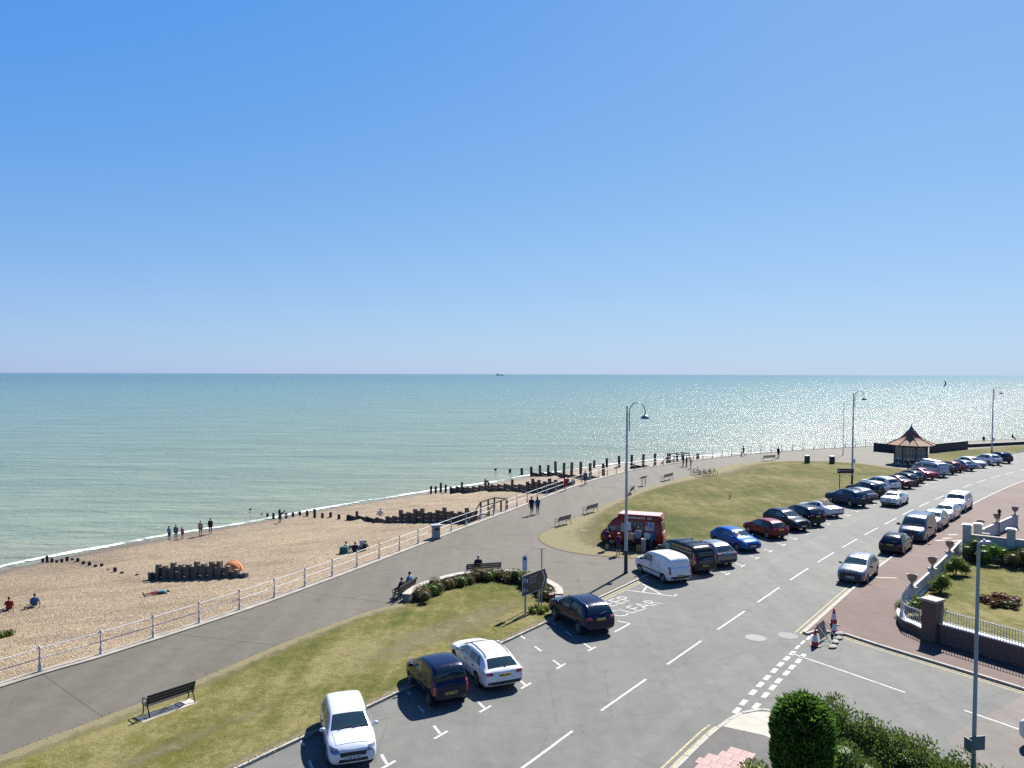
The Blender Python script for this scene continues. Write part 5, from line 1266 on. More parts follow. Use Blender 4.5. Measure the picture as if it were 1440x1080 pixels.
p = G(905, 683, LAND_Z); root = empty('information_lectern', (p.x, p.y, LAND_Z), R(40), 'slanted information lectern on two thin legs at the lawn edge', 'lectern')
for x in (-.3, .3): MB().bar((x, 0, 0), (x, 0, .95), .06).build('leg', M_iron_b, root)
MB().box((0, 0, 0), (.95, .60, .04), M=Matrix.Translation((0, 0, 1.02)) @ Matrix.Rotation(R(-28), 4, 'X')).build('panel', plain('lectern_panel', (.05, .05, .055), .9), root)
# litter bins
def litter_bin(u, v, label, body, lid, k=1.0):
    p = G(u, v, LAND_Z); root = empty('litter_bin', (p.x, p.y, LAND_Z), R(20), label, 'litter bin', 'litter bins on the promenade')
    MB().box((0, 0, .50 * k), (.56 * k, .56 * k, 1.0 * k)).build('body', body, root); MB().box((0, 0, .03), (.66 * k, .66 * k, .06)).build('base', M_blackp, root)
    MB().box((0, 0, 1.10 * k), (.86 * k, .70 * k, .12)).build('lid', lid, root); MB().box((0, -.285 * k, .82 * k), (.40 * k, .02, .16)).build('opening', M_blackp, root)
dg_ = plain('bin_green', (.012, .040, .030), .5); pale = plain('bin_lid', (.55, .55, .52), .6); grey_ = plain('bin_grey', (.30, .33, .35), .5)
litter_bin(1135, 651, 'dark green litter bin with pale lid near the backless seat', dg_, pale); litter_bin(1170, 652, 'dark green litter bin with pale lid nearer the shelter', dg_, pale); litter_bin(613, 757.5, 'grey litter bin standing against the promenade railing', grey_, grey_)
o = MB().box((0, 0, .40), (.30, .30, .80), taper=.92); o = o.build('bollard', plain('bollard_red_brown', (.22, .05, .035), .6)); o.location = (*kerb_l(10.4).lerp(Vector((2.0, 44.0)), .8), LAND_Z); tag(o, 'short red brown bollard beside the navy off-roader at the planter', 'bollard')
p = G(1289, 666, LAND_Z); root = empty('marker_post', (p.x, p.y, LAND_Z), 0, 'thin post with round white disc on top near the shelter', 'marker post')
MB().tube([(0, 0, 0), (0, 0, 1.25)], .04, 8).build('post', M_blackp, root, True); MB().ell((0, 0, 1.38), (.17, .17, .17), 12, 8).build('disc', M_whitep, root, True)

# --- signs
M_brown = plain('sign_brown', (.035, .012, .010), .45); M_blue = plain('sign_blue', (.015, .05, .30), .45); M_let = plain('sign_white', (.72, .72, .70), .5); M_back = plain('sign_edge', (.42, .42, .42), .5)
def text_mesh(txt, size, mat, parent, loc, name='lettering'):
    cu = bpy.data.curves.new(txt, 'FONT'); cu.body = txt; cu.size = size; cu.align_x = 'CENTER'; cu.align_y = 'CENTER'; cu.offset = .004 * size * 4
    t = bpy.data.objects.new('t', cu); COL.objects.link(t); bpy.context.view_layer.update()
    me = bpy.data.meshes.new_from_object(t.evaluated_get(bpy.context.evaluated_depsgraph_get())); bpy.data.objects.remove(t)
    me.materials.clear(); me.materials.append(mat); o = link(name, me, parent); o.location = loc; o.rotation_euler = (R(90), 0, 0); return o
A, B = Vector((.82, 42.6)), Vector((1.60, 43.68)); d = (B - A).normalized(); ang = math.atan2(d.y, d.x)
root = empty('direction_sign', (A.x, A.y, LAND_Z + .02), ang, 'large brown arrow-shaped direction sign with two blue parking symbols on two posts', 'sign')
for x in (0, (B - A).length): MB().tube([(x, .05, 0), (x, .05, 2.2)], .045, 10).build('post', M_back, root, True)
x0, x1, xt, zb_, zt_ = -.40, 1.82, 2.10, 1.12, 2.24
pl = MB(); pl.v = [(x, y, z) for y in (-.02, .02) for x, z in ((x0, zb_), (x1, zb_), (xt, (zb_ + zt_) / 2), (x1, zt_), (x0, zt_))]; pl.f = [(0, 1, 2, 3, 4), (9, 8, 7, 6, 5)] + [(i, 5 + i, 5 + (i + 1) % 5, (i + 1) % 5) for i in range(5)]; pl.mi = [0] * 7
panel = pl.build('panel', M_brown, root)
bd = MB(); ring_ = [(x0, zb_), (x1, zb_), (xt, (zb_ + zt_) / 2), (x1, zt_), (x0, zt_)]
for (xa, za), (xb, zb2) in zip(ring_, ring_[1:] + ring_[:1]): bd.bar((xa, -.024, za), (xb, -.024, zb2), .012, .025)
bd.build('border', M_let, panel)
ch = MB(); ch.bar((1.56, -.026, zb_ + .08), (1.84, -.026, (zb_ + zt_) / 2), .012, .09); ch.bar((1.56, -.026, zt_ - .08), (1.84, -.026, (zb_ + zt_) / 2), .012, .09); ch.build('chevron', M_let, panel)
for z in (1.94, 1.40):
    sq = MB().box((-.22, -.024, z), (.30, .012, .36)).build('parking_square', M_blue, panel); text_mesh('P', .34, M_let, sq, (-.22, -.032, z))
    MB().box((.06, -.024, z - .04), (.17, .012, .2), taper=.6).build('pictogram', M_let if z > 1.6 else plain('sign_sand', (.45, .33, .16), .5), panel)
for z, ln in ((2.02, .80), (1.86, .62), (1.70, .74)):
    wd_ = MB(); x = .28
    while x < .28 + ln: w_ = rg.uniform(.05, .09); wd_.box((x + w_ / 2, -.024, z), (w_, .008, rg.uniform(.07, .10))); x += w_ + .025
    tag(wd_.build('word_row', plain('sign_dull_white', (.34, .30, .28), .5), panel), kind='stuff')
root = empty('parking_sign', (.75, 43.2, LAND_Z + .02), R(-12), 'narrow white and blue parking plate on a thin pole behind the brown sign', 'sign')
MB().tube([(0, .04, 0), (0, .04, 3.25)], .035, 8).build('post', M_back, root, True); MB().box((0, -.01, 2.75), (.28, .02, .80)).build('plate', plain('plate_pale_blue', (.55, .62, .72), .5), root); MB().box((0, -.03, 3.0), (.16, .012, .16)).build('parking_square', M_blue, root)
root = empty('sign_pole', (1.75, 44.4, LAND_Z + .02), R(-12), 'bare thin grey pole with a small crosspiece behind the brown sign', 'pole')
MB().tube([(0, 0, 0), (0, 0, 3.3)], .035, 8).build('post', M_metal, root, True); MB().bar((-.22, 0, 3.3), (.22, 0, 3.3), .05).build('crosspiece', M_metal, root)
p = G(1180.5, 690, LAND_Z); root = empty('tourist_sign', (p.x, p.y, LAND_Z), R(-4), 'brown rectangular tourist sign by the roadside lamp post', 'sign')
MB().tube([(0, 0, 0), (0, 0, 2.1)], .05, 8).build('post', M_iron_b, root, True); pn = MB().box((.65, 0, 2.3), (1.85, .04, .55)).build('panel', plain('tourist_brown', (.06, .022, .014), .5), root); MB().box((.65, -.024, 2.34), (1.2, .01, .10)).build('word_row', plain('sign_dull_white', (.34, .30, .28), .5), pn); MB().box((-.12, -.024, 2.3), (.20, .01, .20)).build('pictogram', M_let, pn)

# --- ice cream van
def ice_extra(P, add):
    L_, s_ = 4.98, 1
    add('roof_panel', MB().box((1.9, 0, 2.47), (3.2, 1.55, .06)), plain('van_roof_glare', (.42, .22, .22), .5), smooth=False)  # pale pink puts the glare on the roof into its colour
    hb = MB(); hb.box((1.92, .80, 2.26), (3.3, .14, .34)); i = add('header_board', hb, PAINT['icered'], smooth=False)
    wd_ = MB(); x = 1.0
    for k in range(11):
        if k != 2: wd_.box((x, .875, 2.26), (.11, .01, .15))
        x += .17
    add('board_lettering', wd_, M_let, parent=i, smooth=False); STUFF.add('board_lettering')
    hb2 = MB(); hb2.box((.22, 0, 2.24), (.14, 1.5, .34)); i2 = add('header_board', hb2, PAINT['icered'], smooth=False)
    wd2 = MB()
    for k in range(7): wd2.box((.145, -.42 + .14 * k, 2.24), (.01, .09, .13))
    add('board_lettering', wd2, M_let, parent=i2, smooth=False)
    hb3 = MB(); hb3.box((3.55, 0, 2.22), (.12, 1.3, .42)); add('header_board', hb3, plain('board_dark', (.06, .02, .05), .5), smooth=False)
    for k, (xa, xb, za, zb2, m) in enumerate(((1.55, 2.85, 1.12, 1.96, M_glass), (.72, 1.42, 1.30, 1.98, plain('poster_pale', (.46, .48, .50), .5)), (.60, 1.40, .72, 1.22, plain('poster_blue', (.06, .12, .34), .5)), (2.95, 3.30, 1.10, 1.80, plain('menu_cream', (.48, .42, .32), .5)))):
        add('serving_hatch' if k == 0 else 'poster', P.patch([(xa, 1, za), (xb, 1, za), (xb, 1, zb2), (xa, 1, zb2)], (0, -1, 0), .012, 6, 4), m)
    for xa, za, m in ((.86, 1.62, plain('poster_blue', (.06, .12, .34), .5)), (1.22, 1.70, plain('poster_red', (.4, .03, .03), .5)), (1.1, .90, M_let), (.8, .95, plain('poster_gold', (.5, .33, .05), .5))):
        add('sticker', P.patch([(xa, 1, za), (xa + .2, 1, za), (xa + .18, 1, za + .24), (xa + .03, 1, za + .24)], (0, -1, 0), .018, 2, 2), m)
    add('counter_shelf', MB().box((2.2, 1.06, 1.08), (1.4, .26, .04)), M_chr, smooth=False)
    add('rear_glass', P.patch([(0, -.72, 1.32), (0, .72, 1.32), (0, .70, 1.86), (0, -.70, 1.86)], (1, 0, 0), .010, 6, 4), M_glass)
    for k in range(3): add('rear_lettering', P.patch([(0, -.45 + .1 * k, 1.14 - .16 * k), (0, .40 - .1 * k, 1.14 - .16 * k), (0, .40 - .1 * k, 1.21 - .16 * k), (0, -.45 + .1 * k, 1.21 - .16 * k)], (1, 0, 0), .010, 6, 1), plain('vinyl_pink', (.50, .32, .30), .5))
car_type('icevan', **{**midvan, 'H': 2.38, 'belt': 1.14, 'extra': [('i', ice_extra)], 'rr': .10, 'wt': 3.92, 'cowl': 4.50, 'wtop': .86, 'glass': M_glass2, 'windows': [(3.3, None)], 'doors': [(3.22, 4.2)]})
place_car('icevan', 9.6, 60.6, -70, 'icered', 'dark red ice cream van with serving hatch and boards round its roof', None, cat='van', name='ice_cream_van', z=LAND_Z + .02)
p = G(894, 776.5, .12); o = MB().box((0, 0, .26), (.36, .30, .52), taper=.92).build('waste_bin', plain('bin_yellow', (.36, .26, .05), .5)); o.location = (p.x + .25, p.y + .25, .12); tag(o, 'small yellow bin on the grass under the serving hatch', 'bin')
p = G(905, 776.5, .12); o = MB().box((0, 0, .5), (.34, .30, 1.0), taper=.96).build('waste_bin', grey_); o.location = (p.x, p.y + .1, .12); tag(o, 'tall grey bin standing beside the customers at the van', 'bin')

# --- curved planter wall and its benches
mb = MB(); wo_, wi_ = offset(WALL_ARC, -.20), offset(WALL_ARC, .20); n = len(WALL_ARC)
for z, A_ in ((0, wo_), (.50, wo_), (.50, wi_), (0, wi_)): mb.v += [(p.x, p.y, z) for p in A_]
for k in range(3):
    for i in range(n - 1): mb.f.append((k * n + i, k * n + i + 1, (k + 1) * n + i + 1, (k + 1) * n + i)); mb.mi.append(0)
mb.f += [(0, n, 2 * n, 3 * n), (n - 1, 4 * n - 1, 3 * n - 1, 2 * n - 1)]; mb.mi += [0, 0]
wall_o = tag(mb.build('planter_wall', plain('planter_wall_stone', (.24, .21, .18), .9, var=.3, scale=2.5, bump=.4)), 'curved low stone planter wall round the flower bed', 'wall')
cop = offset(WALL_ARC, 0.0)
for i in range(0, n - 3, 3):
    a, b = cop[i], cop[min(i + 3, n - 1)]; d_ = b - a; o = MB().box((0, 0, 0), (d_.length * .985, .48, .08)).build('coping_stone', M_stone, wall_o); o.location = ((a.x + b.x) / 2, (a.y + b.y) / 2, .54 + rnd.uniform(-.004, .004)); o.rotation_euler = (0, 0, math.atan2(d_.y, d_.x) + rnd.uniform(-.008, .008))
def arc_bench(i0_, i1_, label):
    outp = offset(WALL_ARC, -.62); a, b = outp[i0_], outp[i1_]; m = WALL_ARC[(i0_ + i1_) // 2]; f = ((a + b) / 2 - m).normalized(); bench(a, b, label, f)
    return a, b, f
a, b, f = arc_bench(0, 9, 'dark bench against the left end of the planter wall'); fa = math.degrees(math.atan2(f.x, f.y))
for t, lab, top, hh, kw in ((.32, 'person in black sitting on the planter bench beside another', 'black', 1.6, dict(arms='black')), (.78, 'person in pale top and dark cap of hair sitting on the planter bench', 'sky', 1.72, {})):
    q = a.lerp(b, t) + f * .05; person((q.x, q.y, LAND_Z + .02), fa, 'sit', lab, top, 'black', h=hh, legs='black', group='people sitting on the planter benches', **kw)
a, b, f = arc_bench(26, 34, 'dark bench at the top of the planter wall'); fa = math.degrees(math.atan2(f.x, f.y))
q = a.lerp(b, .35) + f * .05; person((q.x, q.y, LAND_Z + .02), fa, 'sit', 'broad person in black with grey hair sitting alone on a planter bench', 'black', 'black', h=1.8, legs='black', arms='black', hair=2, group='people sitting on the planter benches')

# --- bicycles at the stand
def bicycle(x, y, rz, label, col):
    root = empty('bicycle', (x, y, LAND_Z), rz, label, 'bicycle', 'bicycles parked on the lawn edge')
    for wx in (-.52, .52):
        w_ = MB(); w_.tube([(wx + .33 * math.cos(a), 0, .34 + .33 * math.sin(a)) for a in [2 * math.pi * k / 20 for k in range(21)]], .026, 6)
        for k in range(8): a = math.pi * k / 8; w_.tube([(wx + .32 * math.cos(a), 0, .34 + .32 * math.sin(a)), (wx - .32 * math.cos(a), 0, .34 - .32 * math.sin(a))], .003, 4)
        w_.build('wheel', M_tyre, root, True)
    fr = MB(); A_, B_, C_, D_ = (-.52, 0, .34), (-.10, 0, .30), (-.24, 0, .82), (.36, 0, .80)
    for q in ((A_, B_), (A_, C_), (B_, C_), (C_, D_), (B_, D_), (D_, (.52, 0, .34)), (C_, (-.27, 0, .95)), (D_, (.33, 0, 1.02))): fr.tube(q, .028, 6)
    fr.build('frame', col, root, True); MB().ell((-.28, 0, .97), (.13, .07, .035), 8, 6).build('saddle', M_blackp, root, True); MB().tube([(.26, -.28, 1.03), (.36, -.1, 1.05), (.36, .1, 1.05), (.26, .28, 1.03)], .015, 6).build('handlebar', M_blackp, root, True)
for i, (u, v, rz, col, lab) in enumerate(((978, 668, .35, plain('bike_black', (.02, .02, .022), .4), 'black bicycle at the outer end of the parked cluster, front wheel out'), (986, 671, .1, plain('bike_red', (.22, .02, .02), .4), 'dark red bicycle parked in the cluster on the lawn edge'), (994, 669.5, -.2, plain('bike_grey', (.2, .21, .22), .4), 'grey bicycle parked in the cluster on the lawn edge'), (1001, 669, .2, plain('bike_blue', (.02, .05, .16), .4), 'dark blue bicycle closest to the open lawn'))):
    p = G(u, v, LAND_Z); bicycle(p.x, p.y, rz, lab, col)

# --- the shelter
p = G(1280, 655, LAND_Z); SH = Vector((60.2, 116.4))
root = empty('seafront_shelter', (SH.x, SH.y, LAND_Z), R(12), 'octagonal seafront shelter with swept red tiled roof and green finial', 'shelter'); root.scale = (.885, .885, 1.0)
M_tile = NT('roof_tile'); v_ = M_tile.coord('Object'); nz = M_tile.noise(v_, 1.1, 5, .7)
M_tile.set(Base_Color=M_tile.mix(.5, M_tile.ramp(nz, [(.3, (.13, .05, .03)), (.55, (.20, .10, .058)), (.75, (.25, .165, .09))]), M_tile.ramp(M_tile.noise(v_, 9, 3), [(.3, (.11, .05, .034)), (.7, (.25, .14, .085))])), Roughness=.85, Normal=M_tile.bump(M_tile.noise(v_, 16, 2), .5, .04)); M_tile = M_tile.m
M_green = plain('shelter_green', (.015, .050, .042), .5); M_copper = plain('copper_green', (.09, .20, .17), .6, var=.3); M_panel = plain('shelter_cream', (.60, .58, .52), .6)
oct8 = lambda r, z, ph=22.5: [(r * math.cos(R(ph + 45 * k)), r * math.sin(R(ph + 45 * k)), z) for k in range(8)]
rz_ = lambda z: z if z < 2.97 else 2.97 + (z - 2.97) * .84
def rings(lst, name, mat, parent, smooth=False):
    mb = MB()
    for r, z in lst: mb.v += oct8(r, rz_(z))
    for i in range(len(lst) - 1):
        for k in range(8): k2 = (k + 1) % 8; mb.f.append((i * 8 + k, i * 8 + k2, (i + 1) * 8 + k2, (i + 1) * 8 + k)); mb.mi.append(0)
    return mb.build(name, mat, parent, smooth)
rings([(3.0, 0), (3.0, .14), (0.01, .14)], 'plinth', M_conc, root)
roof = rings([(3.75, 2.92), (3.85, 2.98), (3.1, 3.34), (2.3, 3.72), (1.65, 4.15), (1.15, 4.65), (.80, 5.10), (.62, 5.38)], 'roof', M_tile, root)
for k in range(8):
    a = R(22.5 + 45 * k); pts = [(r * math.cos(a), r * math.sin(a), rz_(z) + .03) for r, z in ((3.85, 2.98), (3.1, 3.34), (2.3, 3.72), (1.65, 4.15), (1.15, 4.65), (.62, 5.38))]
    MB().tube(pts, .06, 6).build('hip_tile', M_tile, roof, True)
rings([(.72, 5.30), (.66, 5.42), (.42, 5.72), (.26, 6.0), (.10, 6.25), (.03, 6.7), (.0, 6.72)], 'roof_cap', M_copper, roof)
rings([(3.75, 2.92), (2.6, 2.96), (0.01, 3.0)], 'soffit', M_green, root); rings([(2.72, 2.62), (2.72, 2.94), (2.55, 2.94), (2.55, 2.62), (2.72, 2.62)], 'wall_plate', M_green, root)
cn = oct8(2.62, 0)
for k in range(8):
    x, y, _ = cn[k]; MB().lathe([(.14, .14), (.14, .30), (.09, .36), (.075, 2.3), (.13, 2.45), (.15, 2.64)], 10, (x, y, 0)).build('column', M_green, root, True)
    x2, y2, _ = cn[(k + 1) % 8]; mx, my = (x + x2) / 2, (y + y2) / 2; ang = math.atan2(y2 - y, x2 - x); ln = math.hypot(x2 - x, y2 - y) - .3
    T_ = Matrix.Translation((mx * .96, my * .96, 0)) @ Matrix.Rotation(ang, 4, 'Z')
    sc = MB(); sc.box((0, 0, .55), (ln, .06, .82), M=T_)
    for i in range(4): sc.box((-ln / 2 + ln * i / 3, 0, 1.78), (.07, .07, 1.7), M=T_)
    sc.box((0, 0, .98), (ln, .08, .08), M=T_); sc.box((0, 0, 2.58), (ln, .08, .12), M=T_); sc.box((0, 0, 1.9), (ln, .05, .05), M=T_)
    for s_ in (-1, 1):
        for q in range(6):
            a0_, a1_ = math.pi * q / 6, math.pi * (q + 1) / 6; cx = s_ * ln / 4
            sc.bar(T_ @ Vector((cx + ln * .22 * math.cos(a0_), 0, 2.12 + .40 * math.sin(a0_))), T_ @ Vector((cx + ln * .22 * math.cos(a1_), 0, 2.12 + .40 * math.sin(a1_))), .05)
    pn = sc.build('screen', M_panel, root)
    for s_ in (-1, 0, 1): MB().box((s_ * ln / 3, 0, 1.75), (ln / 3 - .06, .015, 1.5), M=T_).build('pane', M_glass2, pn)
    for s_ in (-1, 1): MB().box((s_ * ln / 4, -.035 if True else 0, .52), (ln * .36, .03, .5), M=T_ ).build('recess', M_blackp, pn)
# dark windbreak walls either side of the shelter, and the low wall beyond
M_navyw = plain('navy_wall', (.014, .018, .034), .6, var=.3)
def low_wall(u0, v0, u1, v1, h, label, mat=M_navyw, th=.3):
    a, b = G(u0, v0, LAND_Z).xy, G(u1, v1, LAND_Z).xy; d_ = b - a; m = (a + b) / 2
    root = empty('seafront_wall', (m.x, m.y, LAND_Z), math.atan2(d_.y, d_.x), label, 'wall')
    MB().box((0, 0, h / 2), (d_.length, th, h)).build('wall', mat, root); MB().box((0, 0, h + .04), (d_.length + .1, th + .12, .08)).build('coping', mat, root)
low_wall(1229, 634, 1260, 637, 1.4, 'dark navy windbreak wall on the sea side left of the shelter')
low_wall(1308, 637, 1360, 631.5, 1.45, 'dark navy windbreak wall right of the shelter')
low_wall(1362, 629, 1500, 622, .55, 'long low dark sea wall beyond the far lawn')
for u, v in ((1383, 624), (1424, 621)): 
    q = G(u, v, LAND_Z); person((q.x, q.y, LAND_Z + .3), 200 if u < 1400 else 150, 'sit', 'dark clothed person sitting on the low sea wall ' + ('near the farther lamp post' if u < 1400 else 'well beyond the farther lamp post'), 'black', 'black', legs='black', arms='black', group='people sitting on the far sea wall')
# tent, bags and towel on the beach
t_o = plain('tent_orange', (.60, .20, .06), .8, var=.2, scale=2.0)
mb = MB(); mb.ell((0, 0, 0), (1.0, .8, .95), 18, 12); mb.tube([(1.0 * math.cos(R(a_)), 0, .95 * math.sin(R(a_)) + .01) for a_ in range(0, 181, 15)], .03, 6); mb.tube([(0, .8 * math.cos(R(a_)), .95 * math.sin(R(a_)) + .01) for a_ in range(0, 181, 15)], .03, 6)
o = mb.build('beach_tent', t_o, None, True); o.location = GB(321, 806) + Vector((0.1, .8, .0)); o.scale = (.82, .82, .82); o.rotation_euler = (0, 0, R(-20)); tag(o, 'orange dome beach tent pitched behind the near groyne', 'tent')
p = GB(484, 778); o = MB().box((0, 0, .28), (.75, .45, .56), taper=.82).build('beach_bag', plain('bag_green', (.03, .16, .11), .8)); o.location = p; tag(o, 'green beach bag beside the seated group', 'bag')
p = GB(506, 774); o = MB().tube([(0, 0, .02), (.1, .1, .45), (.0, .25, .75), (.25, .3, .8), (.3, .1, .4), (.4, .0, .02)], .12, 8).build('towel', CLOTH['white'], None, True); o.location = p; tag(o, 'white towel propped up beside the seated group', 'towel')
# kite and ship out at sea
def at_dist(u, v, y):
    d_ = _right * ((u - 720) / F_PX) - _up * ((v - CY) / F_PX) + _fw; t = y / d_.y; return Vector((d_.x * t, y, CAM_H + d_.z * t))
p = at_dist(1324, 540, 420); mb = MB()
for i in range(9):
    a = R(-70 + 17.5 * i)
    for k in range(3): mb.v.append((2.0 * math.sin(a), .6 * (k - 1), 2.0 * math.cos(a) * 1.2 + (.15 if k == 1 else 0)))
for i in range(8):
    for k in range(2): q0 = i * 3 + k; mb.f.append((q0, q0 + 3, q0 + 4, q0 + 1)); mb.mi.append(0)
o = mb.build('kite', plain('kite_blue', (.02, .16, .42), .6), None, True); o.location = p; o.rotation_euler = (.3, R(70), .4); tag(o, 'blue kite flying low over the glittering sea', 'kite')
p = Vector((at_dist(703, 526, 11000).x, 11000, SEA_Z)); root = empty('cargo_ship', p, R(8), 'faint cargo ship on the horizon', 'ship'); M_ship = plain('ship_grey', (.34, .42, .48), .9)
h_ = MB(); h_.prism([(-50, -8), (42, -8), (56, 0), (42, 8), (-50, 8)], 0, 9); h_.build('hull', M_ship, root); MB().box((-36, 0, 18), (16, 12, 18)).build('bridge', M_ship, root)
for x in (-8, 14, 30): MB().box((x, 0, 16), (2, 2, 16)).build('mast', M_ship, root)
# gulls and pigeons
def bird(loc, rz, label, s=1.0):
    root = empty('bird', loc, rz, label, 'bird'); m = plain('bird_dark', (.03, .03, .035), .7)
    MB().ell((0, 0, .17 * s), (.17 * s, .075 * s, .08 * s), 10, 6).build('body', m, root, True); MB().ell((.15 * s, 0, .28 * s), (.05 * s, .04 * s, .045 * s), 8, 6).build('head', m, root, True)
    MB().tube([(.10 * s, 0, .2 * s), (.14 * s, 0, .27 * s)], .035 * s, 6).build('neck', m, root, True); MB().lathe([(.012, 0), (.0, .05)], 6).build('beak', m, root).location = (.19 * s, 0, .28 * s)
    MB().box((-.22 * s, 0, .16 * s), (.16 * s, .05 * s, .02 * s)).build('tail', m, root)
    for y in (-.03, .03): MB().bar((0, y * s, 0), (0, y * s, .12 * s), .012 * s).build('leg', m, root)
p = G(1026.5, 700.5, .12); bird(p, 1.0, 'dark bird standing on the open lawn', 1.5)
# ================================================================== PLANTS, GARDEN, ROADWORKS
def leaf_mat(name, c0, c1):
    c0, c1 = alb(c0, .85), alb(c1, .85)
    t = NT(name); inf = t.n('ObjectInfo'); v = t.world(); n1 = t.noise(v, 3.0, 3); g = t.n('NewGeometry')
    c = t.ramp(t.math('ADD', t.math('MULTIPLY', n1, .5), t.math('MULTIPLY', g.outputs['Random Per Island'], .5)), [(.25, c0), (.75, c1)])
    t.set(Base_Color=c, Roughness=.55, Specular_IOR_Level=.35)
    tr = t.n('BsdfTranslucent'); t.l(c, tr.inputs[0]); mx = t.n('MixShader'); mx.inputs[0].default_value = .35; t.l(t.b.outputs[0], mx.inputs[1]); t.l(tr.outputs[0], mx.inputs[2]); t.l(mx.outputs[0], t.out.inputs[0])
    return t.m
M_bark = plain('bark', (.09, .065, .045), .9, var=.3)
def leaves(mb, c, n, size, rr, droop=0.0, up=.3, slim=.45):
    """n small leaf faces round the centre points c = [(x, y, z, radius)]"""
    for _ in range(n):
        x, y, z, r = c[rr.randrange(len(c))]
        while True:
            d = Vector((rr.uniform(-1, 1), rr.uniform(-1, 1), rr.uniform(-1, 1)))
            if .05 < d.length <= 1: break
        p = Vector((x, y, z)) + d.normalized() * r * (rr.random() ** .35)
        a = (d.normalized() + Vector((rr.uniform(-.7, .7), rr.uniform(-.7, .7), rr.uniform(-.4, .8) + up))).normalized(); b = a.cross(Vector((rr.uniform(-1, 1), rr.uniform(-1, 1), rr.uniform(-1, 1)))).normalized()
        L_ = size * rr.uniform(.6, 1.3); w_ = L_ * slim; o = len(mb.v)
        mb.v += [tuple(p), tuple(p + a * L_ * .5 + b * w_ * .5), tuple(p + a * L_), tuple(p + a * L_ * .5 - b * w_ * .5)]; mb.f.append((o, o + 1, o + 2, o + 3)); mb.mi.append(0)
    return mb
def shrub(name, loc, clumps, n, size, mat, label, cat, seed, group=None, stems=5, slim=.45, up=.3):
    rr = random.Random(seed); root = empty(name, loc, 0, label, cat, group); s = MB()
    for k in range(stems):
        x, y, z, r = clumps[rr.randrange(len(clumps))]; s.tube([(rr.uniform(-.08, .08), rr.uniform(-.08, .08), -.05), (x * .5 + rr.uniform(-.1, .1), y * .5, z * .5), (x, y, z)], [.035, .022, .008], 5)
    s.build('stem', M_bark, root, True); core = MB()
    for x, y, z, r in clumps: core.ell((x, y, z), (r * .70, r * .70, r * .70), 8, 5)
    f = leaves(MB(), clumps, n, size, rr, up=up, slim=slim); base = len(f.v); f.v += core.v; f.f += [tuple(i + base for i in q) for q in core.f]; f.mi += [0] * len(core.f)
    tag(f.build('foliage', mat, root), kind='stuff'); return root
M_yew = leaf_mat('yew', (.030, .076, .010), (.14, .26, .034)); M_hedge = leaf_mat('hedge_leaf', (.045, .080, .015), (.13, .19, .036)); M_lime = leaf_mat('lime_leaf', (.07, .11, .02), (.20, .24, .05)); M_dull = leaf_mat('bed_leaf', (.05, .054, .018), (.14, .125, .048)); M_brownl = leaf_mat('bed_brown', (.08, .055, .024), (.19, .13, .055)); M_straw = leaf_mat('grass_blade', (.12, .14, .05), (.27, .28, .14)); M_redl = leaf_mat('red_leaf', (.075, .028, .02), (.16, .075, .045)); M_flower = leaf_mat('pale_flower', (.36, .33, .25), (.55, .52, .43))
# clipped conifer near the camera: dense upright sprays over a solid heart
rr = random.Random(3); T0 = Vector((8.42, 22.0, LAND_Z)); tree = empty('clipped_conifer', T0, 0, 'dense dark green clipped conifer with a rounded top beside the hedge', 'tree')
MB().tube([(0, 0, -.1), (0, 0, 1.5), (0, 0, 3.3)], [.16, .12, .04], 8).build('trunk', M_bark, tree, True)
prof = lambda z: .80 * (.74 + .26 * math.sin(min(1.0, max(0, z - .3) / 2.6) * math.pi / 2) if z < 2.95 else math.sqrt(max(0, 1 - ((z - 2.95) / 1.10) ** 2)))
cr = MB(); heart = MB(); heart.lathe([(max(.01, prof(z) * .80), z * .97) for z in [.15 + .2 * k for k in range(18)]] + [(.36, 3.66), (0, 3.74)], 18); 
for _ in range(40000):
    z = rr.uniform(.15, 4.12) if rr.random() < .70 else 2.95 + 1.10 * math.sqrt(max(0, 1 - rr.random() ** 1.3)) * .995
    r0 = prof(z)
    a = rr.uniform(0, 6.283); bump = 1 + .11 * mnoise.noise(Vector((math.cos(a) * 2.2, math.sin(a) * 2.2, z * 1.9))) + .08 * mnoise.noise(Vector((math.cos(a) * 7, math.sin(a) * 7, z * 5)))
    r_ = r0 * bump * rr.uniform(.80, 1.05); p = Vector((r_ * math.cos(a), r_ * math.sin(a), z))
    out = Vector((math.cos(a), math.sin(a), 0)); hi = max(0, z - 3.0); d = (out * rr.uniform(.1, .8) + Vector((rr.uniform(-.3, .3) * (1 + 2 * hi), rr.uniform(-.3, .3) * (1 + 2 * hi), rr.uniform(.5, 1.1) - .35 * hi))).normalized(); b = d.cross(Vector((rr.uniform(-1, 1), rr.uniform(-1, 1), rr.uniform(-1, 1)))).normalized()
    L_ = rr.uniform(.08, .20) * (1.9 if rr.random() < .05 else 1); w_ = min(L_ * .40, .075); o = len(cr.v)
    cr.v += [tuple(p), tuple(p + d * L_ * .5 + b * w_ * .5), tuple(p + d * L_), tuple(p + d * L_ * .5 - b * w_ * .5)]; cr.f.append((o, o + 1, o + 2, o + 3)); cr.mi.append(0)
base = len(cr.v); cr.v += heart.v; cr.f += [tuple(i + base for i in q) for q in heart.f]; cr.mi += [0] * len(heart.f)
tag(cr.build('crown', M_yew, tree), kind='stuff')
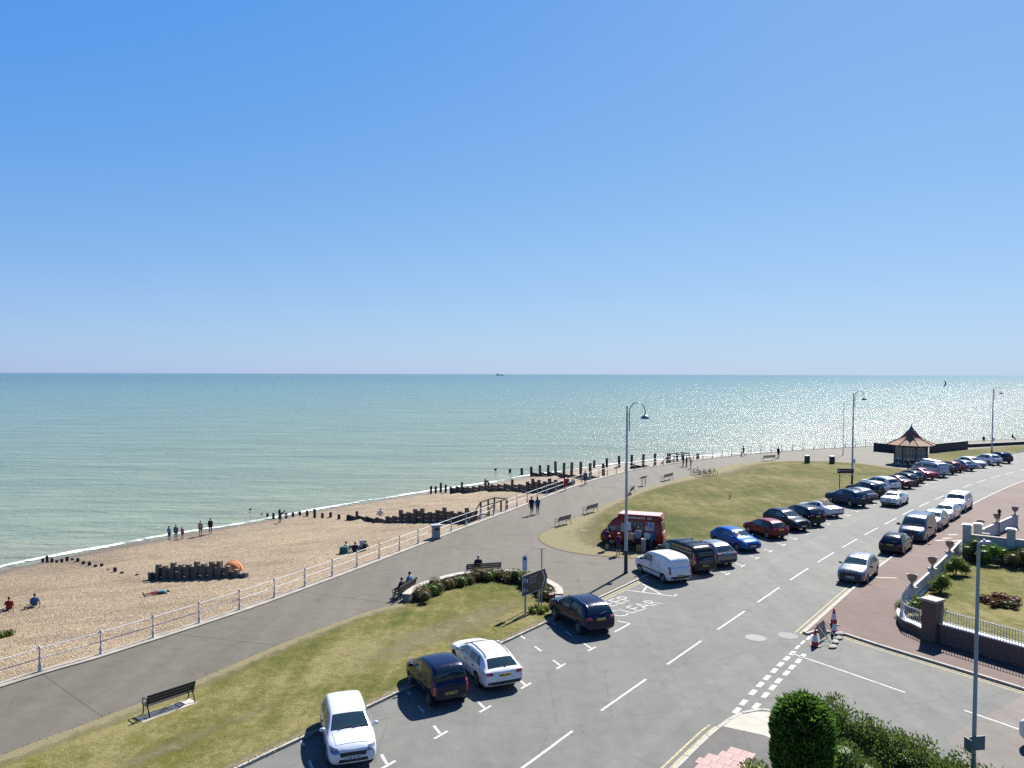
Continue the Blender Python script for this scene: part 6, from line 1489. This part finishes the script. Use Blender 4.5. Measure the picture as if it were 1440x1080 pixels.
# hedge along the side road
HL = polyline(V2((10.95, 26.7), (11.7, 25.6), (12.8, 24.0), (13.9, 22.3), (15.6, 19.8)), .3); rr = random.Random(11)
hd_root = empty('hedge', (HL[4].x, HL[4].y, LAND_Z), 0, 'loose green hedge along the near side of the side road', 'hedge'); f = MB(); core = MB(); q0 = Vector((HL[4].x, HL[4].y, LAND_Z))
for i, p in enumerate(HL):
    hgt = 1.78 + .18 * mnoise.noise(Vector((i * .35, 0, 0))) + (0.22 if i < 5 else 0); cl_ = []
    for _ in range(12): zz = lerp(.3, hgt - .22, rr.random() ** .6); cl_.append((p.x - q0.x + rr.uniform(-.55, .55), p.y - q0.y + rr.uniform(-.55, .55), zz, rr.uniform(.26, .40)))
    leaves(f, cl_, 1250, .10, rr, up=.5, slim=.55)
    for _ in range(3): b0 = Vector((p.x - q0.x + rr.uniform(-.5, .5), p.y - q0.y + rr.uniform(-.5, .5), hgt - .3)); leaves(f, [(b0.x, b0.y, b0.z + .1 * k, .09) for k in range(5)], 26, .07, rr, up=.8)
    core.ell((p.x - q0.x, p.y - q0.y, hgt * .42), (.36, .36, hgt * .40), 8, 6)
base = len(f.v); f.v += core.v; f.f += [tuple(i + base for i in q) for q in core.f]; f.mi += [0] * len(core.f)
tag(f.build('foliage', M_hedge, hd_root), kind='stuff'); s = MB()
for p in HL[::2]: s.tube([(p.x - q0.x, p.y - q0.y, -.05), (p.x - q0.x + .1, p.y - q0.y, 1.2)], [.035, .015], 5)
s.build('stem', M_bark, hd_root, True)
shrub('bush', (9.9, 22.6, LAND_Z), [(-.5, -.2, 1.6, .55), (.0, .1, 1.9, .6), (.6, -.1, 1.5, .55), (.2, -.6, 1.2, .55)], 5200, .10, M_hedge, 'glossy green bush between the clipped conifer and the hedge', 'bush', 21)
shrub('bush', (10.6, 20.9, LAND_Z), [(-.5, 0, 1.5, .6), (.4, .1, 1.7, .6), (0, -.5, 1.2, .6), (1.1, 0, 1.4, .55)], 5200, .11, M_lime, 'bright yellow green bush below the hedge', 'bush', 22)
shrub('bush', (7.05, 22.3, LAND_Z), [(-.3, .3, 1.0, .5), (.1, 0, 1.6, .5), (-.2, -.4, 1.3, .5), (-.7, -.5, .7, .45)], 5200, .09, M_lime, 'yellow green bush at the pavement side of the clipped conifer', 'bush', 23)
gr = empty('ornamental_grass', (11.2, 21.9, LAND_Z), 0, 'arching pale ornamental grass in front of the hedge', 'grass plant'); f = MB(); rr = random.Random(8)
for _ in range(900):
    a = rr.uniform(0, 6.283); L_ = rr.uniform(.9, 1.5); o = len(f.v); w_ = .010; d = Vector((math.cos(a), math.sin(a), 0)); sd2 = Vector((-d.y, d.x, 0)) * w_; sp = rr.uniform(.35, .9)
    for k in range(5): t = k / 4; p = d * (sp * L_ * t * t * .8 + .05) + Vector((0, 0, .9 + L_ * (t - .55 * t * t) * .9)); f.v += [tuple(p + sd2 * (1 - t * .9)), tuple(p - sd2 * (1 - t * .9))]
    for k in range(4): f.f.append((o + 2 * k, o + 2 * k + 1, o + 2 * k + 3, o + 2 * k + 2)); f.mi.append(0)
for _ in range(60): a = rr.uniform(0, 6.28); f.bar((0.1 * math.cos(a), .1 * math.sin(a), 0), (.12 * math.cos(a), .12 * math.sin(a), 1.0), .02)
tag(f.build('blades', M_straw, gr), kind='stuff')
# flower bed behind the curved wall
rr = random.Random(17); inner = offset(WALL_ARC, .75); k = 0
for i in range(1, len(inner) - 2, 3):
    p = inner[i]; j = i / len(inner); m_ = (M_dull, M_brownl, M_hedge, M_dull)[k % 4]; hh = rr.uniform(.42, .75)
    lab = {M_dull: 'olive shrub in the curved flower bed', M_brownl: 'dry brown shrub in the curved flower bed', M_hedge: 'green shrub in the curved flower bed'}[m_] + (' behind the bench with two people' if j < .25 else ' between the two wall benches' if j < .5 else ' behind the bench with one sitter' if j < .68 else ' towards the brown direction sign')
    shrub('bed_shrub', (p.x, p.y, LAND_Z), [(rr.uniform(-.4, .4), rr.uniform(-.35, .35), hh * rr.uniform(.35, .75), rr.uniform(.28, .42)) for _ in range(5)], 1500, .085, m_, lab, 'shrub', 100 + i, 'shrubs in the curved flower bed', stems=4); k += 1
    if k % 6 == 0:
        q = inner[i + 1]; fl = leaves(MB(), [(rr.uniform(-.4, .4), rr.uniform(-.4, .4), hh * .85, .12) for _ in range(6)], 60, .05, rr, slim=.9); o = fl.build('flowers', M_flower); o.location = (q.x, q.y, LAND_Z); tag(o, 'pale dry flower heads among the bed shrubs', 'flowers', 'flower heads in the curved bed'); o['kind'] = 'stuff'
for u, v, m_, lab in ((7, 896, M_hedge, 'small green plant growing in the shingle by the railing'), (758, 862, M_lime, 'bright green weeds round the foot of the brown direction sign')):
    p = GB(u, v) if u < 20 else G(u, v, LAND_Z); shrub('weed_clump', p, [(rr.uniform(-.5, .5), rr.uniform(-.4, .4), .14, .2) for _ in range(6)], 900, .10, m_, lab, 'plant', 60 + u, stems=2, up=.7)
# ragged grass along the lawn edges (uncountable)
f = MB(); rr = random.Random(29)
edge_pts = [(p, 1) for p in GRASS_EDGE] + [(kerb_l(s * .25), 1) for s in range(-80, 49)] + [(p, 1) for p in LAWN_IN[:60]]
for p, _ in edge_pts:
    if p.y < 22: continue
    for _ in range(12):
        q = p + Vector((rr.gauss(0, .13), rr.gauss(0, .13))); a = rr.uniform(0, 6.28); h_ = rr.uniform(.02, .05); w_ = .02; o = len(f.v); d = Vector((math.cos(a), math.sin(a)))
        f.v += [(q.x - d.x * w_, q.y - d.y * w_, LAND_Z + .01), (q.x + d.x * w_, q.y + d.y * w_, LAND_Z + .01), (q.x + d.y * h_ * .5, q.y - d.x * h_ * .5, LAND_Z + .02 + h_)]; f.f.append((o, o + 1, o + 2)); f.mi.append(0)
tag(f.build('grass_tufts', M_straw), kind='stuff')
# --- the corner garden
M_brick = NT('brick'); v_ = M_brick.coord('Generated'); bt = M_brick.n('TexBrick'); tc = M_brick.world(); M_brick.l(tc, bt.inputs['Vector'])
bt.inputs['Color1'].default_value = (.12, .055, .04, 1); bt.inputs['Color2'].default_value = (.08, .042, .034, 1); bt.inputs['Mortar'].default_value = (.14, .12, .105, 1); bt.inputs['Scale'].default_value = 1.0; bt.inputs['Brick Width'].default_value = .225; bt.inputs['Row Height'].default_value = .075; bt.inputs['Mortar Size'].default_value = .008
mp = M_brick.n('Mapping'); g_ = M_brick.n('NewGeometry'); sp = M_brick.n('SeparateXYZ'); M_brick.l(g_.outputs['Position'], sp.inputs[0]); cb = M_brick.n('CombineXYZ'); M_brick.l(M_brick.math('ADD', M_brick.math('MULTIPLY', sp.outputs[0], .83), M_brick.math('MULTIPLY', sp.outputs[1], -.55)), cb.inputs[0]); M_brick.l(sp.outputs[2], cb.inputs[1]); M_brick.l(cb.outputs[0], bt.inputs['Vector'])
M_brick.set(Base_Color=bt.outputs['Color'], Roughness=.9); M_brick = M_brick.m
garden = [G(u, v, .1).xy for u, v in ((1300, 905), (1322, 903), (1460, 942), (1560, 900), (1500, 790), (1360, 788), (1336, 798), (1312, 824), (1284, 852), (1271, 868), (1276, 886))]
slab('grass', garden, M_grass, LAND_Z + .03, 0.0)
# brick wall with white railing
W0, W1 = G(1322, 903, .1).xy, G(1322, 903, .1).xy + (G(1440, 938, .1).xy - G(1322, 903, .1).xy) * 1.9
gw = empty('garden_wall', (W0.x, W0.y, LAND_Z), math.atan2((W1 - W0).y, (W1 - W0).x), 'brick garden wall topped with white coping and pale railing along the side road', 'wall'); LW = (W1 - W0).length
MB().box((LW / 2, 0, .46), (LW, .24, .92)).build('brickwork', M_brick, gw)
for k in range(int(LW / .6)): o = MB().box((0, 0, 0), (.592, .32, .07)).build('coping_stone', M_whitep, gw) if k == 0 else link('coping_stone', cs_me, gw); cs_me = o.data; o.location = (.3 + .6 * k, 0, .955 + rnd.uniform(-.003, .003))
for z in (1.08, 1.62): MB().bar((0, 0, z), (LW, 0, z), .035).build('rail', M_whitep, gw)
bal = MB().bar((0, 0, .98), (0, 0, 1.70), .022).mesh('baluster', [M_whitep])
for k in range(min(290, int(LW / .13))): o = link('baluster', bal, gw); o.location = (.10 + .13 * k, 0, 0)
# corner pier
pc = W0 + (W0 - W1).normalized() * .42; pier = empty('gate_pier', (pc.x, pc.y, LAND_Z), math.atan2((W1 - W0).y, (W1 - W0).x), 'square dark brick corner pier with pale cap', 'pier'); MB().box((0, 0, 1.0), (.72, .72, 2.0)).build('brickwork', M_brick, pier); MB().box((0, 0, 2.06), (.84, .84, .12)).build('cap', M_stone, pier)
# curved corner wall with railing
cv = polyline([pc + (W0 - W1).normalized() * .36, G(1287, 889.5, .1).xy, G(1272, 883, .1).xy, G(1266, 872, .1).xy, G(1273, 859, .1).xy, G(1281, 850, .1).xy], .14)
cw = empty('curved_garden_wall', (cv[0].x, cv[0].y, LAND_Z), 0, 'curved low wall with white railing rounding the garden corner', 'wall'); o0 = cv[0]; mb = MB(); n = len(cv); a_, b_ = offset(cv, -.13), offset(cv, .13)
for z, A_ in ((0, a_), (.42, a_), (.42, b_), (0, b_)): mb.v += [(p.x - o0.x, p.y - o0.y, z) for p in A_]
for k in range(3):
    for i in range(n - 1): mb.f.append((k * n + i, k * n + i + 1, (k + 1) * n + i + 1, (k + 1) * n + i)); mb.mi.append(0)
mb.build('brickwork', M_brick, cw); mb = MB(); a_, b_ = offset(cv, -.18), offset(cv, .18)
for z, A_ in ((.42, a_), (.50, a_), (.50, b_), (.42, b_)): mb.v += [(p.x - o0.x, p.y - o0.y, z) for p in A_]
for k in range(3):
    for i in range(n - 1): mb.f.append((k * n + i, k * n + i + 1, (k + 1) * n + i + 1, (k + 1) * n + i)); mb.mi.append(0)
mb.build('coping', M_whitep, cw)
for z in (.60, 1.22): MB().tube([(p.x - o0.x, p.y - o0.y, z) for p in cv[::2]], .02, 6).build('rail', M_whitep, cw, True)
bal2 = MB().bar((0, 0, .48), (0, 0, 1.30), .024).mesh('baluster', [M_whitep])
for p in cv[1:-1]: o = link('baluster', bal2, cw); o.location = (p.x - o0.x, p.y - o0.y, 0)
# white panel fence with urns on piers along the pavement
U = [G(u, v, .1).xy for u, v in ((1282, 850), (1310.5, 822), (1335, 796.5), (1352, 777))]
def urn(p, label):
    root = empty('garden_urn', (p.x, p.y, LAND_Z), 0, label, 'urn', 'stone urns on the garden fence piers')
    MB().box((0, 0, .5), (.36, .36, 1.0)).build('pedestal', M_whitep, root); MB().box((0, 0, 1.03), (.46, .46, .07)).build('cap', M_stone, root)
    MB().lathe([(.14, 1.07), (.14, 1.11), (.06, 1.16), (.05, 1.26), (.12, 1.36), (.24, 1.50), (.26, 1.66), (.34, 1.74), (.33, 1.78), (.24, 1.74), (.20, 1.6), (0, 1.58)], 16).build('bowl', plain('urn_stone', (.34, .27, .23), .85, var=.25), root, True)
for p, lab in zip(U[:3], ('stone urn on a white pier where the fence meets the curved wall', 'stone urn on the middle white pier above the shrubs', 'stone urn on the white pier next to the tall wall')): urn(p, lab)
for (a, b), lab in zip(zip(U, U[1:]), ('white panel fence between the first two urns', 'white panel fence between the second and third urns', 'white panel fence running up to the tall wall')):
    d_ = b - a; root = empty('garden_fence', ((a.x + b.x) / 2, (a.y + b.y) / 2, LAND_Z), math.atan2(d_.y, d_.x), lab, 'fence', 'white garden fence panels'); ln = d_.length - .5
    MB().box((0, 0, .14), (ln, .22, .28)).build('plinth', M_whitep, root); MB().box((0, 0, .95), (ln, .10, .10)).build('top_rail', M_whitep, root); nb_ = int(ln / .16)
    pk = MB().box((0, 0, .6), (.15, .03, .64)).mesh('board', [M_whitep])
    for k in range(nb_): o = link('board', pk, root); o.location = (-ln / 2 + (k + .5) * ln / nb_, rnd.uniform(-.004, .004), 0)
# tall rendered wall with pillars
M_rend = plain('white_render', (.50, .49, .45), .85, var=.12, scale=1.5, bump=.2)
def pillar_wall(a, b, h, label, ph):
    d_ = b - a; root = empty('rendered_wall', (a.x, a.y, LAND_Z), math.atan2(d_.y, d_.x), label, 'wall'); L_ = d_.length
    MB().box((L_ / 2, 0, h / 2), (L_, .22, h)).build('wall', M_rend, root); MB().box((L_ / 2, 0, h + .03), (L_, .32, .07)).build('coping', M_stone, root)
    for x in ph:
        q = MB().box((x, 0, (h + .65) / 2), (.52, .52, h + .65)).build('pillar', M_rend, root); MB().box((x, 0, h + .69), (.68, .68, .08)).build('cap', M_whitep, q); MB().box((x, 0, h + .76), (.54, .54, .07)).build('cap', M_whitep, q)
    return root
a, b = G(1359, 783, .1).xy, G(1421, 790.5, .1).xy; b2 = a + (b - a).normalized() * 12
pillar_wall(a, b2, 1.65, 'tall white rendered wall with square pillars at the back of the garden', [0, (b - a).length, (b - a).length * 2])
a2 = a + Vector((.63, .78)) * 3.6; pillar_wall(a2, a2 + (b - a).normalized() * 1.0, 1.2, 'short white wall with one square pillar behind the tall wall', [0.2])
slab('driveway', [a + Vector((.5, .7)), b2 + Vector((0, .6)), b2 + Vector((2.2, 5.0)), a + Vector((2.6, 4.2))], M_conc, LAND_Z + .012, 0.0)
q0 = a + Vector((.63, .78)) * 6.5; q1 = a + Vector((.69, .72)) * 16
F2 = [q0, q0.lerp(q1, .45), q1]
for p, lab in zip(F2, ('stone urn beyond the driveway at the start of the next fence', 'stone urn halfway along the next fence', 'stone urn at the far end of the next fence')): urn(p, lab)
for (a_, b_), lab in zip(zip(F2, F2[1:]), ('white panel fence beyond the driveway, before the halfway urn', 'white panel fence beyond the driveway, past the halfway urn')):
    d_ = b_ - a_; root = empty('garden_fence', ((a_.x + b_.x) / 2, (a_.y + b_.y) / 2, LAND_Z), math.atan2(d_.y, d_.x), lab, 'fence', 'white fences beyond the driveway'); ln = d_.length - .4
    MB().box((0, 0, .5), (ln, .08, .9)).build('panel', M_whitep, root); MB().box((0, 0, .98), (ln, .14, .07)).build('top_rail', M_whitep, root)
def lantern(p, label):
    root = empty('garden_lantern', (p.x, p.y, LAND_Z), 0, label, 'lantern', 'black garden lanterns'); MB().tube([(0, 0, 0), (0, 0, 2.1)], .035, 8).build('post', M_blackp, root, True); MB().lathe([(.07, 2.1), (.15, 2.45), (.17, 2.47), (.05, 2.62), (0, 2.68)], 6).build('lantern', M_blackp, root)
lantern(q0 + Vector((1.6, .2)), 'black lantern on a post inside the next garden by its first urn'); lantern(q0.lerp(q1, .5) + Vector((2.0, -.6)), 'black lantern on a post inside the next garden farther along')
# shrubs of the garden
for (u, v), cl_, n_, sz, m_, lab, sd_ in (((1343, 809), [(-.3, 0, .6, .45), (.3, .1, .7, .45), (0, -.2, 1.0, .4), (.6, -.1, .5, .4)], 2600, .10, M_lime, 'round yellow green shrub by the fence below the third urn', 31), ((1322, 834), [(-.2, 0, .5, .4), (.3, .1, .6, .4), (.1, -.1, .9, .35)], 2200, .10, M_lime, 'loose yellow green shrub by the fence below the middle urn', 32), ((1292, 868), [(-.8, .2, .5, .4), (-.2, 0, .6, .42), (.4, -.2, .55, .4), (.9, -.4, .5, .38), (.1, .3, .8, .35)], 3200, .09, M_hedge, 'white flowering bush inside the curved corner railing', 33), ((1372, 790), [(-.6, 0, .8, .5), (0, .1, 1.2, .5), (.5, 0, .9, .5), (0, 0, .5, .5)], 3000, .10, M_hedge, 'dark green shrub against the tall white wall by its first pillar', 34), ((1404, 795), [(-1.0, 0, .7, .55), (-.3, .1, 1.0, .5), (.4, 0, .8, .5), (1.1, 0, .7, .5), (1.8, 0, .9, .5)], 4200, .10, M_yew, 'dark shrubbery along the foot of the tall white wall', 35), ((1436, 800), [(-.6, 0, .7, .5), (.2, .1, .9, .5), (1.0, 0, .7, .5), (1.8, 0, .8, .5)], 3200, .10, M_dull, 'grey green shrub at the far end of the tall white wall', 36)):
    p = G(u, v, LAND_Z); shrub('garden_shrub', p, cl_, n_, sz, m_, lab, 'shrub', sd_)
rr = random.Random(41)
for (u, v), m_, lab in (((1388, 848), M_redl, 'red leaved plant at the left of the garden bed'), ((1398, 853), M_redl, 'red leaved plant in the middle of the garden bed'), ((1409, 845), M_redl, 'dark red plant at the back of the garden bed'), ((1420, 856), M_dull, 'olive plant low in the garden bed'), ((1430, 851), M_redl, 'red brown plant at the right of the garden bed')):
    p = G(u, v, LAND_Z); shrub('bed_plant', p, [(rr.uniform(-.3, .3), rr.uniform(-.3, .3), .22, .24) for _ in range(4)], 700, .09, m_, lab, 'plant', u, 'plants in the garden bed', stems=2)
fl = leaves(MB(), [(rr.uniform(-.8, .8), rr.uniform(-.3, .3), .75, .35) for _ in range(6)], 90, .06, rr, slim=.9); o = fl.build('flowers', M_flower); p = G(1292, 868, LAND_Z); o.location = p; tag(o, 'white blossoms on the bush inside the corner railing', 'flowers', kind='stuff')
# --- roadworks at the corner
M_cone = plain('cone_red', (.50, .022, .030), .6); M_conew = plain('cone_white', (.72, .72, .70), .5)
def cone(p, label):
    root = empty('traffic_cone', (p[0], p[1], p[2] if len(p) > 2 else 0), 0, label, 'traffic cone', 'red traffic cones at the corner')
    MB().box((0, 0, .025), (.42, .42, .05)).build('base', M_blackp, root); MB().lathe([(.175, .05), (.15, .26)], 16).build('lower_body', M_cone, root, True); MB().lathe([(.1495, .26), (.085, .60)], 16).build('reflective_sleeve', M_conew, root, True); MB().lathe([(.0845, .60), (.035, .86), (.03, .87), (0, .87)], 16).build('tip', M_cone, root, True)
cone(G(1146, 909, 0), 'red traffic cone standing out on the carriageway'); cone((*G(1173.5, 893, 0).xy, 0), 'red traffic cone behind the road works board'); cone((*G(1172.5, 878, LAND_Z).xy, LAND_Z), 'red traffic cone up on the pavement corner')
p = G(1160, 901, 0); root = empty('roadworks_board', (p.x, p.y, 0), R(50), 'back of a grey folding road works board propped at the corner', 'sign'); T_ = Matrix.Rotation(R(-16), 4, 'X')
MB().box((0, 0, .55), (1.05, .02, .75), M=T_).build('panel', plain('board_grey', (.10, .095, .09), .7), root)
for x in (-.45, .45):
    MB().bar(T_ @ Vector((x, .01, 0)), T_ @ Vector((x, .01, .95)), .035).build('frame_leg', M_metal, root); MB().bar((x, -.50, 0), T_ @ Vector((x, -.01, .92)), .03).build('frame_leg', M_metal, root)
for k, (u, v, rz, dz) in enumerate(((1178, 899, .3, 0), (1175, 904, 1.0, 0), (1171, 911, .6, 0), (1180, 896, .2, .14))):
    p = G(u, v, 0); mb = MB(); mb.ell((0, 0, .06), (.27, .17, .075), 12, 7); mb.ell((.12, .03, .07), (.16, .14, .07), 10, 6); o = mb.build('sandbag', plain('sandbag_white', (.36, .34, .30), .95, var=.3, scale=8, bump=.5), None, True); o.location = (p.x, p.y, dz); o.rotation_euler = (0, 0, rz); tag(o, ('pale sandbag lying nearest the pavement kerb', 'pale sandbag between the kerb one and the road one', 'pale sandbag lying farthest out on the road', 'pale sandbag piled on top of another')[k], 'sandbag', 'sandbags at the road works')
